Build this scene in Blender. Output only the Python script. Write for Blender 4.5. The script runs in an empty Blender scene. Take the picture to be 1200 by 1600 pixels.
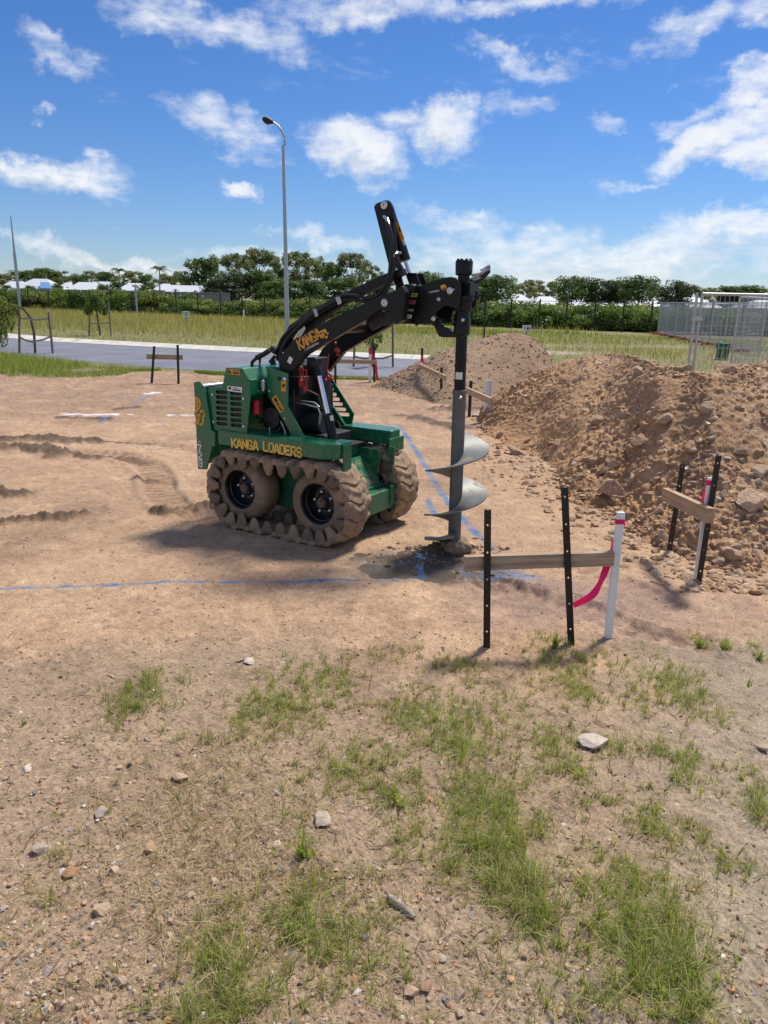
import bpy, bmesh, math, random
import numpy as np
from mathutils import Vector, Matrix
random.seed(7)
RNG = np.random.default_rng(11)
SC = bpy.context.scene
COL = SC.collection
rad = math.radians

# ------------------------------------------------------------------ camera
F_PX, PITCH, ROLL, EYE = 1202.0, rad(15.44), rad(1.2), 1.6
_fw = np.array([0, math.cos(PITCH), -math.sin(PITCH)])
_r0 = np.array([1.0, 0, 0]); _u0 = np.cross(_r0, _fw)
_r = math.cos(ROLL) * _r0 + math.sin(ROLL) * _u0
_u = -math.sin(ROLL) * _r0 + math.cos(ROLL) * _u0
cam = bpy.data.cameras.new('camera')
cam.sensor_fit = 'VERTICAL'; cam.sensor_height = 36; cam.sensor_width = 27
cam.lens = F_PX / 1600 * 36
cam.clip_start = 0.05; cam.clip_end = 9000
camo = bpy.data.objects.new('camera', cam); COL.objects.link(camo)
camo.matrix_world = Matrix(((_r[0], _u[0], -_fw[0], 0), (_r[1], _u[1], -_fw[1], 0), (_r[2], _u[2], -_fw[2], EYE), (0, 0, 0, 1)))
SC.camera = camo

def ray(px, py):
    return _fw * F_PX + _r * (px - 600) - _u * (py - 800)
def G(px, py, z=0.0):
    """ground point seen at a picture position"""
    d = ray(px, py); t = (z - EYE) / d[2]
    return Vector((float(t * d[0]), float(t * d[1]), z))
def AT(px, py, Y):
    """point at distance Y ahead seen at a picture position"""
    d = ray(px, py); t = Y / d[1]
    return Vector((float(t * d[0]), Y, float(EYE + t * d[2])))

# ------------------------------------------------------------------ light
SUN_EL = rad(58); SUN_AZ = math.atan2(0.66, 0.75)      # towards the sun: clockwise from +Y
w = bpy.data.worlds.new('World'); SC.world = w; w.use_nodes = True
sun = bpy.data.lights.new('sun', 'SUN'); sun.energy = 2.7; sun.angle = rad(10); sun.color = (1, 0.93, 0.81)
suno = bpy.data.objects.new('sun', sun); COL.objects.link(suno)
sdir = Vector((math.sin(SUN_AZ) * math.cos(SUN_EL), math.cos(SUN_AZ) * math.cos(SUN_EL), math.sin(SUN_EL)))
suno.rotation_euler = sdir.to_track_quat('Z', 'Y').to_euler()
suno.location = (5, 5, 20)
SC.view_settings.view_transform = 'Standard'; SC.view_settings.look = 'None'
SC.view_settings.exposure = 0.88; SC.view_settings.gamma = 1

def build_world():
    nt = w.node_tree; N = nt.nodes; LK = nt.links; N.clear()
    def nd(t, **k):
        n = N.new(t)
        for a, b in k.items(): setattr(n, a, b)
        return n
    def math_(op, a, b=None, clamp=False):
        n = nd('ShaderNodeMath', operation=op, use_clamp=clamp)
        for i, v in enumerate((a, b)):
            if v is None: continue
            if isinstance(v, (int, float)): n.inputs[i].default_value = v
            else: LK.new(v, n.inputs[i])
        return n.outputs[0]
    def vmath(op, a, b):
        n = nd('ShaderNodeVectorMath', operation=op)
        for i, v in enumerate((a, b)):
            if v is None: continue
            if isinstance(v, (tuple, list, np.ndarray)): n.inputs[i].default_value = [float(q) for q in v]
            else: LK.new(v, n.inputs[i])
        return n
    sky = nd('ShaderNodeTexSky', sky_type='NISHITA'); sky.sun_disc = False
    sky.sun_elevation = SUN_EL; sky.sun_rotation = SUN_AZ
    sky.air_density = 1.0; sky.dust_density = 0.1; sky.ozone_density = 1.6; sky.altitude = 0
    hs = nd('ShaderNodeHueSaturation'); hs.inputs['Saturation'].default_value = 1.12; hs.inputs['Value'].default_value = 1.0
    tint = vmath('MULTIPLY', sky.outputs[0], (0.35, 0.425, 0.59)).outputs[0]
    LK.new(tint, hs.inputs['Color'])
    tc = nd('ShaderNodeTexCoord'); D = tc.outputs['Generated']
    # domain warp
    n1 = nd('ShaderNodeTexNoise'); n1.inputs['Scale'].default_value = 9; n1.inputs['Detail'].default_value = 7; n1.inputs['Roughness'].default_value = 0.62
    LK.new(D, n1.inputs['Vector'])
    w1 = vmath('SUBTRACT', n1.outputs['Color'], (0.5, 0.5, 0.5))
    w2 = nd('ShaderNodeVectorMath', operation='SCALE'); LK.new(w1.outputs[0], w2.inputs[0]); w2.inputs['Scale'].default_value = 0.13
    dw = vmath('ADD', D, w2.outputs[0]).outputs[0]
    clouds = [  # px, py, half width, half height, tilt, strength
        (75, 256, 118, 36, 6, 1.0), (20, 245, 60, 36, 0, 1.0), (345, 205, 125, 34, 14, .72), (400, 200, 60, 44, 0, .7),
        (570, 232, 92, 52, 12, 1.15), (706, 203, 78, 50, 12, 1.15), (632, 182, 60, 30, 0, .75), (386, 302, 42, 15, 8, 1.0),
        (330, 34, 190, 38, 4, .72), (560, 8, 210, 26, 0, .75), (800, 12, 240, 22, 3, .7), (230, 45, 60, 26, 0, .7), (815, 92, 110, 18, 14, .6),
        (1085, 60, 62, 34, -8, .7), (1180, 30, 60, 30, 0, .7), (1175, 150, 60, 32, 0, .95), (1125, 212, 118, 38, -8, 1.1), (1190, 235, 70, 36, 0, 1.1),
        (948, 188, 30, 20, 8, .65), (800, 168, 60, 22, 0, .5), (1075, 178, 60, 16, 0, .5),
        (1000, 402, 350, 44, -4, .78), (1130, 362, 160, 38, -6, .9), (800, 392, 220, 42, 6, .70), (720, 340, 120, 26, 10, .55), (742, 326, 40, 10, 0, .7),
        (500, 372, 110, 15, 4, .6), (170, 412, 240, 18, 6, .7), (440, 410, 180, 18, 0, .55), (92, 80, 70, 22, 14, .6), (985, 285, 70, 12, 0, .5), (70, 172, 18, 10, 0, .55),
        (20, 385, 60, 10, 10, .55), (480, 72, 26, 12, 40, .4)]
    acc = None; shd = None
    for (px, py, hw, hh, tilt, st) in clouds:
        c = ray(px, py); L = np.linalg.norm(c); c = c / L
        hw_, hh_ = hw * .86 / L, hh * .84 / L
        a = rad(tilt)
        U = math.cos(a) * _r - math.sin(a) * _u; V = math.sin(a) * _r + math.cos(a) * _u
        U = U - c * (U @ c); V = V - c * (V @ c)
        df = vmath('SUBTRACT', dw, c).outputs[0]
        da = vmath('DOT_PRODUCT', df, U / hw_).outputs['Value']; db = vmath('DOT_PRODUCT', df, V / hh_).outputs['Value']
        dc = vmath('DOT_PRODUCT', df, c / 0.3).outputs['Value']
        s = math_('ADD', math_('ADD', math_('MULTIPLY', da, da), math_('MULTIPLY', db, db)), math_('MULTIPLY', dc, dc))
        e = math_('MULTIPLY', math_('SUBTRACT', 1.25, s), st)      # peak = 1.25*st
        acc = e if acc is None else math_('MAXIMUM', acc, e)
        sb = math_('MULTIPLY', math_('MAXIMUM', e, 0.0), db); shd = sb if shd is None else math_('ADD', shd, sb)
    acc = math_('MAXIMUM', acc, -0.6)
    # outside clumps: generic cloud everywhere, heavier out of view, stretched flat
    mp = nd('ShaderNodeMapping'); mp.inputs['Scale'].default_value = (1, 1, 2.6); LK.new(D, mp.inputs['Vector'])
    n2 = nd('ShaderNodeTexNoise'); n2.inputs['Scale'].default_value = 5.2; n2.inputs['Detail'].default_value = 9; n2.inputs['Roughness'].default_value = 0.6
    LK.new(mp.outputs[0], n2.inputs['Vector'])
    n3 = nd('ShaderNodeTexNoise'); n3.inputs['Scale'].default_value = 34; n3.inputs['Detail'].default_value = 9; n3.inputs['Roughness'].default_value = 0.58
    LK.new(mp.outputs[0], n3.inputs['Vector'])
    vd = vmath('DOT_PRODUCT', D, _fw).outputs['Value']            # unseen cloud outside the view is thickened to add fill light to shadows
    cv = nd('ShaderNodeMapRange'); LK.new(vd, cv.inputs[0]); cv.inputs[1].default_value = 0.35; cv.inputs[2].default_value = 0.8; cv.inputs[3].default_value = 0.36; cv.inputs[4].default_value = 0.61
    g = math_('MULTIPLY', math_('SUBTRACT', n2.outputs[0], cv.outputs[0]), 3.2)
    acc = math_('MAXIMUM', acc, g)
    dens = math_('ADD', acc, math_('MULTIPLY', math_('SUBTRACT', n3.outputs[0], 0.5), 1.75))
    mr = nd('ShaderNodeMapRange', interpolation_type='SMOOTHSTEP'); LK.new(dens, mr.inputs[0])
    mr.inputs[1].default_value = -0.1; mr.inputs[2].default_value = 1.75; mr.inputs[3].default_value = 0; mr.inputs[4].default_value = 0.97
    # cloud tone: thick parts get a little greyer
    mr2 = nd('ShaderNodeMapRange', interpolation_type='SMOOTHSTEP'); LK.new(math_('ADD', dens, math_('MULTIPLY', math_('SUBTRACT', n1.outputs[0], .5), 2.2)), mr2.inputs[0])
    mr2.inputs[1].default_value = 0.9; mr2.inputs[2].default_value = 2.3
    m3 = nd('ShaderNodeMapRange', interpolation_type='SMOOTHSTEP'); LK.new(math_('ADD', shd, math_('MULTIPLY', math_('SUBTRACT', n3.outputs[0], .5), .8)), m3.inputs[0])
    m3.inputs[1].default_value = 0.05; m3.inputs[2].default_value = -0.75; m3.inputs[3].default_value = 0; m3.inputs[4].default_value = 0.9
    tone = math_('MAXIMUM', math_('MULTIPLY', mr2.outputs[0], .45), m3.outputs[0])
    cr = nd('ShaderNodeMix', data_type='RGBA'); LK.new(tone, cr.inputs[0])
    cr.inputs[6].default_value = (5.5, 5.55, 5.6, 1); cr.inputs[7].default_value = (3.8, 4.15, 4.6, 1)
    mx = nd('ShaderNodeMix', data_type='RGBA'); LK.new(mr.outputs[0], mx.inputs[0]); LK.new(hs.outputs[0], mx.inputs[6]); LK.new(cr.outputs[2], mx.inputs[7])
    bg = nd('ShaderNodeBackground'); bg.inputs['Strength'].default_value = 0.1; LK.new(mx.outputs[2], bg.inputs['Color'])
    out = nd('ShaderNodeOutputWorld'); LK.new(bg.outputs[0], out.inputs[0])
build_world()
try: w.cycles.sampling_method = 'MANUAL'; w.cycles.sample_map_resolution = 1024
except Exception: pass
SC.cycles.max_bounces = 6; SC.cycles.diffuse_bounces = 3; SC.cycles.glossy_bounces = 3; SC.cycles.transparent_max_bounces = 12

# ------------------------------------------------------------------ noise (numpy)
def _hash(ix, iy, iz, seed):
    h = (ix.astype(np.int64) * 374761393 + iy.astype(np.int64) * 668265263 + iz.astype(np.int64) * 2147483647 + seed * 1274126177) & 0xFFFFFFFF
    h = ((h ^ (h >> 13)) * 1274126177) & 0xFFFFFFFF
    h = ((h ^ (h >> 16)) * 2246822519) & 0xFFFFFFFF
    return (h ^ (h >> 15)) / 4294967295.0
def vn2(x, y, seed=0):
    """smooth value noise, -1..1"""
    xi = np.floor(x); yi = np.floor(y); fx = x - xi; fy = y - yi
    fx = fx * fx * fx * (fx * (fx * 6 - 15) + 10); fy = fy * fy * fy * (fy * (fy * 6 - 15) + 10)
    z = np.zeros_like(xi)
    a = _hash(xi, yi, z, seed); b = _hash(xi + 1, yi, z, seed); c = _hash(xi, yi + 1, z, seed); d = _hash(xi + 1, yi + 1, z, seed)
    return ((a * (1 - fx) + b * fx) * (1 - fy) + (c * (1 - fx) + d * fx) * fy) * 2 - 1
def vn3(p, s, seed=0):
    q = p * s; i = np.floor(q); f = q - i; f = f * f * (3 - 2 * f); r = 0
    for dx in (0, 1):
        for dy in (0, 1):
            for dz in (0, 1):
                wgt = (f[:, 0] if dx else 1 - f[:, 0]) * (f[:, 1] if dy else 1 - f[:, 1]) * (f[:, 2] if dz else 1 - f[:, 2])
                r = r + wgt * _hash(i[:, 0] + dx, i[:, 1] + dy, i[:, 2] + dz, seed)
    return r * 2 - 1
def fbm(x, y, s, o=4, seed=0, g=0.5):
    r = 0; a = 1.0; t = 0
    for k in range(o):
        c, n = math.cos(k * 0.7), math.sin(k * 0.7)
        r = r + a * vn2((x * c - y * n) * s + 17.3 * k, (x * n + y * c) * s - 9.1 * k, seed + k); t += a; a *= g; s *= 2.07
    return r / t
def sstep(a, b, x):
    t = np.clip((x - a) / (b - a), 0, 1); return t * t * (3 - 2 * t)

# ------------------------------------------------------------------ materials
def new_mat(name):
    m = bpy.data.materials.new(name); m.use_nodes = True
    nt = m.node_tree; b = nt.nodes['Principled BSDF']; return m, nt, b
def mat(name, col, rough=0.6, metal=0.0, var=0.15, vscale=8.0, bump=0.0, bscale=60.0, dirt=None, dscale=5.0, dlo=0.5, dhi=0.62, coat=0.0, attr=None, spec=0.5, low_dirt=None, sheen_trans=0):
    m, nt, b = new_mat(name); N = nt.nodes; LK = nt.links
    b.inputs['Roughness'].default_value = rough; b.inputs['Metallic'].default_value = metal
    b.inputs['Specular IOR Level'].default_value = spec
    if coat: b.inputs['Coat Weight'].default_value = coat; b.inputs['Coat Roughness'].default_value = 0.12
    tc = N.new('ShaderNodeTexCoord')
    src = None
    if attr:
        a = N.new('ShaderNodeAttribute'); a.attribute_name = attr; src = a.outputs['Color']
    n = N.new('ShaderNodeTexNoise'); n.inputs['Scale'].default_value = vscale; n.inputs['Detail'].default_value = 6; n.inputs['Roughness'].default_value = 0.65
    LK.new(tc.outputs['Object'], n.inputs['Vector'])
    mr = N.new('ShaderNodeMapRange'); mr.inputs[1].default_value = 0.3; mr.inputs[2].default_value = 0.7
    mr.inputs[3].default_value = 1 - var; mr.inputs[4].default_value = 1 + var; LK.new(n.outputs[0], mr.inputs[0])
    mul = N.new('ShaderNodeVectorMath'); mul.operation = 'SCALE'
    if src: LK.new(src, mul.inputs[0])
    else: mul.inputs[0].default_value = col[:3]
    LK.new(mr.outputs[0], mul.inputs['Scale'])
    last = mul.outputs[0]
    if dirt:
        d = N.new('ShaderNodeTexNoise'); d.inputs['Scale'].default_value = dscale; d.inputs['Detail'].default_value = 8; d.inputs['Roughness'].default_value = 0.7
        LK.new(tc.outputs['Object'], d.inputs['Vector'])
        fac = d.outputs[0]
        if low_dirt:          # more spatter lower down on the thing
            sx = N.new('ShaderNodeSeparateXYZ'); LK.new(tc.outputs['Object'], sx.inputs[0])
            zr = N.new('ShaderNodeMapRange'); zr.inputs[1].default_value = low_dirt[0]; zr.inputs[2].default_value = low_dirt[1]; zr.inputs[3].default_value = 0.17; zr.inputs[4].default_value = -0.05
            LK.new(sx.outputs[2], zr.inputs[0])
            ad = N.new('ShaderNodeMath'); LK.new(fac, ad.inputs[0]); LK.new(zr.outputs[0], ad.inputs[1]); fac = ad.outputs[0]
        dm = N.new('ShaderNodeMapRange'); dm.inputs[1].default_value = dlo; dm.inputs[2].default_value = dhi; LK.new(fac, dm.inputs[0])
        mx = N.new('ShaderNodeMix'); mx.data_type = 'RGBA'; LK.new(dm.outputs[0], mx.inputs[0]); LK.new(last, mx.inputs[6]); mx.inputs[7].default_value = (*dirt, 1)
        last = mx.outputs[2]
        rr = N.new('ShaderNodeMapRange'); rr.inputs[3].default_value = rough; rr.inputs[4].default_value = 0.9; LK.new(dm.outputs[0], rr.inputs[0]); LK.new(rr.outputs[0], b.inputs['Roughness'])
        if metal:
            rm = N.new('ShaderNodeMapRange'); rm.inputs[3].default_value = metal; rm.inputs[4].default_value = 0; LK.new(dm.outputs[0], rm.inputs[0]); LK.new(rm.outputs[0], b.inputs['Metallic'])
    LK.new(last, b.inputs['Base Color'])
    if bump:
        bn = N.new('ShaderNodeTexNoise'); bn.inputs['Scale'].default_value = bscale; bn.inputs['Detail'].default_value = 5
        LK.new(tc.outputs['Object'], bn.inputs['Vector'])
        bp = N.new('ShaderNodeBump'); bp.inputs['Strength'].default_value = 1; bp.inputs['Distance'].default_value = bump
        LK.new(bn.outputs[0], bp.inputs['Height']); LK.new(bp.outputs[0], b.inputs['Normal'])
    return m
def leaf_mat(name, trans=0.35):
    """foliage: colour per leaf from the attribute col, some light passing through"""
    m, nt, b = new_mat(name); N = nt.nodes; LK = nt.links
    a = N.new('ShaderNodeAttribute'); a.attribute_name = 'col'
    LK.new(a.outputs['Color'], b.inputs['Base Color']); b.inputs['Roughness'].default_value = 0.55; b.inputs['Specular IOR Level'].default_value = 0.3
    t = N.new('ShaderNodeBsdfTranslucent')
    mu = N.new('ShaderNodeVectorMath'); mu.operation = 'MULTIPLY'; mu.inputs[1].default_value = (1.3, 1.4, 0.6); LK.new(a.outputs['Color'], mu.inputs[0]); LK.new(mu.outputs[0], t.inputs['Color'])
    mx = N.new('ShaderNodeMixShader'); mx.inputs[0].default_value = trans
    LK.new(b.outputs[0], mx.inputs[1]); LK.new(t.outputs[0], mx.inputs[2]); LK.new(mx.outputs[0], N['Material Output'].inputs[0])
    return m

MUD = (0.33, 0.23, 0.145)
M = {}
M['green'] = mat('green_paint', (0.004, 0.135, 0.056), 0.32, 0, 0.08, 3, dirt=(0.20, 0.17, 0.12), dscale=26, dlo=0.545, dhi=0.75, low_dirt=(0.15, 0.85), coat=0.3)
M['green_dirty'] = mat('green_paint_muddy', (0.006, 0.13, 0.056), 0.35, 0, 0.1, 3, dirt=(0.17, 0.16, 0.12), dscale=60, dlo=0.50, dhi=0.66)
M['black'] = mat('black_paint', (0.007, 0.0075, 0.009), 0.38, 0, 0.2, 6, dirt=(0.05, 0.045, 0.04), dscale=26, dlo=0.62, dhi=0.85, spec=0.3)
M['blackmatte'] = mat('black_rubber', (0.013, 0.013, 0.014), 0.6, 0, 0.2, 12)
M['engine'] = mat('engine_metal', (0.03, 0.03, 0.032), 0.5, 0.5, 0.4, 20, bump=0.002, bscale=40)
M['chrome'] = mat('chrome_rod', (0.75, 0.76, 0.78), 0.16, 1.0, 0.05, 6)
M['zinc'] = mat('zinc_steel', (0.62, 0.62, 0.60), 0.35, 0.9, 0.12, 30)
M['galv'] = mat('galvanised_steel', (0.42, 0.44, 0.46), 0.45, 0.7, 0.18, 14)
M['augersteel'] = mat('auger_steel', (0.19, 0.195, 0.19), 0.5, 0.25, 0.2, 10, dirt=(0.33, 0.27, 0.21), dscale=9, dlo=0.55, dhi=0.70, bump=0.0006, bscale=90)
M['augertube'] = mat('auger_tube', (0.115, 0.125, 0.115), 0.5, 0.2, 0.2, 10, dirt=(0.23, 0.19, 0.15), dscale=14, dlo=0.55, dhi=0.75, bump=0.001, bscale=60)
M['mud'] = mat('dried_mud', MUD, 0.9, 0, 0.3, 9, bump=0.010, bscale=24, dirt=(0.13, 0.085, 0.055), dscale=15, dlo=0.47, dhi=0.66)
M['mudwet'] = mat('wet_mud_rubber', (0.16, 0.11, 0.075), 0.6, 0, 0.35, 16, bump=0.006, bscale=40, dirt=(0.055, 0.05, 0.047), dscale=14, dlo=0.5, dhi=0.6)
M['rim'] = mat('black_rim', (0.009, 0.010, 0.013), 0.3, 0.0, 0.2, 9, dirt=(0.17, 0.125, 0.085), dscale=12, dlo=0.60, dhi=0.76)
M['red'] = mat('red_paint', (0.42, 0.012, 0.02), 0.35, 0, 0.1)
M['pink'] = mat('pink_tape', (0.95, 0.03, 0.28), 0.42, 0, 0.08, 30)
def tape_mat(name, col):
    m = mat(name, col, 0.45, 0, 0.06, 20); nt = m.node_tree; b = nt.nodes['Principled BSDF']; t = nt.nodes.new('ShaderNodeBsdfTranslucent'); t.inputs[0].default_value = (*col, 1)
    x = nt.nodes.new('ShaderNodeMixShader'); x.inputs[0].default_value = .5; nt.links.new(b.outputs[0], x.inputs[1]); nt.links.new(t.outputs[0], x.inputs[2]); nt.links.new(x.outputs[0], nt.nodes['Material Output'].inputs[0]); return m
M['pink'] = tape_mat('pink_tape_film', (0.95, 0.03, 0.26))
M['tyremud'] = mat('muddy_tyre', (0.21, 0.145, 0.092), 0.85, 0, 0.3, 7, bump=0.005, bscale=20, dirt=(0.30, 0.21, 0.135), dscale=6, dlo=0.48, dhi=0.62)
M['redtape'] = mat('red_tape', (0.62, 0.02, 0.06), 0.5, 0, 0.1, 20)
M['white'] = mat('white_print', (0.78, 0.78, 0.78), 0.5, 0, 0.04)
M['whitepeg'] = mat('white_painted_peg', (0.80, 0.80, 0.79), 0.5, 0, 0.08, 20, dirt=(0.42, 0.38, 0.33), dscale=20, dlo=0.62, dhi=0.8)
M['gold'] = mat('gold_print', (0.72, 0.36, 0.045), 0.5, 0, 0.1, 30)
M['yellow'] = mat('yellow_warning_print', (0.75, 0.33, 0.02), 0.45, 0, 0.06)
M['yellowtext'] = mat('yellow_print', (0.90, 0.58, 0.09), 0.45, 0, 0.05)
M['black_print'] = mat('black_print', (0.012, 0.012, 0.012), 0.6, 0, 0.0)
M['darkgreen_print'] = mat('dark_green_print', (0.004, 0.028, 0.012), 0.5, 0, 0.1)
M['lime_print'] = mat('lime_print', (0.28, 0.30, 0.04), 0.5, 0, 0.3, 60)
M['red_print'] = mat('pink_red_print', (0.45, 0.09, 0.12), 0.5, 0, 0.5, 60)
M['picket'] = mat('black_bitumen_steel', (0.010, 0.010, 0.011), 0.35, 0, 0.2, 20, bump=0.0006, bscale=90)
M['hole'] = mat('hole_soil_seen_through', (0.42, 0.33, 0.26), 0.9, 0, 0.1)
M['rope'] = mat('grey_strap', (0.30, 0.29, 0.26), 0.8, 0, 0.2, 20)
M['stake'] = mat('weathered_hardwood', (0.20, 0.155, 0.125), 0.85, 0, 0.3, 20)
M['bark'] = mat('bark', (0.11, 0.085, 0.065), 0.9, 0, 0.35, 14, bump=0.01, bscale=14)
M['palebark'] = mat('pale_bark', (0.28, 0.24, 0.20), 0.9, 0, 0.3, 10)
M['leaf'] = leaf_mat('leaves')
M['grass'] = leaf_mat('grass_blades', 0.4)
M['roof'] = mat('white_metal_roof', (0.60, 0.62, 0.66), 0.45, 0, 0.04, 2)
M['bluepanel'] = mat('blue_roof_panel', (0.12, 0.28, 0.50), 0.4)
M['housewall'] = mat('rendered_wall', (0.30, 0.28, 0.25), 0.8, 0, 0.1)
M['housewall_dark'] = mat('grey_rendered_wall', (0.20, 0.20, 0.20), 0.8, 0, 0.1)
M['glass'] = mat('window_glass', (0.03, 0.035, 0.04), 0.1, 0, 0.0, spec=0.8)
M['cabinet'] = mat('green_cabinet', (0.015, 0.11, 0.075), 0.5, 0, 0.1)
M['redfoot'] = mat('red_plastic_block', (0.48, 0.07, 0.06), 0.6, 0, 0.2, 3)
M['pvc'] = mat('white_pvc', (0.72, 0.72, 0.70), 0.5, 0, 0.05)

def wood_mat(name, c1, c2, scale=1.0):
    m, nt, b = new_mat(name); N = nt.nodes; LK = nt.links
    tc = N.new('ShaderNodeTexCoord'); mp = N.new('ShaderNodeMapping'); mp.inputs['Scale'].default_value = (1.3 * scale, 22 * scale, 22 * scale)
    LK.new(tc.outputs['Object'], mp.inputs[0])
    n = N.new('ShaderNodeTexNoise'); n.inputs['Scale'].default_value = 2.4; n.inputs['Detail'].default_value = 8; n.inputs['Roughness'].default_value = 0.6; n.inputs['Distortion'].default_value = 0.6
    LK.new(mp.outputs[0], n.inputs['Vector'])
    mr = N.new('ShaderNodeMapRange'); mr.inputs[1].default_value = 0.32; mr.inputs[2].default_value = 0.68; LK.new(n.outputs[0], mr.inputs[0])
    mx = N.new('ShaderNodeMix'); mx.data_type = 'RGBA'; LK.new(mr.outputs[0], mx.inputs[0]); mx.inputs[6].default_value = (*c1, 1); mx.inputs[7].default_value = (*c2, 1)
    LK.new(mx.outputs[2], b.inputs['Base Color']); b.inputs['Roughness'].default_value = 0.8
    bp = N.new('ShaderNodeBump'); bp.inputs['Distance'].default_value = 0.0015; LK.new(n.outputs[0], bp.inputs['Height']); LK.new(bp.outputs[0], b.inputs['Normal'])
    return m
M['oldpine'] = wood_mat('weathered_pine', (0.24, 0.165, 0.11), (0.52, 0.39, 0.27))
M['pine'] = wood_mat('fresh_pine', (0.33, 0.20, 0.11), (0.52, 0.36, 0.22))
M['driftwood'] = wood_mat('dry_stick', (0.14, 0.11, 0.085), (0.50, 0.43, 0.35), 3)

# ------------------------------------------------------------------ mesh helpers
class MB:
    def __init__(s): s.v = []; s.f = []
    def add(s, vs, fs):
        o = len(s.v); s.v += [tuple(map(float, q)) for q in vs]; s.f += [tuple(i + o for i in f) for f in fs]; return s
    def box(s, a, b):
        x0, y0, z0 = a; x1, y1, z1 = b
        return s.add([(x0, y0, z0), (x1, y0, z0), (x1, y1, z0), (x0, y1, z0), (x0, y0, z1), (x1, y0, z1), (x1, y1, z1), (x0, y1, z1)],
                     [(0, 3, 2, 1), (4, 5, 6, 7), (0, 1, 5, 4), (1, 2, 6, 5), (2, 3, 7, 6), (3, 0, 4, 7)])
    def bar(s, p, q, wd, ht, up=(0, 0, 1), ends=(0, 0)):
        p = Vector(p); q = Vector(q); d = (q - p).normalized(); p = p - d * ends[0]; q = q + d * ends[1]
        up = Vector(up); sd = d.cross(up)
        if sd.length < 1e-4: sd = d.cross(Vector((0, 1, 0)))
        sd.normalize(); up = sd.cross(d).normalized()
        vs = []
        for c in (p, q):
            for a, b in ((-1, -1), (1, -1), (1, 1), (-1, 1)): vs.append(c + sd * (a * wd / 2) + up * (b * ht / 2))
        return s.add(vs, [(0, 3, 2, 1), (4, 5, 6, 7), (0, 1, 5, 4), (1, 2, 6, 5), (2, 3, 7, 6), (3, 0, 4, 7)])
    def tube(s, pts, r, n=10, caps=True):
        pts = [Vector(p) for p in pts]; m = len(pts)
        rs = r if isinstance(r, (list, tuple)) else [r] * m
        d0 = (pts[1] - pts[0]).normalized(); up = Vector((0, 0, 1)) if abs(d0.z) < 0.9 else Vector((0, 1, 0))
        sd = d0.cross(up).normalized(); o = len(s.v)
        for i, p in enumerate(pts):
            d = (pts[min(i + 1, m - 1)] - pts[max(i - 1, 0)]).normalized()
            sd = (sd - d * sd.dot(d)).normalized(); u2 = d.cross(sd)
            for k in range(n):
                a = 2 * math.pi * k / n; q = p + sd * (math.cos(a) * rs[i]) + u2 * (math.sin(a) * rs[i]); s.v.append(tuple(q))
        for i in range(m - 1):
            for k in range(n):
                a, b = o + i * n + k, o + i * n + (k + 1) % n; s.f.append((a, b, b + n, a + n))
        if caps:
            s.f.append(tuple(o + k for k in range(n))[::-1]); s.f.append(tuple(o + (m - 1) * n + k for k in range(n)))
        return s
    def lathe(s, prof, c, axis='z', n=24, ring=False):
        """prof: (radius, height) list; closed with caps"""
        o = len(s.v); m = len(prof)
        for r, h in prof:
            for k in range(n):
                a = 2 * math.pi * k / n; x, y = r * math.cos(a), r * math.sin(a)
                q = {'z': (x, y, h), 'y': (x, h, y), 'x': (h, x, y)}[axis]; s.v.append((c[0] + q[0], c[1] + q[1], c[2] + q[2]))
        for i in range(m - 1):
            for k in range(n):
                a, b = o + i * n + k, o + i * n + (k + 1) % n; s.f.append((a, b, b + n, a + n))
        if ring:
            for k in range(n):
                a, b = o + (m - 1) * n + k, o + (m - 1) * n + (k + 1) % n; s.f.append((a, b, o + (k + 1) % n, o + k))
            return s
        s.f.append(tuple(o + k for k in range(n))[::-1]); s.f.append(tuple(o + (m - 1) * n + k for k in range(n)))
        return s
    def prism(s, poly, y0, y1):
        """polygon in x,z pushed along y"""
        n = len(poly); vs = [(x, y0, z) for x, z in poly] + [(x, y1, z) for x, z in poly]
        return s.add(vs, [tuple(range(n)), tuple(range(2 * n - 1, n - 1, -1))] + [(i, i + n, (i + 1) % n + n, (i + 1) % n) for i in range(n)])
    def mesh(s, name):
        me = bpy.data.meshes.new(name); me.from_pydata(s.v, [], s.f)
        bm = bmesh.new(); bm.from_mesh(me); bmesh.ops.recalc_face_normals(bm, faces=bm.faces); bm.to_mesh(me); bm.free()
        return me
def smooth(me, ang=35):
    me.shade_smooth()
    me.set_sharp_from_angle(angle=rad(ang))
def obj(name, me, m, parent=None, bevel=0, loc=None, seg=2, ang=35):
    if isinstance(me, MB): me = me.mesh(name)
    if m is not None and not me.materials: me.materials.append(m)
    if ang: smooth(me, ang)
    o = bpy.data.objects.new(name, me); COL.objects.link(o)
    if parent: o.parent = parent
    if loc is not None: o.location = loc
    if bevel:
        b = o.modifiers.new('bevel', 'BEVEL'); b.width = bevel; b.segments = seg; b.limit_method = 'ANGLE'; b.angle_limit = rad(40)
    return o
def tag(o, label, cat, group=None):
    o['label'] = label; o['category'] = cat
    if group: o['group'] = group
    return o
def empty(name, loc, label, cat, group=None, rz=0):
    o = bpy.data.objects.new(name, None); COL.objects.link(o); o.location = loc; o.rotation_euler = (0, 0, rz); o.empty_display_size = 0.1
    return tag(o, label, cat, group)
def kind(o, k): o['kind'] = k; return o
def clone(o, parent=None):
    c = o.copy(); COL.objects.link(c)
    if parent: c.parent = parent
    for ch in o.children: clone(ch, c)
    return c
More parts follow.
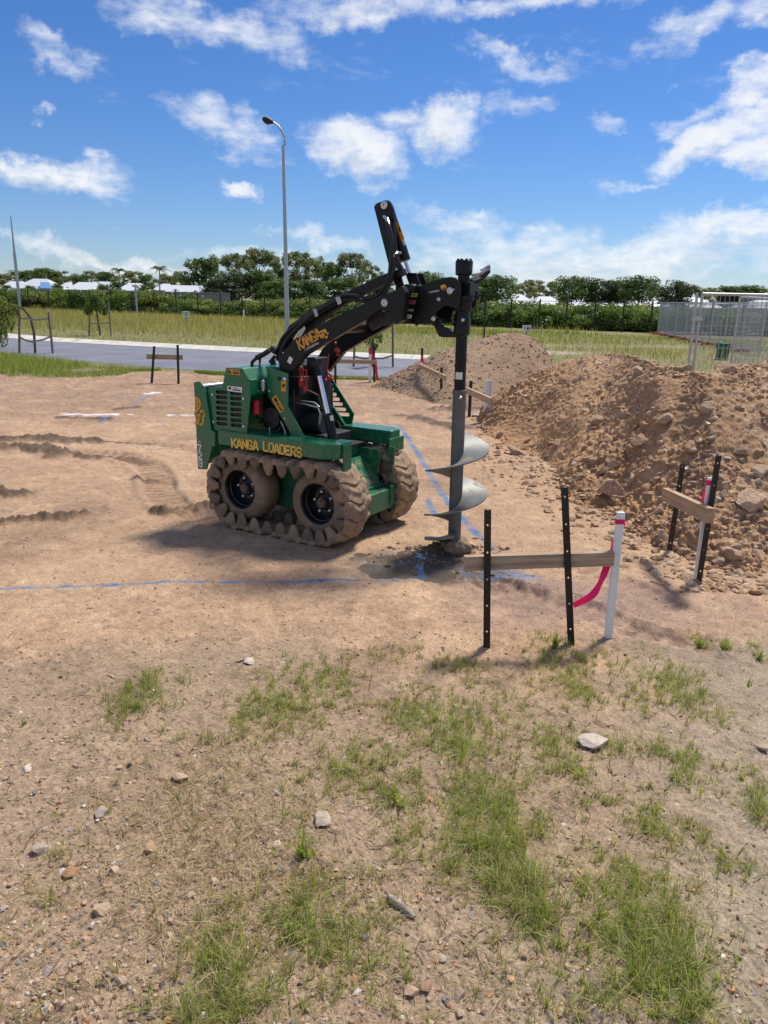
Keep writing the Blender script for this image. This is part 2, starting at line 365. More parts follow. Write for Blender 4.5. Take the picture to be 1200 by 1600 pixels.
def plate_mesh(name, outer, holes, y0, y1):
    """flat steel plate in x,z with real holes, thickness from y0 to y1"""
    cu = bpy.data.curves.new(name, 'CURVE'); cu.dimensions = '2D'; cu.fill_mode = 'BOTH'; cu.extrude = abs(y1 - y0) / 2
    for poly in [outer] + list(holes):
        sp = cu.splines.new('POLY'); sp.points.add(len(poly) - 1)
        for i, (x, z) in enumerate(poly): sp.points[i].co = (x, z, 0, 1)
        sp.use_cyclic_u = True
    o = bpy.data.objects.new('tmp', cu); COL.objects.link(o)
    dg = bpy.context.evaluated_depsgraph_get(); me = bpy.data.meshes.new_from_object(o.evaluated_get(dg)); me.name = name
    bpy.data.objects.remove(o); bpy.data.curves.remove(cu)
    n = len(me.vertices); co = np.empty(n * 3, np.float32); me.vertices.foreach_get('co', co); co = co.reshape(-1, 3)
    co = np.stack([co[:, 0], (y0 + y1) / 2 + co[:, 2], co[:, 1]], 1); me.vertices.foreach_set('co', co.ravel()); me.flip_normals()
    bm = bmesh.new(); bm.from_mesh(me); bmesh.ops.remove_doubles(bm, verts=bm.verts, dist=1e-5); bmesh.ops.recalc_face_normals(bm, faces=bm.faces); bm.to_mesh(me); bm.free()
    me.materials.clear(); me.update(); return me
def fast_mesh(name, V, Fc, m, col=None, k=3):
    """big meshes: V (n,3), Fc (m,k)"""
    me = bpy.data.meshes.new(name); V = np.asarray(V, np.float32); Fc = np.asarray(Fc, np.int32)
    me.vertices.add(len(V)); me.vertices.foreach_set('co', V.ravel())
    me.loops.add(Fc.size); me.loops.foreach_set('vertex_index', Fc.ravel())
    me.polygons.add(len(Fc)); me.polygons.foreach_set('loop_start', np.arange(len(Fc), dtype=np.int32) * Fc.shape[1])
    me.update(calc_edges=True)
    if col is not None:
        a = me.color_attributes.new('col', 'FLOAT_COLOR', 'POINT'); c = np.ones((len(V), 4), np.float32); c[:, :3] = col; a.data.foreach_set('color', c.ravel())
    me.materials.append(m); return me
def slot(cx, cz, hl, hr, ang=0, n=6):
    """capsule outline"""
    pts = []
    for k in range(n + 1):
        a = -math.pi / 2 + math.pi * k / n; pts.append((hl + hr * math.cos(a), hr * math.sin(a)))
    for k in range(n + 1):
        a = math.pi / 2 + math.pi * k / n; pts.append((-hl + hr * math.cos(a), hr * math.sin(a)))
    c, s = math.cos(ang), math.sin(ang)
    return [(cx + x * c - z * s, cz + x * s + z * c) for x, z in pts]
# block lettering made of strokes on a 4 x 6 grid
GL = {'K': [[(0, 0), (0, 6)], [(4, 6), (0.4, 2.6)], [(1.2, 3.4), (4, 0)]], 'A': [[(0, 0), (1.5, 6), (2.5, 6), (4, 0)], [(0.7, 1.6), (3.3, 1.6)]],
      'N': [[(0, 0), (0, 6)], [(0, 6), (4, 0)], [(4, 0), (4, 6)]], 'G': [[(4, 5.0), (3.3, 6), (.7, 6), (0, 5.3), (0, .7), (.7, 0), (3.3, 0), (4, .7), (4, 2.5), (2.4, 2.5)]],
      'L': [[(0, 6), (0, 0), (3.6, 0)]], 'O': [[(.7, 0), (0, .7), (0, 5.3), (.7, 6), (3.3, 6), (4, 5.3), (4, .7), (3.3, 0), (.7, 0)]],
      'D': [[(0, 0), (0, 6), (3.2, 6), (4, 5.2), (4, .8), (3.2, 0), (0, 0)]], 'E': [[(3.6, 0), (0, 0), (0, 6), (3.6, 6)], [(0, 3), (3, 3)]],
      'R': [[(0, 0), (0, 6), (3.3, 6), (4, 5.3), (4, 3.4), (3.3, 2.7), (0, 2.7)], [(2.2, 2.7), (4, 0)]],
      'S': [[(0, 1.0), (0, .7), (.7, 0), (3.3, 0), (4, .7), (4, 2.4), (3.3, 3.1), (.7, 3.1), (0, 3.8), (0, 5.3), (.7, 6), (3.3, 6), (4, 5.3), (4, 5.0)]],
      '7': [[(0, 6), (4, 6), (1.4, 0)]], '2': [[(0, 4.7), (0, 5.3), (.7, 6), (3.3, 6), (4, 5.3), (4, 3.8), (0, 0.9), (0, 0), (4, 0)]],
      '8': [[(.7, 0), (0, .7), (0, 2.4), (.7, 3.1), (3.3, 3.1), (4, 2.4), (4, .7), (3.3, 0), (.7, 0)], [(.7, 3.1), (0, 3.8), (0, 5.3), (.7, 6), (3.3, 6), (4, 5.3), (4, 3.8), (3.3, 3.1)]],
      '1': [[(.8, 4.8), (2.2, 6), (2.2, 0)]], '9': [[(0, .7), (.7, 0), (3.3, 0), (4, .7), (4, 5.3), (3.3, 6), (.7, 6), (0, 5.3), (0, 3.6), (.7, 2.9), (4, 2.9)]],
      'P': [[(0, 0), (0, 6), (3.3, 6), (4, 5.3), (4, 3.4), (3.3, 2.7), (0, 2.7)]], 'T': [[(0, 6), (4, 6)], [(2, 6), (2, 0)]], ' ': []}
def lettering(mb, text, org, ux, uz, h, wd, gap, th, nrm, depth=0.0012):
    """text on a surface: org Vector, ux/uz unit Vectors"""
    org, ux, uz, nrm = Vector(org), Vector(ux), Vector(uz), Vector(nrm); x = 0
    for ch in text:
        for st in GL.get(ch, []):
            for (a, b), (c, d) in zip(st[:-1], st[1:]):
                p = org + ux * (x + a / 4 * wd) + uz * (b / 6 * h); q = org + ux * (x + c / 4 * wd) + uz * (d / 6 * h)
                dr = (q - p).normalized(); sd = dr.cross(nrm).normalized()
                p = p - dr * th * .42; q = q + dr * th * .42
                mb.add([p + sd * th / 2, q + sd * th / 2, q - sd * th / 2, p - sd * th / 2], [(0, 1, 2, 3)])
        x += wd + gap
    return x

# ------------------------------------------------------------------ terrain functions
def seg_dist(x, y, pts):
    """distance to a ground polyline and the run along it"""
    best = np.full(x.shape, 1e9); run = np.zeros(x.shape); acc = 0
    for (a, b) in zip(pts[:-1], pts[1:]):
        dx, dy = b[0] - a[0], b[1] - a[1]; L = math.hypot(dx, dy) + 1e-9
        t = np.clip(((x - a[0]) * dx + (y - a[1]) * dy) / L / L, 0, 1)
        d = np.hypot(x - a[0] - t * dx, y - a[1] - t * dy); m = d < best
        best = np.where(m, d, best); run = np.where(m, acc + t * L, run); acc += L
    return best, run
def PL(*p): return [tuple(G(a, b)[:2]) for a, b in p]
CHURN = [  # polyline, half width, height
    (PL((-30, 700), (40, 702), (95, 711)), .24, .06), (PL((10, 688), (60, 685), (150, 690)), .20, .05), (PL((150, 690), (235, 694)), .06, .015),
    (PL((-20, 822), (50, 813), (130, 805)), .10, .05), (PL((245, 800), (285, 797), (330, 792)), .11, .05), (PL((-20, 766), (32, 772)), .15, .05),
    (PL((120, 715), (190, 716), (225, 722)), .10, .022), (PL((210, 748), (240, 748)), .08, .02), (PL((740, 600), (765, 625)), .3, .14),
    (PL((780, 905), (840, 925), (880, 948)), .07, .02), (PL((720, 895), (760, 915), (800, 920)), .09, .028), (PL((690, 640), (780, 640)), .22, .05),
    (PL((900, 935), (960, 965)), .05, .015), (PL((1000, 985), (1060, 1003)), .05, .018), (PL((180, 640), (215, 636)), .1, .02), (PL((100, 652), (170, 655)), .12, .02),
    (PL((560, 872), (610, 878)), .07, .02), (PL((620, 880), (660, 872)), .06, .02), (PL((640, 650), (720, 668)), .18, .02)]
TRACKS = [(PL((120, 706), (180, 712), (225, 722), (245, 740), (250, 765), (270, 790), (340, 812)), .15, .026), (PL((190, 690), (260, 695), (310, 705)), .12, .008),
          (PL((745, 902), (800, 935), (880, 950), (980, 990), (1120, 1020)), .11, .012), (PL((860, 875), (960, 905), (1060, 960)), .10, .010)]
ROADFAR = [(0, 527), (67, 533), (200, 540.5), (400, 551), (520, 556.5), (640, 561.5), (760, 566), (900, 574)]
ROADNEAR = [(0, 551), (100, 562), (200, 571), (300, 578), (400, 583), (520, 587), (640, 590), (780, 594), (1000, 604)]
RF = [G(*p) for p in ROADFAR]; RN = [G(*p) for p in ROADNEAR]
def extend(pl, a, b):
    d0 = (pl[0] - pl[1]).normalized(); d1 = (pl[-1] - pl[-2]).normalized()
    return [pl[0] + d0 * a] + pl + [pl[-1] + d1 * b]
RF = extend(RF, 60, 60); RN = extend(RN, 60, 60)
def yline(pl, x): return np.interp(x, [p[0] for p in pl], [p[1] for p in pl])
VERGE = [G(*p) for p in [(0, 585), (60, 590), (130, 590), (185, 587), (210, 581), (260, 579), (330, 583), (420, 588), (520, 590), (640, 592)]]
VERGE = extend(VERGE, 60, 60)
PUD = G(668, 882)
def ground_h(x, y):
    x = np.asarray(x, float); y = np.asarray(y, float)
    r = np.hypot(x, y)
    fade = 1 - sstep(12, 17, r); fade = np.maximum(fade, 0.0)
    h = 0.016 * fbm(x, y, .9, 3, 3) * fade
    h = h + 0.0055 * fbm(x, y, 7, 4, 5, .6) * fade
    rough = 0.45 + 0.55 * sstep(-.3, .5, fbm(x, y, 1.3, 3, 21)) + 1.3 * sstep(4.4, 2.8, y)
    h = h + rough * 0.0065 * np.abs(fbm(x, y, 34, 3, 8, .65)) * (1 - sstep(7, 11, r))
    wet = sstep(.30, .0, np.hypot((x - PUD.x) / 1.55, y - PUD.y) - .18 + .09 * fbm(x, y, 6, 3, 2))
    h = h - 0.03 * wet * 1.0
    sc_ = sstep(.22, .5, fbm(x, y, 2.2, 3, 88)) * (1 - sstep(8, 12, r)); h = h + .016 * sc_ * np.abs(fbm(x, y, 19, 3, 89, .65))
    h = h + .022 * sstep(3.22, 3.36, y + .06 * fbm(x, y, 4, 3, 77) - .02 * x) * sstep(-.5, .1, x) * (1 - sstep(3.6, 4.6, y))
    for k, (pl, hw, ht) in enumerate(CHURN):
        m0 = (x > min(p[0] for p in pl) - 1) & (x < max(p[0] for p in pl) + 1) & (y > min(p[1] for p in pl) - 1) & (y < max(p[1] for p in pl) + 1)
        if not m0.any(): continue
        X, Y = x[m0], y[m0]; d, _ = seg_dist(X, Y, pl); d = d + hw * .9 * fbm(X, Y, 6, 3, 60, .6)
        q = sstep(hw, hw * .25, d); hh = q * ht * (0.45 + 1.3 * np.abs(fbm(X, Y, 16, 3, 40 + k, .65)))
        h[m0] += hh
    for pl, hw, dp in TRACKS:
        m0 = (x > min(p[0] for p in pl) - 1) & (x < max(p[0] for p in pl) + 1) & (y > min(p[1] for p in pl) - 1) & (y < max(p[1] for p in pl) + 1)
        if not m0.any(): continue
        X, Y = x[m0], y[m0]; d, s = seg_dist(X, Y, pl)
        q = sstep(hw, hw * .8, d); lug = np.abs(np.sin(s / .115 * math.pi + d * 4)); n = .5 + .5 * sstep(-.2, .3, fbm(X, Y, 3, 2, 71))
        h[m0] += n * (-dp * q * (0.5 + .8 * sstep(.3, .8, lug)) + dp * .9 * sstep(.06, .0, np.abs(d - hw - .03)))
    return h
def gh(x, y): return float(ground_h(np.array([x]), np.array([y]))[0])
GR = lambda px, py: (lambda p: Vector((p.x, p.y, gh(p.x, p.y))))(G(px, py))

# blue set-out paint lines on the soil: (picture points, half width m, strength)
BLUE = [(PL((-60, 920), (60, 918), (160, 914), (250, 911), (400, 911), (520, 908), (600, 906), (690, 890)), .020, 1.0),
        (PL((556, 661), (590, 662), (624, 664)), .018, .8), (PL((624, 664), (640, 690), (662, 722), (684, 760), (704, 790), (740, 830), (770, 856)), .035, 1.0), (PL((594, 662), (596, 672)), .02, .8),
        (PL((664, 795), (700, 796)), .02, .8), (PL((668, 780), (680, 806)), .03, 1.0), (PL((760, 893), (800, 906), (830, 903)), .06, .75), (PL((800, 893), (812, 908)), .05, .7), (PL((690, 878), (720, 874), (724, 890)), .05, .9),
        (PL((155, 660), (170, 651)), .05, .8), (PL((165, 660), (305, 660)), .016, .45), (PL((205, 632), (240, 616)), .04, .8), (PL((0, 613), (60, 615), (200, 618)), .03, .4), (PL((-80, 612), (0, 613)), .03, .4),
        (PL((640, 690), (690, 690)), .02, .3), (PL((540, 660), (300, 659)), .012, .4), (PL((590, 712), (640, 705)), .018, .5)]
WHITE = [(PL((100, 647), (135, 648), (165, 647), (183, 648)), .055, 1.0), (PL((265, 649), (272, 648)), .05, .9), (PL((285, 648), (292, 648)), .04, .8), (PL((300, 649), (304, 649)), .04, .8), (PL((203, 648), (206, 648)), .04, .7), (PL((233, 615), (243, 614)), .08, .9)]
def ground_color(x, y, h):
    n1 = fbm(x, y, .8, 4, 101); n2 = fbm(x, y, 5, 4, 102, .6); n3 = fbm(x, y, 40, 3, 103, .7)
    base = np.array([0.44, 0.288, 0.183]); pink = np.array([0.375, 0.245, 0.155]); pale = np.array([0.53, 0.385, 0.25]); grey = np.array([0.27, 0.215, 0.16]); dark = np.array([0.085, 0.050, 0.030])
    c = base[None] * np.ones((len(x), 1))
    def mixc(c, col, f): f = np.clip(f, 0, 1)[:, None]; return c * (1 - f) + col[None] * f
    c = mixc(c, pink, sstep(-.2, .5, n1) * .8); c = mixc(c, pale, sstep(.0, .6, n2) * .35)
    fg = sstep(3.55, 2.9, y + .25 * n2 + .22 * np.sin(x * 2.2))                      # foreground, greyer silty soil
    c = mixc(c, np.array([0.30, 0.222, 0.152]), fg * .8)
    silt = fg * sstep(.2, .9, x / np.maximum(y, .1) * 1.8 + n1 * .6); c = mixc(c, np.array([0.33, 0.27, 0.20]), silt * .85)
    strip = sstep(.22, .0, np.abs(y - 3.28 + .05 * n2 * 2) - .08) * sstep(.9, 1.3, x); c = mixc(c, grey * 1.05, strip * .6)
    hz = sstep(9.0, 11.5, y + .6 * n1); c = mixc(c, np.array([0.27, 0.175, 0.118]), hz * .55 * (1 - .5 * sstep(0, .4, n2)))
    c = mixc(c, np.array([0.225, 0.145, 0.095]), sstep(.25, .55, fbm(x, y, 1.7, 4, 130)) * .45)
    wetm = np.zeros(len(x))
    for k, (pl, hw, ht) in enumerate(CHURN):
        d, _ = seg_dist(x, y, pl); q = sstep(hw * 1.05, hw * .55, d + hw * .9 * fbm(x, y, 6, 3, 60, .6)); c = mixc(c, dark, q * .88); wetm = np.maximum(wetm, q * .3)
    for pl, hw, dp in TRACKS:
        d, s = seg_dist(x, y, pl); q = sstep(hw, hw * .8, d); c = mixc(c, np.array([0.25, 0.155, 0.10]), q * .75 * sstep(.3, .8, np.abs(np.sin(s / .115 * math.pi + d * 4))))
    pd = np.hypot((x - PUD.x) / 1.7, y - PUD.y) + .12 * fbm(x, y, 5, 3, 2)
    q = sstep(.42, .2, pd); c = mixc(c, np.array([0.16, 0.12, 0.09]), q * .9); wetm = np.maximum(wetm, q)
    q = sstep(.6, .2, np.hypot((x - 1.15) / 1.9, y - 3.95) + .15 * n2); c = mixc(c, np.array([0.26, 0.165, 0.13]), q * .7); wetm = np.maximum(wetm, q * .35)
    # grassed land
    vy = yline(VERGE, x) + .22 * n2
    gr = sstep(-.15, .15, y - vy); c = mixc(c, np.array([0.17, 0.18, 0.06]), gr * (.75 + .25 * sstep(-.3, .3, n2)))
    fy = yline(RF, x); field = sstep(3, 6, y - fy)
    big = fbm(x, y, .07, 4, 140)
    fcol = np.array([0.23, 0.195, 0.085]); c = mixc(c, fcol, field * .85); c = mixc(c, np.array([0.15, 0.175, 0.05]), field * sstep(-.1, .4, big) * .7)
    sand = sstep(1.4, .2, np.abs(y - (30 + .25 * (x - 6)) + 2 * n1)) * sstep(2, 5, x) * sstep(14, 11, x); c = mixc(c, np.array([0.34, 0.27, 0.19]), sand * .7)
    sand = sstep(1.2, .2, np.abs(y - 26.0 + 1.5 * n1)) * sstep(1.5, 2.5, x) * sstep(7.5, 6, x); c = mixc(c, np.array([0.42, 0.37, 0.30]), sand * .8)
    grn = (1 - field) * 0
    for pl, hw, st in BLUE:
        m0 = (np.abs(x - np.mean([p[0] for p in pl])) < 4) & (np.abs(y - np.mean([p[1] for p in pl])) < 4)
        if not m0.any(): continue
        X, Y = x[m0], y[m0]; d, s = seg_dist(X, Y, pl)
        q = sstep(hw * 1.25, hw * .5, d + hw * .55 * fbm(X, Y, 30, 3, 150)) * st * (.5 + .5 * sstep(-.35, .25, fbm(X, Y, 9, 3, 151)))
        q = q * np.clip(.75 + .8 * n3[m0], 0, 1); c[m0] = mixc(c[m0], np.array([0.035, 0.175, 0.37]), q)
    for pl, hw, st in WHITE:
        d, s = seg_dist(x, y, pl); q = sstep(hw * 1.2, hw * .7, d + hw * .6 * fbm(x, y, 12, 3, 160)) * st; c = mixc(c, np.array([0.72, 0.72, 0.74]), q)
    n4 = fbm(x, y, 17, 3, 171, .65); c = c * (1 + .26 * n3[:, None]) * (1 + .10 * n2[:, None]) * (1 - .22 * sstep(.15, .55, n4)[:, None]) * (1 + .12 * sstep(.2, .6, -n4)[:, None])
    return np.clip(c, 0, 1), wetm

def soil_mat(name, rough=0.95, grain=1.0, speck=(0.62, 0.52, 0.42), bd=0.004):
    m, nt, b = new_mat(name); N = nt.nodes; LK = nt.links
    tc = N.new('ShaderNodeTexCoord'); a = N.new('ShaderNodeAttribute'); a.attribute_name = 'col'
    def noise(s, d=4, r=.6):
        n = N.new('ShaderNodeTexNoise'); n.inputs['Scale'].default_value = s; n.inputs['Detail'].default_value = d; n.inputs['Roughness'].default_value = r; LK.new(tc.outputs['Object'], n.inputs['Vector']); return n.outputs[0]
    g = noise(95, 5, .75); mr = N.new('ShaderNodeMapRange'); mr.inputs[1].default_value = .34; mr.inputs[2].default_value = .66; mr.inputs[3].default_value = 1 - .42 * grain; mr.inputs[4].default_value = 1 + .30 * grain; LK.new(g, mr.inputs[0])
    sc = N.new('ShaderNodeVectorMath'); sc.operation = 'SCALE'; LK.new(a.outputs['Color'], sc.inputs[0]); LK.new(mr.outputs[0], sc.inputs['Scale'])
    v = N.new('ShaderNodeTexVoronoi'); v.inputs['Scale'].default_value = 120; LK.new(tc.outputs['Object'], v.inputs['Vector'])
    v2 = N.new('ShaderNodeMapRange'); v2.inputs[1].default_value = .12; v2.inputs[2].default_value = .2; v2.inputs[3].default_value = 1; v2.inputs[4].default_value = 0; LK.new(v.outputs['Distance'], v2.inputs[0])
    sep = N.new('ShaderNodeSeparateColor'); LK.new(v.outputs['Color'], sep.inputs[0])
    th = N.new('ShaderNodeMath'); th.operation = 'GREATER_THAN'; th.inputs[1].default_value = .78; LK.new(sep.outputs[0], th.inputs[0])
    mu = N.new('ShaderNodeMath'); mu.operation = 'MULTIPLY'; LK.new(v2.outputs[0], mu.inputs[0]); LK.new(th.outputs[0], mu.inputs[1])
    mu2 = N.new('ShaderNodeMath'); mu2.operation = 'MULTIPLY'; LK.new(mu.outputs[0], mu2.inputs[0]); mu2.inputs[1].default_value = .7
    mx = N.new('ShaderNodeMix'); mx.data_type = 'RGBA'; LK.new(mu2.outputs[0], mx.inputs[0]); LK.new(sc.outputs[0], mx.inputs[6]); mx.inputs[7].default_value = (*speck, 1)
    LK.new(mx.outputs[2], b.inputs['Base Color'])
    wa = N.new('ShaderNodeAttribute'); wa.attribute_name = 'wet'
    rr = N.new('ShaderNodeMapRange'); rr.inputs[3].default_value = rough; rr.inputs[4].default_value = .28; LK.new(wa.outputs['Fac'], rr.inputs[0]); LK.new(rr.outputs[0], b.inputs['Roughness'])
    b.inputs['Specular IOR Level'].default_value = .3
    bn = noise(60, 8, .72); bp = N.new('ShaderNodeBump'); bp.inputs['Distance'].default_value = bd; bp.inputs['Strength'].default_value = 1; LK.new(bn, bp.inputs['Height']); LK.new(bp.outputs[0], b.inputs['Normal'])
    return m
M['soil'] = soil_mat('site_soil'); M['heapsoil'] = soil_mat('excavated_soil', grain=1.1, bd=0.007)

def build_ground():
    rr = np.concatenate([np.array([.02, .3, .6, .85]), EYE / np.tan(np.linspace(math.atan(EYE / 1.0), math.atan(EYE / 14.0), 640)), np.exp(np.linspace(math.log(14.2), math.log(80), 120)), np.exp(np.linspace(math.log(84), math.log(5000), 30))])
    th = np.concatenate([np.linspace(-180, -50, 40)[:-1], np.linspace(-50, -34, 40)[:-1], np.linspace(-34, 34, 500)[:-1], np.linspace(34, 50, 40)[:-1], np.linspace(50, 180, 41)[:-1]])
    TH, RR = np.meshgrid(np.radians(th), rr); X = (RR * np.sin(TH)).ravel(); Y = (RR * np.cos(TH)).ravel()
    Z = ground_h(X, Y); C, Wm = ground_color(X, Y, Z)
    # keep soil under the road slab
    onroad = (Y > yline(RN, X) + .15) & (Y < yline(RF, X) + .6); Z = np.where(onroad, np.minimum(Z, 0) - .06, Z)
    nr, nc = len(rr), len(th); i = np.arange(nr - 1)[:, None] * nc; j = np.arange(nc)[None]; j2 = (j + 1) % nc
    Fc = np.stack([i + j, i + nc + j, i + nc + j2, i + j2], -1).reshape(-1, 4)
    me = fast_mesh('ground', np.stack([X, Y, Z], 1), Fc[:, ::-1], M['soil'], C)
    wa = me.attributes.new('wet', 'FLOAT', 'POINT'); wa.data.foreach_set('value', Wm.astype(np.float32))
    o = obj('ground', me, None, ang=0); me.shade_smooth(); kind(o, 'structure')
build_ground()

# ------------------------------------------------------------------ puddle by the hole
def build_puddle():
    n = 48; vs = [(0, 0, 0)]
    for k in range(n):
        a = 2 * math.pi * k / n; vs.append((1.0 * math.cos(a) * .55, .42 * math.sin(a) * 1.0, 0))
    me = bpy.data.meshes.new('puddle'); me.from_pydata(vs, [], [(0, k + 1, (k + 1) % n + 1) for k in range(n)])
    m = mat('muddy_water', (0.12, 0.10, 0.085), 0.06, 0, 0.2, 8, spec=0.6, bump=0.001, bscale=18)
    o = obj('puddle', me, m, ang=0); o.location = (PUD.x, PUD.y, -0.0145); kind(o, 'structure')
build_puddle()

# ------------------------------------------------------------------ road, kerb
def build_road():
    def resample(pl, n):
        s = [0]
        for a, b in zip(pl[:-1], pl[1:]): s.append(s[-1] + (b - a).length)
        t = np.linspace(0, s[-1], n); return np.stack([np.interp(t, s, [p.x for p in pl]), np.interp(t, s, [p.y for p in pl])], 1)
    n = 160; A = resample(RN, n); B = resample(RF, n)
    m, nt, b = new_mat('asphalt'); N = nt.nodes; LK = nt.links
    tc = N.new('ShaderNodeTexCoord'); nn = N.new('ShaderNodeTexNoise'); nn.inputs['Scale'].default_value = .9; nn.inputs['Detail'].default_value = 8; LK.new(tc.outputs['Object'], nn.inputs['Vector'])
    cr = N.new('ShaderNodeValToRGB'); cr.color_ramp.elements[0].position = .35; cr.color_ramp.elements[0].color = (.14, .15, .185, 1); cr.color_ramp.elements[1].position = .68; cr.color_ramp.elements[1].color = (.19, .20, .235, 1)
    LK.new(nn.outputs[0], cr.inputs[0]); LK.new(cr.outputs[0], b.inputs['Base Color']); b.inputs['Roughness'].default_value = .75
    g = N.new('ShaderNodeTexNoise'); g.inputs['Scale'].default_value = 120; LK.new(tc.outputs['Object'], g.inputs['Vector']); bp = N.new('ShaderNodeBump'); bp.inputs['Distance'].default_value = .004; LK.new(g.outputs[0], bp.inputs['Height']); LK.new(bp.outputs[0], b.inputs['Normal'])
    mb = MB(); V = []
    for k in range(n):
        for q in np.linspace(0, 1, 7): p = A[k] * (1 - q) + B[k] * q; V.append((p[0], p[1], .004 + .05 * (1 - (2 * q - 1) ** 2)))
    Fc = [(k * 7 + j, k * 7 + j + 1, (k + 1) * 7 + j + 1, (k + 1) * 7 + j) for k in range(n - 1) for j in range(6)]
    mb.add(V, Fc); kind(obj('road', mb, m), 'structure')
    conc = mat('kerb_concrete', (0.58, 0.545, 0.49), .85, 0, .18, 2.5, dirt=(.30, .26, .2), dscale=2.2, dlo=.55, dhi=.7, bump=.002)
    # far kerb poured in lengths, near kerb half hidden by grass
    for (E, sgn) in ((B, 1),):
        root = bpy.data.objects.new('kerb', None); COL.objects.link(root); kind(root, 'structure')
        tg = np.gradient(E, axis=0); tg /= np.linalg.norm(tg, axis=1)[:, None]; nr = np.stack([-tg[:, 1], tg[:, 0]], 1)
        nr = nr * sgn
        step = 3
        for k in range(20, n - 20, step):
            if E[k][0] > 2.2: continue
            prof = [(0.0, .012), (.38, .018), (.56, .075), (.78, .085), (.78, -.05), (0, -.05)]
            vs = []
            for q, sh in ((k, .012), (k + step, -.012)):
                e = E[q] + tg[q] * sh
                for dx, z in prof: vs.append((e[0] + nr[q][0] * dx, e[1] + nr[q][1] * dx, z))
            m6 = 6; fs = [(i, (i + 1) % m6, (i + 1) % m6 + m6, i + m6) for i in range(m6)] + [tuple(range(m6))[::-1], tuple(range(m6, 2 * m6))]
            obj('kerb_length', MB().add(vs, fs), conc, root)
build_road()

# ------------------------------------------------------------------ the loader
YAW = rad(-31.5)
LFX = Vector((math.cos(YAW), math.sin(YAW), 0)); LFY = Vector((-math.sin(YAW), math.cos(YAW), 0))
LO = Vector((-0.748, 5.064, 0)) + LFY * 0.47
def lpt(px, py, y):
    """point of the loader's frame lying y to its left, seen at a picture position -> (x, z)"""
    d = ray(px, py); o = Vector((0, 0, EYE)) - LO; d = Vector([float(q) for q in d])
    oy, dy = o.dot(LFY), d.dot(LFY); t = (y - oy) / dy
    return ((o.dot(LFX) + t * d.dot(LFX)), EYE + t * d.z)
def crop(ox, oy, s, pts, y):   # points read off an enlargement
    return [lpt(ox + a / s, oy + b / s, y) for a, b in pts]
def P3(px, py, y):
    x, z = lpt(px, py, y); return Vector((x, y, z))
C7 = lambda pts, y: crop(290, 550, 6.316, pts, y)
C1 = lambda pts, y: crop(290, 540, 3.077, pts, y)
C2 = lambda pts, y: crop(380, 300, 3.0, pts, y)
C8 = lambda pts, y: crop(560, 300, 5.4545, pts, y)
C6 = lambda pts, y: crop(440, 560, 6.0, pts, y)
C5 = lambda pts, y: crop(480, 660, 6.0, pts, y)

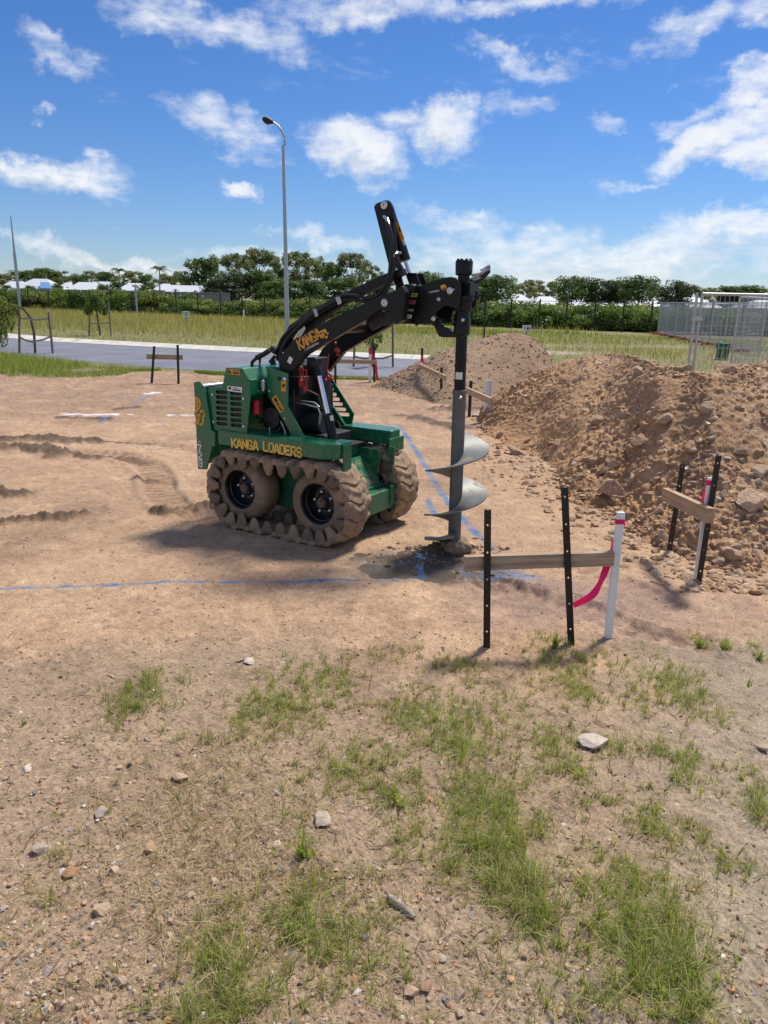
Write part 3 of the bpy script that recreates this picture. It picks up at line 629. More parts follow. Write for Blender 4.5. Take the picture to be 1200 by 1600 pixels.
def build_loader():
    root = empty('compact_loader', LO, 'muddy green and black tracked compact loader with its lift arms raised', 'loader', rz=YAW)
    YN = -0.47
    def decal(name, pts, y, m, off=.003):
        n = len(pts); mb = MB().add([(x, y - off, z) for x, z in pts] + [(x, y - off + .0012, z) for x, z in pts], [tuple(range(n)), tuple(range(2 * n - 1, n - 1, -1))] + [(i, i + n, (i + 1) % n + n, (i + 1) % n) for i in range(n)])
        return obj(name, mb, m, root, ang=0)
    def ngon(cx, cz, r, n=12): return [(cx + r * math.cos(2 * math.pi * k / n), cz + r * math.sin(2 * math.pi * k / n)) for k in range(n)]
    def rect(c, wd, ht, ang):
        ca, sa = math.cos(ang), math.sin(ang); return [(c[0] + a * wd / 2 * ca - b * ht / 2 * sa, c[1] + a * wd / 2 * sa + b * ht / 2 * ca) for a, b in ((-1, -1), (1, -1), (1, 1), (-1, 1))]
    def bolt(x, y, z, r=.009, m='zinc', name='bolt', n=8, t=.008):
        return obj(name, MB().lathe([(r, 0), (r, -t * .7), (r * .6, -t)], (x, y, z), 'y', n), M[m], root, ang=40)
    # ---- side rails (near and far), boxed beams with chamfered front corner
    for sgn, yo, yi in ((1, -.47, -.27), (-1, .43, .24)):
        xe = .49
        pl = [(-.50, yo), (xe - .09, yo), (xe, yo + .07 * sgn), (xe, yi), (-.50, yi)]
        mb = MB(); n = len(pl); vs = [(x, y, .598) for x, y in pl] + [(x, y, .700) for x, y in pl]
        mb.add(vs, [tuple(range(n)), tuple(range(2 * n - 1, n - 1, -1))] + [(i, i + n, (i + 1) % n + n, (i + 1) % n) for i in range(n)])
        obj('side_rail', mb, M['green'], root, bevel=.006)
    # ---- rear corner plates
    rp = C7([(80, 300), (100, 296), (122, 290), (145, 300), (168, 328), (192, 372), (228, 600), (250, 765), (290, 800), (290, 925), (262, 935), (205, 1160), (120, 1155), (100, 700)], YN)
    obj('rear_plate', plate_mesh('rear_plate', rp, [], YN, YN + .012), M['green'], root, bevel=.002)
    o = obj('rear_plate', plate_mesh('rear_plate', rp, [], .418, .43), M['green'], root, bevel=.002)
    # rear fender skirt joining plate to rail, and back panel between the plates
    obj('rear_panel', MB().box((-.70, -.455, .42), (-.688, .415, .98)), M['green'], root, bevel=.002)
    obj('rear_rail', MB().tube([(-.66, -.45, .985), (-.66, .41, .985)], .016), M['galv'], root)
    # ---- engine cover with louvred side
    cov = C7([(225, 350), (362, 340), (400, 155), (560, 163), (628, 275), (640, 430), (600, 825), (270, 765), (240, 600), (215, 380)], YN + .02)
    slots = []
    for i, yy in enumerate((392, 443, 495, 550, 602, 655, 704)):
        for (x0, x1) in ((296, 412), (436, 553)):
            yy2 = yy + (0 if x0 < 400 else 12 + i * .6); xx = i * 1.2
            a = lpt(290 + (x0 + xx) / 6.316, 550 + yy2 / 6.316, YN + .02); b = lpt(290 + (x1 + xx * .2) / 6.316, 550 + (yy2 + 7) / 6.316, YN + .02)
            hr = .0125; slots.append(slot((a[0] + b[0]) / 2, (a[1] + b[1]) / 2, abs(b[0] - a[0]) / 2 - hr, hr, math.atan2(b[1] - a[1], b[0] - a[0])))
    g = obj('grille_panel', plate_mesh('grille_panel', cov, slots, YN + .02, YN + .028), M['green'], root)
    obj('radiator_screen', MB().box((-.60, -.435, .70), (-.27, -.42, .98)), M['blackmatte'], root)
    for (bx, by) in ((268, 420), (572, 460), (276, 688), (574, 735)):
        x, z = lpt(290 + bx / 6.316, 550 + by / 6.316, YN + .02); bolt(x, YN + .02, z, .010)
    # hood shell behind the louvred side: roof, chamfer, front lip
    top = C7([(400, 155), (560, 163), (628, 275), (640, 430)], YN + .028)
    back = C7([(362, 340), (225, 350)], YN + .028)
    lo = [(back[1][0], back[1][1]), (back[0][0], back[0][1])] + top
    mb = MB(); t = .008
    for (a, b) in zip(lo[:-1], lo[1:]):
        d = Vector((b[0] - a[0], 0, b[1] - a[1])).normalized(); nn = Vector((-d.z, 0, d.x)) * -t
        vs = []
        for y in (YN + .029, .40):
            vs += [(a[0], y, a[1]), (b[0], y, b[1]), (b[0] + nn.x, y, b[1] + nn.z), (a[0] + nn.x, y, a[1] + nn.z)]
        mb.add(vs, [(0, 1, 2, 3), (7, 6, 5, 4), (0, 4, 5, 1), (1, 5, 6, 2), (2, 6, 7, 3), (3, 7, 4, 0)])
    obj('hood', mb, M['green'], root, bevel=.002)
    obj('grille_panel', plate_mesh('grille_panel', cov, [], .392, .40), M['green'], root)
    # ---- engine bay contents
    xb = top[-1][0]
    obj('engine_block', MB().box((-.30, -.22, .71), (-.02, .25, 1.0)), M['engine'], root, bevel=.012)
    mb = MB()
    for k in range(6): mb.box((-.20 + k * .03, -.245, .78), (-.188 + k * .03, -.22, .95))
    mb.lathe([(.075, 0), (.075, .04), (.03, .05)], (-.09, -.27, .83), 'y', 20)
    obj('engine_fins', mb, M['engine'], root)
    obj('oil_filter', MB().lathe([(.026, -.09), (.030, -.085), (.030, 0), (.02, .01)], P3(400.5, 627, -.36), 'z', 16), M['red'], root)
    obj('exhaust_pipe', MB().tube([P3(431, 643, -.30), P3(438, 657, -.30), P3(445, 672, -.30), P3(447, 686, -.30)], .0065), M['galv'], root)
    obj('drain_pipe', MB().tube([P3(421, 665, -.30), P3(421.5, 682, -.30)], .005), M['zinc'], root)
    obj('battery_tray', MB().bar(P3(414, 661, -.33), P3(441, 656, -.2), .08, .012), M['engine'], root)
    obj('filler_neck', MB().lathe([(.012, -.055), (.013, -.03), (.017, -.03), (.017, .012), (.008, .02)], P3(411, 598, -.34), 'z', 14), M['galv'], root)
    obj('belt_cover', MB().lathe([(.07, 0), (.07, .03), (.05, .04)], (-.14, -.32, .80), 'y', 22), M['engine'], root)
    mb = MB()
    for a, b in (((395, 640), (412, 655)), ((405, 660), (425, 640)), ((425, 675), (443, 660))):
        mb.tube([P3(*a, -.31), P3((a[0] + b[0]) / 2, (a[1] + b[1]) / 2 + 6, -.33), P3(*b, -.28)], .007, 8)
    obj('engine_hose', mb, M['blackmatte'], root)
    obj('inner_wall', MB().box((-.26, .275, .62), (-.10, .285, 1.0)), M['blackmatte'], root)
    obj('floor_pan', MB().box((-.50, -.26, .60), (.30, .24, .612)), M['blackmatte'], root)
    obj('belly_plate', MB().box((-.60, -.20, .14), (.27, .16, .595)).box((.272, -.20, .14), (.45, .16, .31)), M['green_dirty'], root, bevel=.01)
    # ---- uprights: sloping leg, folded flange
    up = C7([(800, 150), (905, 178), (1010, 212), (1006, 540), (1190, 878), (1078, 882), (985, 700), (812, 420), (800, 300)], -.33)
    obj('upright', plate_mesh('upright', up, [], -.33, -.318), M['green'], root, bevel=.003)
    fl = C7([(812, 420), (985, 700), (1078, 882)], -.33); mb = MB()
    for (a, b) in zip(fl[:-1], fl[1:]): mb.bar((a[0], -.30, a[1]), (b[0], -.30, b[1]), .06, .008)
    obj('upright_flange', mb, M['green'], root)
    fu = [P3(514, 634, .26), P3(532, 662, .26), P3(549.5, 691, .26)]
    obj('far_brace', MB().bar(fu[0], fu[2], .07, .022, up=(0, 1, 0)), M['green'], root, bevel=.004)
    dk = C6([(450, 580), (525, 590), (600, 760), (500, 780), (440, 650)], .20)
    obj('tower_liner', plate_mesh('tower_liner', dk, [], .20, .21), M['blackmatte'], root)
    # far guard with slots
    gd = C6([(395, 170), (470, 190), (520, 270), (677, 520), (652, 634), (540, 620), (440, 560), (395, 400)], .36)
    sl = []
    for (x0, x1, yy) in ((412, 488, 287), (420, 516, 336), (432, 545, 381), (444, 574, 427), (466, 604, 476), (500, 635, 524)):
        a = lpt(440 + x0 / 6, 560 + (yy - 3) / 6, .36); b = lpt(440 + x1 / 6, 560 + (yy + 4) / 6, .36); hr = .0135
        sl.append(slot((a[0] + b[0]) / 2, (a[1] + b[1]) / 2, abs(b[0] - a[0]) / 2 - hr, hr, math.atan2(b[1] - a[1], b[0] - a[0])))
    obj('slotted_guard', plate_mesh('slotted_guard', gd, sl, .36, .368), M['green'], root)
    # ---- front deck, bumper, brackets
    obj('deck_wall', plate_mesh('deck_wall', C6([(560, 760), (700, 820), (925, 862), (905, 1150), (860, 1110), (700, 930)], .16), [], .16, .172), M['green'], root, bevel=.002)
    mb = MB(); a, b = P3(537, 722, -.20), P3(551, 757, -.20)
    mb.add([(.30, -.22, .52), (.30, .16, .52), (.46, .16, .335), (.46, -.22, .335), (.30, -.22, .51), (.30, .16, .51), (.45, .16, .325), (.45, -.22, .325)], [(0, 1, 2, 3), (7, 6, 5, 4), (0, 4, 5, 1), (1, 5, 6, 2), (2, 6, 7, 3), (3, 7, 4, 0)])
    obj('sloped_deck', mb, M['green'], root, bevel=.002)
    obj('deck_box', MB().box((.24, -.20, .50), (.335, -.03, .655)), M['green'], root, bevel=.004)
    obj('front_bumper', MB().box((.455, -.235, .17), (.56, .20, .315)), M['green_dirty'], root, bevel=.008)
    obj('mud_ledge', MB().box((.44, -.22, .315), (.48, .19, .335)), M['green_dirty'], root, bevel=.003)
    obj('front_plate', MB().box((.495, -.375, .475), (.507, -.285, .69)).box((.46, -.30, .47), (.50, -.29, .62)), M['green'], root, bevel=.003)
    obj('front_plate', MB().box((.49, .19, .30), (.545, .205, .60)).box((.49, .205, .55), (.502, .40, .65)), M['green'], root, bevel=.003)
    obj('tie_plate', MB().box((.555, .12, .20), (.575, .205, .34)), M['green_dirty'], root, bevel=.004)
    for px, py, y in ((594, 698, .23), (564, 717, .155), (578, 741, .155), (530, 713, -.33)): x, z = lpt(px, py, y); bolt(x + .01, y - .01, z, .010)
    # ---- running gear
    wheel_y = -.345
    def wheel(x, yc, sgn):
        r = bpy.data.objects.new('wheel', None); COL.objects.link(r); r.parent = root; r.location = (x, yc, .285)
        W2 = .105
        prof = [(.134, -W2 + .012), (.147, -W2), (.200, -W2 + .003), (.222, -W2 + .03), (.232, -.04), (.232, .04), (.222, W2 - .03), (.200, W2 - .003), (.147, W2), (.134, W2 - .012)]
        if sgn > 0: prof = [(a, -b) for a, b in prof][::-1]
        obj('tyre', MB().lathe(prof, (0, 0, 0), 'y', 40, True), M['tyremud'], r, ang=50)
        s = 1
        rim = [(.136, s * -.082), (.144, s * -.096), (.139, s * -.100), (.131, s * -.088), (.126, s * -.06), (.120, s * -.056), (.115, s * -.03), (.107, s * -.012), (.085, s * -.02), (.06, s * -.016), (.045, s * -.026), (.045, s * -.03), (.02, s * -.03)]
        obj('rim', MB().lathe([(a, b) for a, b in rim] + [(.02, s * -.01), (.13, s * .0)], (0, 0, 0), 'y', 36, True), M['rim'], r, ang=35)
        obj('hub', MB().lathe([(.034, s * -.025), (.034, s * -.055), (.026, s * -.062), (.008, s * -.062)], (0, 0, 0), 'y', 20), M['mudwet'], r)
        for k in range(5):
            a = 2 * math.pi * k / 5 + .5; obj('wheel_nut', MB().lathe([(.0115, s * -.018), (.0115, s * -.034), (.006, s * -.038)], (.072 * math.cos(a), 0, .072 * math.sin(a)), 'y', 6), M['zinc'], r)
        return r
    for yc, sg in ((-.335, -1), (.30, 1)):
        for x in (-.345, .335): wheel(x, yc, 1 if sg < 0 else 1)
    # tracks: a loop of cast pads round both wheels
    R = .262; xs0, xs1, zc = -.345, .335, .285; Ls = xs1 - xs0; tot = 2 * Ls + 2 * math.pi * R; NP = 26
    def loop(s):
        s = s % tot
        if s < Ls: return (xs0 + s, zc - R + .003, 0.0)
        s -= Ls
        if s < math.pi * R: a = -math.pi / 2 + s / R; return (xs1 + R * math.cos(a), zc + R * math.sin(a), a + math.pi / 2)
        s -= math.pi * R
        if s < Ls: sag = -.018 * math.sin(math.pi * s / Ls); return (xs1 - s, zc + R + sag, math.pi)
        s -= Ls; a = math.pi / 2 + s / R; return (xs0 + R * math.cos(a), zc + R * math.sin(a), a + math.pi / 2)
    def pad_mesh(seed):
        rs = np.random.default_rng(seed); nx, ny = 15, 21; V = []; F = []
        L, Wd = .122, .262
        for j in range(ny):
            v = (j / (ny - 1) - .5) * 2
            for i in range(nx):
                u = (i / (nx - 1) - .5) * 2
                bow = -.024 * math.cos(v * math.pi) * 1.0
                x = u * L / 2 + bow - .006
                hgt = .022 + .011 * max(0, 1 - abs(u - .35) * 1.6) - .010 * max(0, abs(v) - .7) / .3 - (.02 if abs(u) > .97 else 0)
                V.append((x, v * Wd / 2, -hgt))
        V = np.array(V); nse = vn3(V + seed * 3.1, 34, seed) * .005 + vn3(V + seed, 90, seed + 5) * .0022; V[:, 2] -= nse; V[:, 1] *= 1 + .02 * vn3(V, 20, seed + 9)
        n = nx * ny; B = V.copy(); B[:, 2] = .012
        VV = [tuple(q) for q in V] + [tuple(q) for q in B]
        for j in range(ny - 1):
            for i in range(nx - 1): a = j * nx + i; F.append((a, a + 1, a + nx + 1, a + nx)); F.append((a + n, a + nx + n, a + nx + 1 + n, a + 1 + n))
        rim = [i for i in range(nx)] + [j * nx + nx - 1 for j in range(1, ny)] + [(ny - 1) * nx + i for i in range(nx - 2, -1, -1)] + [j * nx for j in range(ny - 2, 0, -1)]
        for a, b in zip(rim, rim[1:] + rim[:1]): F.append((a, b, b + n, a + n))
        mb = MB().add(VV, F)
        return mb.mesh('track_pad')
    def tooth_mesh(seed):
        # rounded side lug pointing towards the wheel centre, leaning inwards
        bm = bmesh.new(); bmesh.ops.create_uvsphere(bm, u_segments=12, v_segments=8, radius=1)
        for v in bm.verts:
            z = v.co.z; wdt = 1.0 if z < 0 else math.sqrt(max(0, 1 - z * z)) ** .35
            v.co = Vector((math.copysign(abs(v.co.x) ** .75, v.co.x) * .053 * (1 - .34 * max(z, 0)), v.co.y * .015, (z * .088 if z > 0 else z * .026) + .006))
        co = np.array([v.co[:] for v in bm.verts]); q = vn3(co + seed, 45, seed) * .005
        for v, k in zip(bm.verts, q): v.co += v.normal * float(k)
        me = bpy.data.meshes.new('side_lug'); bm.to_mesh(me); bm.free(); return me
    pads = [pad_mesh(s) for s in range(4)]; teeth = [tooth_mesh(s) for s in range(3)]
    for p in pads: p.materials.append(M['mud']); smooth(p, 50)
    for i, p in enumerate(teeth): p.materials.append(M['mudwet'] if i == 2 else (M['mud'] if i else M['tyremud'])); smooth(p, 60)
    for yc in (-.345, .31):
        belt = []; n = 90
        mb = MB(); vs = []
        for k in range(n):
            x, z, a = loop(tot * k / n); inn = Vector((-math.sin(a), 0, math.cos(a)))
            for dy, di in ((-.118, .0), (-.118, .016), (.118, .016), (.118, .0)): vs.append((x + inn.x * di, yc + dy, z + inn.z * di))
        mb.add(vs, [(k * 4 + j, k * 4 + (j + 1) % 4, ((k + 1) % n) * 4 + (j + 1) % 4, ((k + 1) % n) * 4 + j) for k in range(n) for j in range(4)])
        tr = obj('track', mb, M['mud'], root)
        for k in range(NP):
            x, z, a = loop(tot * (k + .35) / NP)
            p = bpy.data.objects.new('track_pad', pads[k % 4]); COL.objects.link(p); p.parent = tr; p.location = (x, yc, z)
            p.rotation_euler = (0, -a, 0)
            p.scale = (1, 1 + random.uniform(-.03, .03), 1 + random.uniform(-.1, .3))
            for sd in (-1, 1):
                q = bpy.data.objects.new('side_lug', teeth[(k + (sd > 0)) % 3]); COL.objects.link(q); q.parent = tr; q.location = (x, yc + sd * .118, z)
                q.rotation_euler = Matrix.Rotation(-a, 3, 'Y').to_euler(); q.scale = (1, 1.2, 1 + random.uniform(-.1, .12))
    # ---- lift arms
    ARM = [(172, 835), (165, 790), (190, 745), (232, 700), (275, 672), (330, 640), (400, 600), (520, 545), (600, 508), (640, 488), (690, 472), (745, 440), (760, 470), (748, 600), (715, 622), (690, 560), (640, 552), (560, 607), (455, 668), (360, 722), (290, 765), (262, 800), (215, 865)]
    for y0, y1 in ((-.275, -.225), (.165, .215)):
        am = C2(ARM, -.275)
        obj('lift_arm', plate_mesh('lift_arm', am, [], y0, y1), M['black'], root, bevel=.004)
    # crossbeam between the arms
    a = C2([(400, 640)], -.275)[0]; obj('cross_tube', MB().tube([(a[0], -.23, a[1]), (a[0], .17, a[1])], .035, 16), M['black'], root)
    a = C2([(690, 560)], -.275)[0]; obj('cross_tube', MB().tube([(a[0], -.23, a[1]), (a[0], .17, a[1])], .03, 16), M['black'], root)
    # upper link bar
    for y in (-.16,):
        ub = C2([(160, 745), (168, 722), (215, 625), (255, 600), (292, 570), (335, 545), (445, 492), (560, 432), (660, 385), (700, 372), (745, 358), (752, 385), (700, 412), (600, 462), (480, 522), (400, 570), (352, 625), (330, 650), (290, 690), (240, 760)], y)
        hole = C2([(215, 690), (240, 652), (275, 625), (290, 632), (272, 662), (232, 700)], y)
        obj('upper_link', plate_mesh('upper_link', ub, [hole], y, y + .045), M['black'], root, bevel=.004)
    # tall tilt mast: two plates
    MAST = C8([(133, 130), (142, 108), (165, 92), (232, 68), (256, 72), (272, 92), (296, 150), (308, 300), (325, 560), (372, 645), (382, 668), (378, 690), (352, 705), (375, 790), (380, 860), (345, 960), (305, 960), (318, 800), (290, 740), (268, 660)], -.10)
    for y in (-.10,): obj('tilt_mast', plate_mesh('tilt_mast', MAST, [], y, y + .02), M['black'], root, bevel=.003)
    ca, cb = C8([(262, 125), (405, 585)], .0); A, B = Vector((ca[0], -.01, ca[1])), Vector((cb[0], -.01, cb[1])); d = (B - A).normalized()
    obj('tilt_cylinder', MB().tube([A - d * .02, A + d * .02, A + d * .021, B - d * .09, B - d * .089, B - d * .002, B], [.02, .02, .031, .031, .036, .036, .030], 20), M['black'], root)
    rc = C8([(462, 760)], 0)[0]; Cc = Vector((rc[0], -.01, rc[1]))
    obj('cylinder_rod', MB().tube([B - d * .01, Cc], .012, 14), M['chrome'], root)
    k = C8([(398, 700), (425, 688), (490, 690), (505, 740), (525, 785), (430, 785)], -.05)
    for y in (-.05, .035): obj('rod_clevis', plate_mesh('rod_clevis', k, [], y, y + .014), M['black'], root, bevel=.002)
    lab = C8([(308, 255), (340, 255), (392, 400), (362, 410)], -.045)
    decal('warning_label', lab, -.042, M['yellow'], .002)
    decal('warning_mark', C8([(345, 300), (352, 300), (362, 335), (352, 340)], -.045), -.0445, M['black_print'], .002)
    decal('white_label', C8([(368, 410), (392, 405), (403, 445), (388, 458)], -.045), -.042, M['white'], .002)
    for (bx, by, y, r) in ((222, 110, -.10, .020), (314, 668, -.10, .017), (224, 945, -.275, .019), (780, 842, -.13, .017), (686, 915, -.13, .010), (640, 1080, -.13, .012), (815, 832, -.13, .006)):
        x, z = lpt(560 + bx / 5.4545, 300 + by / 5.4545, y)
        pn = obj('pivot_pin', MB().lathe([(r * 1.25, 0), (r * 1.25, -.006), (r * .8, -.012), (r * .35, -.012), (r * .3, -.004)], (x, y, z), 'y', 18), M['zinc'], root)
    # ---- auger mount box
    MT = C8([(383, 800), (398, 785), (440, 785), (520, 802), (600, 772), (680, 745), (780, 722), (830, 732), (860, 780), (870, 830), (862, 900), (848, 985), (832, 1002), (812, 985), (760, 970), (712, 975), (668, 1010), (650, 1070), (655, 1110), (630, 1122), (515, 1124), (490, 1145), (472, 1120), (312, 1122), (308, 960), (345, 860)], -.13)
    for y in (-.13, .09): obj('auger_mount_plate', plate_mesh('auger_mount_plate', MT, [], y, y + .014), M['black'], root, bevel=.003)
    a, b = C8([(390, 960), (640, 800)], 0)
    xs = [p[0] for p in MT]; zs = [p[1] for p in MT]
    obj('mount_spacer', MB().box((min(xs) + .04, -.116, min(zs) + .03), (min(xs) + .16, .09, max(zs) - .12)), M['black'], root, bevel=.004)
    rib = C8([(383, 800), (440, 785), (480, 800), (440, 1120), (372, 1120)], -.16)
    obj('side_rib', plate_mesh('side_rib', rib, [], -.16, -.13), M['black'], root, bevel=.003)
    HK = C8([(655, 1050), (632, 1110), (690, 1228), (720, 1238), (835, 1240), (858, 1200), (850, 1168), (815, 1190), (790, 1192), (762, 1160), (718, 1150), (700, 1130), (690, 1080)], -.02)
    obj('hook', plate_mesh('hook', HK, [], -.03, .01), M['black'], root, bevel=.004)
    for y in (-.20, .14):
        obj('quick_hitch', plate_mesh('quick_hitch', C2([(575, 612), (610, 582), (660, 560), (700, 575), (712, 610), (690, 622), (640, 630), (600, 650)], y), [], y, y + .02), M['engine'], root, bevel=.003)
    Y = -.1625
    for pts, m in (([(452, 862), (506, 862), (500, 895), (444, 895)], 'lime_print'), ([(434, 922), (488, 924), (482, 955), (428, 955)], 'red_print'), ([(416, 995), (470, 998), (464, 1018), (412, 1016)], 'lime_print'), ([(400, 1045), (455, 1048), (450, 1076), (394, 1074)], 'white')):
        decal('safety_sticker', C8(pts, Y), Y, M[m], 0)
    for pts in ([(440, 930), (482, 932), (480, 937), (438, 935)], [(432, 944), (476, 946), (475, 950), (431, 949)], [(404, 1056), (446, 1058), (445, 1066), (402, 1064)], [(455, 872), (495, 873), (494, 880), (453, 879)]):
        decal('sticker_line', C8(pts, Y), Y, M['black_print'], .0016)
    def text(name, s, p, q, hpx, y, m, th, wd_r=.62, gap_r=.22, off=.003):
        """lettering from p to q (picture points), height in m"""
        a = P3(*p, y); b = P3(*q, y); ux = (b - a).normalized(); uz = Vector((0, -1, 0)).cross(ux).normalized()
        if uz.z < 0: uz = -uz
        L = (b - a).length; n = len(s); wd = L / (n + (n - 1) * .32); mb = MB()
        a = a + Vector((0, -off, 0)); lettering(mb, s, a, ux, uz, hpx, wd, wd * .32, th, (0, -1, 0))
        return obj(name, mb, M[m], root, ang=0)
    text('lettering', 'KANGA', (363, 698.2), (403.5, 703.0), .058, YN, 'yellowtext', .0128)
    text('lettering', 'LOADERS', (412.5, 703.8), (471, 714), .058, YN, 'yellowtext', .0124)
    # vertical model digits, letter tops towards the rear plate's top
    for ch, pyb, pxx in (('7', 704.5, 310.0), ('2', 716.3, 310.8), ('8', 728.3, 311.6)):
        a = P3(pxx, pyb, YN) + Vector((0, -.003, 0)); b = P3(pxx + 6.2, pyb + .6, YN) + Vector((0, -.003, 0)); mb = MB(); ux = (b - a).normalized(); uz = Vector((0, 0, 1))
        lettering(mb, ch, a, Vector((1, 0, 0)), Vector((0, 0, 1)), .046, .030, 0, .0115, (0, -1, 0)); obj('lettering', mb, M['white'], root, ang=0)
    a = P3(311, 691.5, YN) + Vector((0, -.003, 0)); mb = MB(); lettering(mb, 'PT', a, Vector((1, 0, 0)), Vector((0, 0, 1)), .010, .008, .003, .003, (0, -1, 0)); obj('lettering', mb, M['white'], root, ang=0)
    # round emblem strokes at the rear corner
    mb = MB()
    def arc(cx, cy, rx, ry, a0, a1, th, nn=14):
        pts = [P3(290 + (cx + rx * math.cos(t)) / 6.316, 550 + (cy - ry * math.sin(t)) / 6.316, YN) + Vector((0, -.003, 0)) for t in np.linspace(rad(a0), rad(a1), nn)]
        for p, q in zip(pts[:-1], pts[1:]):
            dr = (q - p).normalized(); sd = dr.cross(Vector((0, -1, 0))).normalized() * th; mb.add([p + sd, q + sd, q - sd, p - sd], [(0, 1, 2, 3)])
    arc(95, 512, 52, 62, -60, 92, .008); arc(93, 512, 34, 44, -50, 92, .006); arc(92, 512, 18, 26, -80, 92, .006)
    arc(92, 665, 40, 50, -88, 95, .009); arc(92, 668, 20, 26, -88, 88, .006); arc(130, 600, 36, 26, 100, 300, .010); arc(165, 615, 22, 34, -60, 150, .008); arc(150, 680, 28, 34, -120, 60, .008); arc(178, 600, 8, 30, -60, 90, .004)
    obj('emblem', mb, M['gold'], root, ang=0)
    # arm lettering and small emblem
    text('lettering', 'KANGA', (380 + 268 / 3, 300 + 738 / 3), (380 + 366 / 3, 300 + 680 / 3), .062, -.275, 'gold', .0125)
    text('lettering', 'LOADERS', (380 + 292 / 3, 300 + 742 / 3), (380 + 356 / 3, 300 + 711 / 3), .010, -.275, 'white', .0026)
    mb = MB(); YY = -.275
    def blob(ox, oy, s, pts, y):
        pp = [P3(ox + a / s, oy + b / s, y) + Vector((0, -.003, 0)) for a, b in pts]; mb.add(pp, [tuple(range(len(pp)))])
    for pts in ([(592, 392), (640, 368), (655, 380), (652, 400), (636, 402), (625, 395), (600, 402)], [(606, 412), (626, 400), (640, 415), (632, 442), (612, 440)], [(640, 428), (660, 418), (662, 440), (645, 446)], [(650, 395), (672, 398), (668, 412), (652, 410)]):
        blob(380, 440, 5, pts, YY)
    obj('emblem', mb, M['gold'], root, ang=0)
    mb = MB()
    for pts in ([(700, 800), (735, 785), (752, 800), (750, 820), (730, 815), (715, 832), (705, 820)], [(735, 822), (748, 822), (742, 838)], [(716, 832), (728, 826), (726, 842)]):
        blob(560, 300, 5.4545, pts, -.13)
    obj('emblem', mb, M['gold'], root, ang=0)
    text('lettering', 'KANGA', (560 + 600 / 5.4545, 300 + 838 / 5.4545), (560 + 692 / 5.4545, 300 + 815 / 5.4545), .030, -.13, 'darkgreen_print', .006)
    text('lettering', 'LOADERS', (560 + 606 / 5.4545, 300 + 860 / 5.4545), (560 + 690 / 5.4545, 300 + 846 / 5.4545), .0075, -.13, 'white', .002)
    # labels on body
    decal('warning_label', C7([(432, 165), (536, 178), (538, 230), (418, 214)], YN + .02), YN + .02, M['yellow'])
    mb_t = C7([(434, 172), (460, 212), (424, 210)], YN + .02); decal('warning_mark', mb_t, YN + .0185, M['black_print'])
    decal('warning_mark', C7([(470, 180), (530, 187), (530, 193), (470, 187)], YN + .02), YN + .0185, M['black_print']); decal('warning_mark', C7([(470, 197), (530, 203), (530, 218), (470, 213)], YN + .02), YN + .0185, M['black_print'])
    decal('maker_label', C7([(415, 333), (560, 348), (558, 402), (416, 382)], YN + .02), YN + .02, M['white'])
    decal('maker_shield', C7([(428, 342), (452, 345), (452, 362), (440, 375), (428, 360)], YN + .02), YN + .0185, M['darkgreen_print'])
    decal('maker_line', C7([(468, 366), (545, 374), (545, 386), (468, 377)], YN + .02), YN + .0185, M['darkgreen_print'])
    decal('maker_line', C7([(468, 352), (515, 357), (515, 362), (468, 357)], YN + .02), YN + .0185, M['black_print'])
    decal('white_label', C7([(676, 366), (718, 368), (718, 418), (677, 414)], -.36), -.36, M['white'])
    decal('warning_label', C7([(852, 462), (895, 424), (974, 560), (936, 602)], -.33), -.33, M['yellow'])
    decal('warning_mark', C7([(872, 462), (892, 446), (915, 484), (893, 500)], -.33), -.3315, M['black_print'])
    decal('warning_mark', C7([(900, 505), (914, 494), (958, 565), (940, 582)], -.33), -.3315, M['black_print'])
    decal('warning_mark', C7([(918, 520), (922, 516), (948, 558), (944, 562)], -.33), -.333, M['yellow'])
    decal('warning_label', C7([(950, 282), (996, 292), (990, 392), (945, 384)], -.33), -.33, M['yellow'])
    decal('warning_mark', C7([(960, 312), (984, 318), (980, 350), (957, 345)], -.33), -.3315, M['black_print'])
    decal('white_label', C7([(964, 250), (992, 256), (991, 280), (963, 275)], -.33), -.33, M['white'])
    decal('white_label', C7([(1028, 40), (1062, 66), (1038, 122), (1004, 96)], -.275), -.275, M['white'])
    decal('white_label', C7([(1168, 870), (1195, 862), (1205, 885), (1170, 888)], -.33), -.33, M['white'])
    for (bx, by) in ((925, 262), (828, 385), (980, 655)): x, z = lpt(290 + bx / 6.316, 550 + by / 6.316, -.33); bolt(x, -.33, z, .014 if bx == 925 else .008, 'engine' if bx == 925 else 'zinc')
    # ---- lift cylinder near the camera side, and its far twin
    for y in (-.185,):
        ps = [P3(498, 585, -.185), P3(512, 647, -.185), P3(526, 712, -.185)]
        ps = [Vector((p.x, y, p.z)) for p in ps]; d = (ps[1] - ps[0]).normalized()
        obj('lift_rod', MB().tube([ps[0], ps[1]], .0165, 18), M['chrome'], root)
        obj('lift_cylinder', MB().tube([ps[1] - d * .004, ps[1], ps[2]], [.026, .032, .032], 20), M['black'], root)
        e = ps[0] - d * .09; obj('rod_eye', MB().tube([ps[0] + d * .01, ps[0] - d * .01, e], [.026, .022, .02], 14).tube([(e.x, y - .03, e.z), (e.x, y + .03, e.z)], .028, 16), M['black'], root)
    decal('white_label', C6([(452, 538), (484, 532), (492, 580), (462, 586)], -.22), -.22, M['white'])
    # tank and centre machinery
    a = P3(462, 662, -.10); b = P3(500, 660, -.10)
    obj('hydraulic_tank', MB().tube([(a.x - .06, -.08, a.z), (b.x + .02, -.08, b.z)], .075, 24), M['blackmatte'], root)
    obj('centre_block', MB().box((-.02, -.16, .61), (.20, .16, .69)), M['blackmatte'], root, bevel=.008)
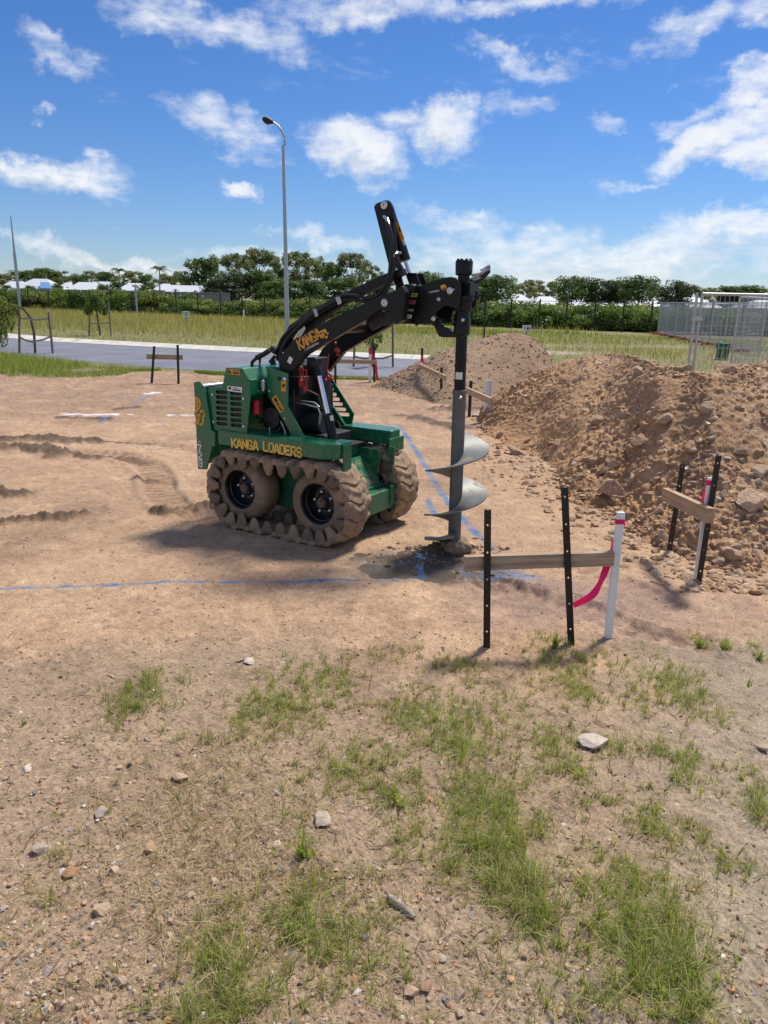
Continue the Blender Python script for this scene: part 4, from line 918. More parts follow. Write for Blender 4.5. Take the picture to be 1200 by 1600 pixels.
    obj('tower_post', MB().bar((.02, .02, .60), (-.02, .02, 1.20), .10, .16), M['blackmatte'], root, bevel=.006)
    obj('valve_bank', MB().box((-.18, -.20, .95), (.02, .16, 1.08)), M['engine'], root, bevel=.006)
    mb = MB()
    for pts in ([(455, 628), (475, 632), (497, 640), (503, 652), (501, 662)], [(462, 620), (480, 610), (497, 618), (503, 640)], [(470, 642), (490, 632), (506, 640)]): mb.tube([P3(a, b, -.14) for a, b in pts], .009, 10)
    obj('hydraulic_hose', mb, M['blackmatte'], root)
    obj('steel_line', MB().tube([P3(453, 628, -.2), P3(478, 632, -.2), P3(497, 637, -.2), P3(500, 645, -.2)], .005, 8).tube([P3(470, 626, -.2), P3(492, 629, -.2), P3(499, 636, -.2)], .004, 8), M['zinc'], root)
    obj('hose_fitting', MB().tube([P3(501, 646, -.19), P3(500.5, 655, -.19), P3(499, 663, -.19)], [.010, .012, .008], 8), M['galv'], root)
    # red safety locks and links
    mb = MB()
    for (x, y0, y1, r) in ((469, 573, 597, .005), (473.5, 573, 614, .0045), (478.5, 577, 612, .005)):
        mb.tube([P3(x, y0, -.21), P3(x + 1, y1, -.21)], r, 8)
    mb.tube([P3(463, 577, -.21), P3(480, 579, -.21)], .005, 8)
    mb.lathe([(.014, -.03), (.017, -.02), (.017, .015), (.008, .02)], P3(470, 597, -.21), 'z', 12); mb.lathe([(.006, .02), (.012, .01), (.014, -.01), (.006, -.02)], P3(476, 609, -.21), 'z', 12)
    obj('safety_lock', mb, M['red'], root)
    mb = MB().tube([P3(514, 553, -.12), P3(511, 578, -.12), P3(513, 590, -.12)], .004, 8)
    for (x, y, r) in ((527, 547, .018), (524, 536, .008), (528, 554, .010), (513, 590, .014), (519, 592, .012), (509, 594, .010), (516, 585, .008), (512, 580, .006)): mb.lathe([(r * .4, -r), (r, -r * .5), (r, r * .5), (r * .4, r)], P3(x, y, -.12), 'z', 10)
    obj('safety_lock', mb, M['red'], root)
    obj('oil_sight', MB().lathe([(.02, 0), (.02, -.01), (.012, -.014)], P3(493, 567, -.2), 'y', 14), M['engine'], root)
    obj('green_bracket', plate_mesh('green_bracket', C6([(110, 155), (175, 135), (182, 190), (150, 240), (118, 200)], -.15), [], -.15, -.14), M['green'], root)
    obj('white_valve', MB().box((P3(474, 566, -.1).x - .02, -.13, P3(474, 566, -.1).z - .02), (P3(474, 566, -.1).x + .025, -.09, P3(474, 566, -.1).z + .02)), M['galv'], root, bevel=.004)
    # control station at the top rear
    gp = [P3(393, 576, -.2), P3(394, 566, -.2), P3(401, 559, -.2), P3(413, 553, -.2), P3(422, 547, -.2)]
    obj('control_handle', MB().tube([P3(394, 578, -.2)] + gp[:3], .012, 12), M['blackmatte'], root); obj('handle_grip', MB().tube(gp[2:], .018, 14), M['blackmatte'], root)
    obj('control_lever', MB().tube([P3(406, 576, -.2), P3(406, 568, -.2), P3(406, 557, -.2)], [.005, .006, .012], 10), M['blackmatte'], root)
    obj('control_panel', MB().box((-.40, -.20, 1.12), (-.06, .25, 1.135)), M['green'], root, bevel=.003)
    obj('joystick', MB().tube([P3(427, 576, -.05), P3(427, 562, -.05)], [.03, .015], 12).tube([P3(422, 566, -.05), P3(430, 556, -.05), P3(436, 562, -.05)], .014, 10), M['blackmatte'], root)
    obj('arm_bracket', MB().bar(P3(425, 544, -.2), P3(434, 550, -.2), .05, .04), M['black'], root, bevel=.004)
    # hoses running up the arm
    def hose(pts, y, r=.0115, name='hydraulic_hose'):
        P = [P3(380 + a / 3, 300 + b / 3, y if not isinstance(y, list) else y[i]) for i, (a, b) in enumerate(pts)]
        Q = []
        for i in range(len(P) - 1):
            p0, p1, p2, p3 = P[max(i - 1, 0)], P[i], P[i + 1], P[min(i + 2, len(P) - 1)]
            for k in range(6):
                t = k / 6; Q.append(.5 * ((2 * p1) + (p2 - p0) * t + (2 * p0 - 5 * p1 + 4 * p2 - p3) * t * t + (3 * p1 - p0 - 3 * p2 + p3) * t ** 3))
        Q.append(P[-1]); return obj(name, MB().tube(Q, r, 10), M['blackmatte'], root)
    hose([(672, 140), (690, 190), (698, 250), (690, 330), (685, 380), (665, 440), (630, 485), (590, 500), (520, 485), (450, 492), (340, 555), (262, 612), (200, 665), (168, 720), (160, 790)], -.19)
    hose([(722, 290), (712, 330), (700, 380), (680, 440), (645, 490), (590, 515), (520, 505), (455, 512), (350, 572), (275, 628), (215, 680), (178, 735), (172, 800)], -.185)
    hose([(450, 500), (340, 562), (250, 640), (200, 700), (175, 770), (178, 850)], -.215, .010)
    for pts in (([(435, 495), (455, 490), (465, 520), (448, 530)]), ([(330, 552), (346, 548), (356, 580), (342, 588)]), ([(258, 660), (290, 628), (296, 640), (272, 680), (260, 686)])):
        decal('hose_clamp', C2(pts, -.22), -.22, M['galv'], .008)
    obj('hose_fitting', MB().tube([P3(600, 338, -.11), P3(605, 342, -.13), P3(607, 352, -.15)], [.010, .013, .012], 10), M['zinc'], root); obj('hose_fitting', MB().tube([P3(626, 396, -.05), P3(620, 395, -.10), P3(617, 400, -.14)], [.009, .012, .011], 10), M['zinc'], root)
    return root
LOADER = build_loader()

# ------------------------------------------------------------------ the auger on the loader's mount
def build_auger():
    b0 = P3(709, 862, 0.0); t0 = P3(725.5, 409, 0.0)
    ax = (t0 - b0).normalized(); Ltot = (t0 - b0).length
    rot = Vector((0, 0, 1)).rotation_difference(ax)
    base = LO + LFX * b0.x + LFY * b0.y; base.z = 0
    root = empty('auger_drive', base, 'grey steel earth auger with black hydraulic motor standing in the bored hole', 'auger')
    rw = Matrix.Rotation(YAW, 3, 'Z') @ rot.to_matrix()
    root.rotation_euler = rw.to_euler()
    def H(px, py): p = P3(px, py, 0.0); return (p - b0).dot(ax)
    def add(name, mb, m, bevel=0, par=None): return obj(name, mb, M[m], par or root, bevel=bevel)
    h = [H(*q) for q in ((725, 409), (724, 430), (722, 446), (720, 465), (718, 490), (717, 526), (714, 608), (712, 612))]
    mo = add('motor', MB().lathe([(.046, h[1] - .01), (.052, h[1] - .005), (.054, h[0] - .01), (.050, h[0])], (0, 0, 0), 'z', 10), 'black', .002)
    mb = MB()
    for k in range(8): a = 2 * math.pi * k / 8; mb.lathe([(.008, h[0]), (.008, h[0] + .008)], (.040 * math.cos(a), .040 * math.sin(a), 0), 'z', 8)
    obj('motor_bolt', mb, M['black'], mo)
    add('motor_neck', MB().lathe([(.036, h[2]), (.036, h[1])], (0, 0, 0), 'z', 18), 'black')
    add('port_block', MB().box((-.05, -.06, h[3]), (.075, .06, h[2] + .01)), 'black', .004)
    add('gearbox', MB().lathe([(.050, h[4]), (.060, h[4] + .01), (.062, h[3] - .03), (.075, h[3] - .025), (.075, h[3]), (.05, h[3] + .002)], (0, 0, 0), 'z', 20), 'black')
    add('output_hub', MB().lathe([(.040, h[5]), (.050, h[5] + .01), (.052, h[4] - .04), (.046, h[4] - .02), (.046, h[4])], (0, 0, 0), 'z', 20), 'black')
    add('drive_tube', MB().lathe([(.036, h[6] - .01), (.036, h[5] + .01)], (0, 0, 0), 'z', 20), 'black')
    # hanging latch on the gearbox and the hook
    # camera side direction in auger frame
    inv = rw.transposed(); camd = (inv @ (Vector((0, 0, EYE)) - base)).normalized(); camd.z = 0; camd.normalize(); rt = inv @ Vector((1, 0, 0)); rt.z = 0; rt.normalize()
    def on(r, side, z): d = camd * math.cos(side) + rt * math.sin(side); return Vector((d.x * r, d.y * r, z)), d
    p, d = on(.055, .05, H(726, 502)); add('hitch_bolt', MB().tube([p, p + d * .012, p + d * .02], [.016, .014, .008], 8), 'zinc'); add('bolt_boss', MB().tube([p - d * .02, p + d * .006], .025, 12), 'black')
    p, d = on(.045, .1, H(719, 622)); add('coupler_bolt', MB().tube([p, p + d * .012, p + d * .018], [.014, .012, .007], 8), 'zinc'); add('bolt_boss', MB().tube([p - d * .02, p + d * .005], .022, 12), 'augertube')
    # label on drive tube (curved patch)
    z0, z1 = H(714, 594), H(714, 583); vs = []; n = 8
    for z in (z0, z1):
        for k in range(n + 1):
            q, _ = on(.0372, -.9 + 1.3 * k / n, z); vs.append(q)
    add('paper_label', MB().add(vs, [(k, k + 1, k + n + 2, k + n + 1) for k in range(n)]), 'pvc')
    # latch right of gearbox
    q1, _ = on(.085, 1.45, H(745, 458)); q2, _ = on(.075, 1.5, H(742, 478)); q3, _ = on(.06, 1.5, H(738, 484)); q0, _ = on(.05, 1.4, H(738, 452))
    add('latch', MB().tube([q0, q1, q2, q3], .009, 8), 'black')
    # hoses at the motor ports
    for k, (dz, m) in enumerate(((0, 'galv'), (-.03, 'galv'), (.012, 'blackmatte'))):
        pts = []
        for (s, r, zz) in ((1.35, .05, H(733, 432 + 7 * k)), (1.45, .085, H(741, 431 + 6 * k)), (1.5, .12, H(750, 428 + 4 * k)), (1.4, .155, H(760, 420 + 3 * k)), (1.1, .165, H(765, 417 + 5 * k)), (.8, .14, H(762, 425 + 5 * k))):
            q, _ = on(r, s, zz); pts.append(q)
        add('motor_hose', MB().tube(pts, [.009, .010, .009, .009, .008, .007], 8), m)
    # lower grey tube
    zt = H(713, 611); add('auger_tube', MB().lathe([(.042, .02), (.042, zt - .012), (.046, zt - .01), (.046, zt), (.036, zt + .002)], (0, 0, 0), 'z', 28), 'augertube')
    # helical flighting (a thick blade); right side = +rt, back = -camd
    zl = [H(708, 742 - 2), H(708, 811 - 2)]; pitch = zl[0] - zl[1]
    def helix(f0, f1, zref, rad_, n=90, rin=.040, th=.009, taper=0.0):
        """angle f measured from the right, decreasing to front (-90), left (-180)"""
        mb = MB(); vs = []
        for i in range(n + 1):
            f = f0 + (f1 - f0) * i / n; z = zref + pitch * (f + 180) / 360; a = rad(f)
            dr = rt * math.cos(a) - camd * math.sin(a)
            ro = rad_
            if taper and i > n * (1 - taper): ro = rad_ * (1 - .55 * (i - n * (1 - taper)) / (n * taper))
            for r, dz in ((rin, -th / 2), (ro, -th / 2), (ro, th / 2), (rin, th / 2)):
                vs.append((dr.x * r, dr.y * r, z + dz + (.012 if r > rin else 0)))
        fs = [(i * 4 + j, i * 4 + (j + 1) % 4, (i + 1) * 4 + (j + 1) % 4, (i + 1) * 4 + j) for i in range(n) for j in range(4)] + [(0, 1, 2, 3), (n * 4 + 3, n * 4 + 2, n * 4 + 1, n * 4)]
        return mb.add(vs, fs)
    RB = .205
    add('flighting', helix(85, -640, zl[0], RB, 200), 'augersteel')
    add('cutting_flight', helix(-90, -250, H(708, 846), RB * .97, 50, th=.018), 'augersteel')
    # soil pushed up round the point of the auger
    rs = np.random.default_rng(4); bm = bmesh.new(); bmesh.ops.create_icosphere(bm, subdivisions=4, radius=1)
    co = np.array([v.co[:] for v in bm.verts]); co2 = co * np.array([.105, .10, .055]); nse = vn3(co2, 14, 1) * .030 + vn3(co2, 38, 2) * .014
    for v, c, k in zip(bm.verts, co2, nse): n = v.normal.copy(); v.co = Vector(c.tolist()) + n * float(k)
    me = bpy.data.meshes.new('wet_spoil'); bm.to_mesh(me); bm.free()
    s = obj('wet_spoil', me, M['tyremud'], None, ang=60); s.location = base + Vector((.02, .0, .035)); tag(s, 'lump of wet soil stuck round the auger tip in the hole', 'soil lump')
    return root
AUGER = build_auger()

# ------------------------------------------------------------------ excavated soil heaps
def resamp(pts, n):
    P = np.array([[p.x, p.y, p.z] for p in pts]); L = np.concatenate([[0], np.cumsum(np.linalg.norm(np.diff(P, axis=0), axis=1))])
    t = np.linspace(0, L[-1], n); return np.stack([np.interp(t, L, P[:, k]) for k in range(3)], 1)
def pairs(P, n):   # piecewise by index so feet and ridge points stay paired
    P = np.array([[p.x, p.y, p.z] for p in P]); t = np.linspace(0, len(P) - 1, n); return np.stack([np.interp(t, np.arange(len(P)), P[:, k]) for k in range(3)], 1)
def smooth_rows(A, k):
    ker = np.ones(k) / k; B = np.pad(A, ((k // 2, k // 2), (0, 0)), 'edge'); return np.stack([np.convolve(B[:, i], ker, 'valid')[:len(A)] for i in range(3)], 1)
def heap(name, foot, ridge, nu, nv, amps, col_fn, label, back=1.5, seed=0, crest=.12):
    Fp = smooth_rows(pairs(foot, nu), 21); Rp = smooth_rows(pairs(ridge, nu), 13)
    d = Rp[:, :2] - Fp[:, :2]; d /= np.linalg.norm(d, axis=1)[:, None]
    Bp = Rp.copy(); Bp[:, :2] += d * (Rp[:, 2:3] * back + .4); Bp[:, 2] = -.05; Fp[:, 2] = -.05
    nf = int(nv * .72); P = []
    for v in np.linspace(0, 1, nf):
        q = Fp * (1 - v) + Rp * v; z = -.05 + (Rp[:, 2] + .05) * (v + .10 * math.sin(2 * math.pi * v) * -.7 - crest * v ** 6 * 0); q[:, 2] = z; P.append(q)
    for v in np.linspace(0, 1, nv - nf + 1)[1:]:
        q = Rp * (1 - v) + Bp * v; q[:, 2] = Rp[:, 2] * (1 - v) ** 1.0 - .05 * v; P.append(q)
    P = np.array(P)                                             # (nv, nu, 3)
    # end caps fall to the ground
    e = np.clip(np.minimum(np.arange(nu), np.arange(nu)[::-1]) / 6.0, 0, 1); P[..., 2] = P[..., 2] * e + -.05 * (1 - e)
    du = np.gradient(P, axis=1); dv = np.gradient(P, axis=0); Nn = np.cross(du, dv); Nn /= np.linalg.norm(Nn, axis=2)[..., None] + 1e-9
    if Nn[..., 2].mean() < 0: Nn = -Nn
    Q = P.reshape(-1, 3); disp = np.zeros(len(Q))
    rmod = .5 + .75 * sstep(-.35, .45, vn3(Q, 1.2, seed + 50) + .5 * vn3(Q, 3.1, seed + 51))
    for k, (s, a, mode) in enumerate(amps):
        n = vn3(Q + 3.7 * k, s, seed + k)
        if mode == 'b': n = 1 - 2 * np.abs(n)          # lumps
        if mode == 'c':                                # clods: plateaus with broken edges
            n = np.tanh(n * 4)
        disp += a * n * (rmod if k >= 2 else 1)
    edge = sstep(0, .12, (np.arange(nv) / nf))[:, None] * np.ones((1, nu)); disp = disp * (.25 + .75 * edge.ravel())
    V = Q + Nn.reshape(-1, 3) * disp[:, None]
    i = np.arange(nv - 1)[:, None] * nu; j = np.arange(nu - 1)[None]; Fc = np.stack([i + j, i + j + 1, i + nu + j + 1, i + nu + j], -1).reshape(-1, 4)
    me = fast_mesh(name, V, Fc, M['heapsoil'], col_fn(V, disp))
    wa = me.attributes.new('wet', 'FLOAT', 'POINT')
    o = obj(name, me, None, ang=0); me.shade_smooth(); tag(o, label, 'soil heap')
    return V, Nn.reshape(-1, 3), nf * nu
def col_big(V, d):
    x, y = V[:, 0], V[:, 1]; n = fbm(x * 1.0, y, 1.2, 4, 201); n2 = fbm(x, y + V[:, 2] * 2, 9, 3, 202, .65)
    a = np.array([.47, .27, .135]); b = np.array([.42, .275, .17]); c = np.array([.56, .40, .26]); dk = np.array([.24, .15, .095])
    f = sstep(1.6, 3.4, x + .5 * n)[:, None]; q = a * (1 - f) + b * f
    f = sstep(.1, .7, n2)[:, None] * .5; q = q * (1 - f) + c * f
    f = sstep(.1, -.6, n)[:, None] * .4; q = q * (1 - f) + dk * f
    return np.clip(q * (1 + .15 * n2[:, None]), 0, 1)
def col_back(V, d):
    x, y = V[:, 0], V[:, 1]; n = fbm(x, y, .8, 4, 211); n2 = fbm(x, y + V[:, 2] * 2, 7, 3, 212, .65)
    a = np.array([.35, .24, .155]); b = np.array([.28, .185, .12]); f = sstep(-.3, .5, n)[:, None]; return np.clip((a * (1 - f) + b * f) * (1 + .2 * n2[:, None]), 0, 1)
def GZ(px, py, z): p = G(px, py, z); return p
foot = [G(*p) for p in [(742, 682), (765, 692), (800, 706), (845, 722), (875, 760), (893, 800), (935, 822), (985, 845), (1040, 868), (1090, 890), (1140, 902), (1200, 905), (1300, 915), (1420, 930)]]
ridge = [GZ(px, py, z) for px, py, z in [(752, 640, .12), (778, 622, .32), (812, 602, .52), (845, 583, .70), (880, 566, .86), (915, 554, .98), (950, 551, 1.03), (988, 556, 1.06), (1025, 571, 1.05), (1065, 580, 1.03), (1105, 590, 1.02), (1150, 578, 1.07), (1200, 569, 1.10), (1290, 566, 1.12)]]
AMP = [(1.3, .06, 'n'), (3.4, .022, 'n'), (7, .012, 'c'), (15, .011, 'b'), (32, .009, 'c'), (64, .007, 'b')]
HV, HN, HF = heap('soil_heap', foot, ridge, 560, 300, AMP, col_big, 'big orange brown heap of cloddy excavated soil on the right', seed=31)
foot2 = [G(*p) for p in [(560, 606), (600, 612), (645, 622), (690, 634), (740, 640), (790, 640), (850, 632), (880, 622), (925, 604)]]
ridge2 = [GZ(px, py, z) for px, py, z in [(600, 596, .08), (632, 577, .32), (668, 560, .55), (705, 545, .74), (745, 531, .90), (785, 521, 1.02), (818, 524, 1.0), (850, 548, .70), (880, 585, .12)]]
HV2, HN2, HF2 = heap('soil_heap', foot2, ridge2, 300, 150, [(1.0, .05, 'n'), (2.6, .02, 'n'), (6, .010, 'n'), (14, .008, 'b'), (30, .006, 'b')], col_back, 'smooth grey brown soil heap behind the auger', back=1.2, seed=51)

# ------------------------------------------------------------------ stones and clods
def rock_mesh(seed, sub=3, flat=.7, name='stone', m=None):
    rs = np.random.default_rng(seed); bm = bmesh.new(); bmesh.ops.create_icosphere(bm, subdivisions=sub, radius=1)
    co = np.array([v.co[:] for v in bm.verts])
    for k in range(13):                                         # knock flat faces off
        d = rs.normal(size=3); d /= np.linalg.norm(d); t = rs.uniform(.42, .8); s = co @ d; co = np.where((s > t)[:, None], co - np.outer(s - t, d) * .97, co)
    co *= 1.2 + .10 * vn3(co, 1.7, seed)[:, None] + .05 * vn3(co, 6, seed + 1)[:, None]
    co *= np.array([1, rs.uniform(.65, .95), flat])
    for v, c in zip(bm.verts, co): v.co = c.tolist()
    me = bpy.data.meshes.new(name); bm.to_mesh(me); bm.free()
    if m: me.materials.append(m); smooth(me, 30)
    return me
def clod_mat(name, cols, bump=.004):
    m, nt, b = new_mat(name); N = nt.nodes; LK = nt.links
    oi = N.new('ShaderNodeObjectInfo'); cr = N.new('ShaderNodeValToRGB'); e = cr.color_ramp.elements; e[0].color = (*cols[0], 1); e[1].color = (*cols[-1], 1)
    for i, c in enumerate(cols[1:-1]): q = e.new((i + 1) / (len(cols) - 1)); q.color = (*c, 1)
    LK.new(oi.outputs['Random'], cr.inputs[0])
    tc = N.new('ShaderNodeTexCoord'); n = N.new('ShaderNodeTexNoise'); n.inputs['Scale'].default_value = 2.5; n.inputs['Detail'].default_value = 8; n.inputs['Roughness'].default_value = .7; LK.new(tc.outputs['Object'], n.inputs['Vector'])
    mr = N.new('ShaderNodeMapRange'); mr.inputs[1].default_value = .3; mr.inputs[2].default_value = .7; mr.inputs[3].default_value = .72; mr.inputs[4].default_value = 1.25; LK.new(n.outputs[0], mr.inputs[0])
    sc = N.new('ShaderNodeVectorMath'); sc.operation = 'SCALE'; LK.new(cr.outputs[0], sc.inputs[0]); LK.new(mr.outputs[0], sc.inputs['Scale']); LK.new(sc.outputs[0], b.inputs['Base Color'])
    b.inputs['Roughness'].default_value = .92; b.inputs['Specular IOR Level'].default_value = .25
    n2 = N.new('ShaderNodeTexNoise'); n2.inputs['Scale'].default_value = 6; n2.inputs['Detail'].default_value = 6; LK.new(tc.outputs['Object'], n2.inputs['Vector'])
    bp = N.new('ShaderNodeBump'); bp.inputs['Distance'].default_value = bump; LK.new(n2.outputs[0], bp.inputs['Height']); LK.new(bp.outputs[0], b.inputs['Normal'])
    return m
M['clod'] = clod_mat('soil_clods', [(.34, .21, .125), (.43, .28, .18), (.50, .35, .24), (.38, .27, .19)], .012)
M['stone'] = clod_mat('site_stones', [(.36, .27, .20), (.50, .36, .25), (.30, .25, .24), (.47, .38, .29), (.40, .22, .12), (.22, .20, .20)], .003)
M['palestone'] = clod_mat('pale_stone', [(.52, .43, .36), (.62, .53, .45)], .004)
CLODS = [rock_mesh(300 + i, 4, .72, 'clod', M['clod']) for i in range(6)]
STONES = [rock_mesh(400 + i, 3, .6, 'stone', M['stone']) for i in range(7)]
PALE = rock_mesh(500, 4, .42, 'stone', M['palestone'])
def project(V):
    q = V - np.array([0, 0, EYE]); d = q @ _fw; return np.stack([600 + F_PX * (q @ _r) / d, 800 - F_PX * (q @ _u) / d], 1), d
PJ, PD = project(HV[:HF])
def put_rock(me, name, p, size, label, cat, group=None, sink=.25, rot=None, stretch=(1, 1, 1)):
    o = bpy.data.objects.new(name, me); COL.objects.link(o); o.location = p + Vector((0, 0, size * (.5 - sink) * .6))
    o.rotation_euler = rot or (random.uniform(-.4, .4), random.uniform(-.4, .4), random.uniform(0, 6.28)); o.scale = (size * stretch[0], size * stretch[1], size * stretch[2]); return tag(o, label, cat, group)
def on_heap(px, py):
    d = np.hypot(PJ[:, 0] - px, PJ[:, 1] - py); i = int(np.argmin(d + (PD > 99) * 1e6)); return Vector(HV[i].tolist()), PD[i]
for i, (px, py, r, lab) in enumerate([
    (958, 772, 24, 'rounded pale brown clod at the foot of the heap beside the crossed board'), (992, 752, 15, 'angular grey brown clod resting against the big rounded clod'), (1170, 790, 24, 'large lumpy clod on the heap right of the tallest picket'),
    (806, 710, 17, 'flat brown clod lying alone on the bare ground left of the heap'), (1160, 706, 15, 'pointed clod with a pale broken face above the tallest picket'), (1185, 742, 17, 'blocky clod on the heap at the right edge'), (945, 738, 10, 'small clod above the rounded pale brown clod'), (870, 697, 12, 'grey cylinder shaped lump lying on the lower heap'),
    (1002, 583, 20, 'wide flat boulder like clod near the crest of the heap'), (1133, 583, 16, 'brown clod sitting on the crest right of the fence post'), (1080, 700, 13, 'clod halfway up the heap above the right board'), (1150, 870, 17, 'orange brown clod at the foot of the heap right of the tallest picket'), (1120, 880, 12, 'dull clod touching the tallest picket base'), (1180, 872, 12, 'dark clod at the right end of the foot row'), (1137, 897, 11, 'small clod fallen from the foot row'),
    (1040, 660, 14, 'clod on the upper face of the heap'), (1000, 690, 16, 'long clod slanting on the middle of the heap'), (1105, 640, 13, 'clod high on the right part of the heap'), (930, 660, 13, 'clod on the orange left part of the heap'), (1075, 560, 10, 'clod behind the heap crest at the fence post')]):
    if px < 860 and py > 700: p = GR(px, py)
    else: p, _ = on_heap(px, py)
    dist = (p - Vector((0, 0, EYE))).length; put_rock(CLODS[i % 6], 'clod', p, r / F_PX * dist, lab, 'clod', stretch=(1, 1, .9) if 'flat' not in lab else (1.3, .8, .55))
# more clods of a size one can pick out, over the heap face
rs = np.random.default_rng(77); cnt = 0
while cnt < 130:
    i = int(rs.integers(0, HF)); x, y = PJ[i]
    if not (760 < x < 1215) or y < 556 or HV[i, 2] < .0: continue
    dist = PD[i]; foot_ness = np.clip((y - 600) / 260, .1, 1); sz = (rs.uniform(6, 9) if rs.random() < .75 else rs.uniform(9, 15)) * foot_ness ** .4
    if x < 900 and rs.random() < .8 or rs.random() > foot_ness + .25: continue
    put_rock(CLODS[cnt % 6], 'clod', Vector(HV[i].tolist()), sz / F_PX * dist, 'broken soil clod among many on the face of the big heap', 'clod', 'clods on the face of the big heap', sink=.35); cnt += 1
def scatter_rocks(name, P, R, cols, m, sub=1, seed=0, flat=.65, label=None):
    bm = bmesh.new(); bmesh.ops.create_icosphere(bm, subdivisions=sub, radius=1); base = np.array([v.co[:] for v in bm.verts]); bf = np.array([[v.index for v in f.verts] for f in bm.faces]); bm.free()
    rs = np.random.default_rng(seed); n = len(P); nb = len(base)
    B = base[None] * (1 + .30 * rs.uniform(-1, 1, (n, nb, 1))) * rs.uniform(.65, 1.15, (n, 1, 3)) * np.array([1, 1, flat])
    a = rs.uniform(0, 6.28, n); t = rs.normal(0, .35, n); ca, sa, ct, st = np.cos(a), np.sin(a), np.cos(t), np.sin(t)
    x, y, z = B[..., 0], B[..., 1], B[..., 2]; y, z = y * ct[:, None] - z * st[:, None], y * st[:, None] + z * ct[:, None]; x, y = x * ca[:, None] - y * sa[:, None], x * sa[:, None] + y * ca[:, None]
    V = np.stack([x, y, z], -1) * R[:, None, None] + P[:, None, :]; Fc = (bf[None] + (np.arange(n) * nb)[:, None, None]).reshape(-1, 3)
    me = fast_mesh(name, V.reshape(-1, 3), Fc, m, np.repeat(cols, nb, 0)); smooth(me, 35)
    o = bpy.data.objects.new(name, me); COL.objects.link(o); kind(o, 'stuff'); o['label'] = label; o['category'] = 'gravel'; return o
M['gravel'] = soil_mat('loose_grit', grain=.5, bd=.001)
rs = np.random.default_rng(5)
def grit_cols(n, rs, pal, p=None): c = np.array(pal)[rs.choice(len(pal), n, p=p)]; return np.clip(c * rs.uniform(.75, 1.2, (n, 1)), 0, 1)
idx = rs.integers(0, HF, 9000); q_ = vn3(HV[idx], 1.2, 81) + .6 * vn3(HV[idx], 3.3, 82); idx = idx[(HV[idx, 2] > -.03) & (q_ > rs.normal(.22, .30, len(idx)))]; R = .007 + .022 * rs.random(len(idx)) ** 3
scatter_rocks('heap_gravel', HV[idx], R * 1.15, grit_cols(len(idx), rs, [(.43, .28, .18), (.37, .22, .13), (.50, .37, .25), (.60, .52, .42)], [.45, .33, .18, .04]), M['gravel'], 1, 1, label='small crumbs and stones over the big soil heap')
idx = rs.integers(0, HF2, 1500); scatter_rocks('heap_gravel', HV2[idx], .012 + .03 * rs.random(len(idx)) ** 3, grit_cols(len(idx), rs, [(.32, .22, .155), (.38, .27, .19), (.27, .18, .12)]), M['gravel'], 1, 2, label='small crumbs over the smooth rear soil heap')
# crumbs round the heap foot and over the worked ground
def ground_pts(n, rs, box, dens=None):
    px = rs.uniform(box[0], box[2], n * 3); py = rs.uniform(box[1], box[3], n * 3)
    if dens is not None: k = rs.random(n * 3) < dens(px, py); px, py = px[k], py[k]
    px, py = px[:n], py[:n]; P = np.array([G(a, b)[:] for a, b in zip(px, py)]); P[:, 2] = ground_h(P[:, 0], P[:, 1]); return P
P = ground_pts(1700, rs, (740, 640, 1200, 930), lambda x, y: np.clip(1.1 - np.abs(y - (690 + .55 * (x - 760))) / 75, 0, 1)); scatter_rocks('loose_clods', P, .010 + .035 * rs.random(len(P)) ** 3.0, grit_cols(len(P), rs, [(.42, .27, .17), (.36, .22, .13), (.50, .36, .25)]), M['gravel'], 2, 3, label='loose crumbled soil round the foot of the big heap')
P = ground_pts(3800, rs, (-40, 640, 1240, 1010)); scatter_rocks('surface_grit', P, (.003 + .007 * rs.random(len(P)) ** 4), grit_cols(len(P), rs, [(.40, .27, .18), (.26, .16, .10), (.52, .42, .33), (.30, .21, .14)], [.4, .3, .08, .22]), M['gravel'], 1, 4, label='fine grit over the compacted site soil')
q_ = GR(708, 868); n_ = 420; a_ = rs.uniform(0, 6.28, n_); r_ = .08 + np.abs(rs.normal(0, .13, n_)); P = np.stack([q_.x + np.cos(a_) * r_ * 1.3, q_.y + np.sin(a_) * r_, np.zeros(n_)], 1); P[:, 2] = ground_h(P[:, 0], P[:, 1])
scatter_rocks('wet_crumbs', P, .006 + .022 * rs.random(n_) ** 2, grit_cols(n_, rs, [(.20, .14, .10), (.26, .18, .12), (.14, .10, .075)]), M['gravel'], 2, 9, label='wet crumbs of spoil round the auger hole')
def dfg(x, y): return np.clip(.35 + .65 * (1 - x / 900) + .2 * (y - 1200) / 400, .12, 1)
P = ground_pts(13000, rs, (-60, 1000, 1260, 1640), dfg); R = .0018 + .0075 * rs.random(len(P)) ** 3.2
PAL = [(.40, .28, .20), (.30, .20, .135), (.50, .37, .28), (.58, .52, .46), (.20, .15, .12), (.45, .25, .13), (.24, .23, .24)]
scatter_rocks('foreground_gravel', P, R, grit_cols(len(P), rs, PAL, [.32, .27, .16, .04, .10, .07, .04]), M['gravel'], 1, 6, label='fine gravel and pebbles in the foreground soil')
P = ground_pts(520, rs, (-40, 1060, 1240, 1640), lambda x, y: np.clip(dfg(x, y) ** 1.5, .05, 1)); scatter_rocks('foreground_gravel', P, .0045 + .009 * rs.random(len(P)) ** 2.5, grit_cols(len(P), rs, PAL, [.27, .22, .18, .10, .06, .12, .05]), M['gravel'], 2, 7, label='coarser pebbles in the foreground soil')
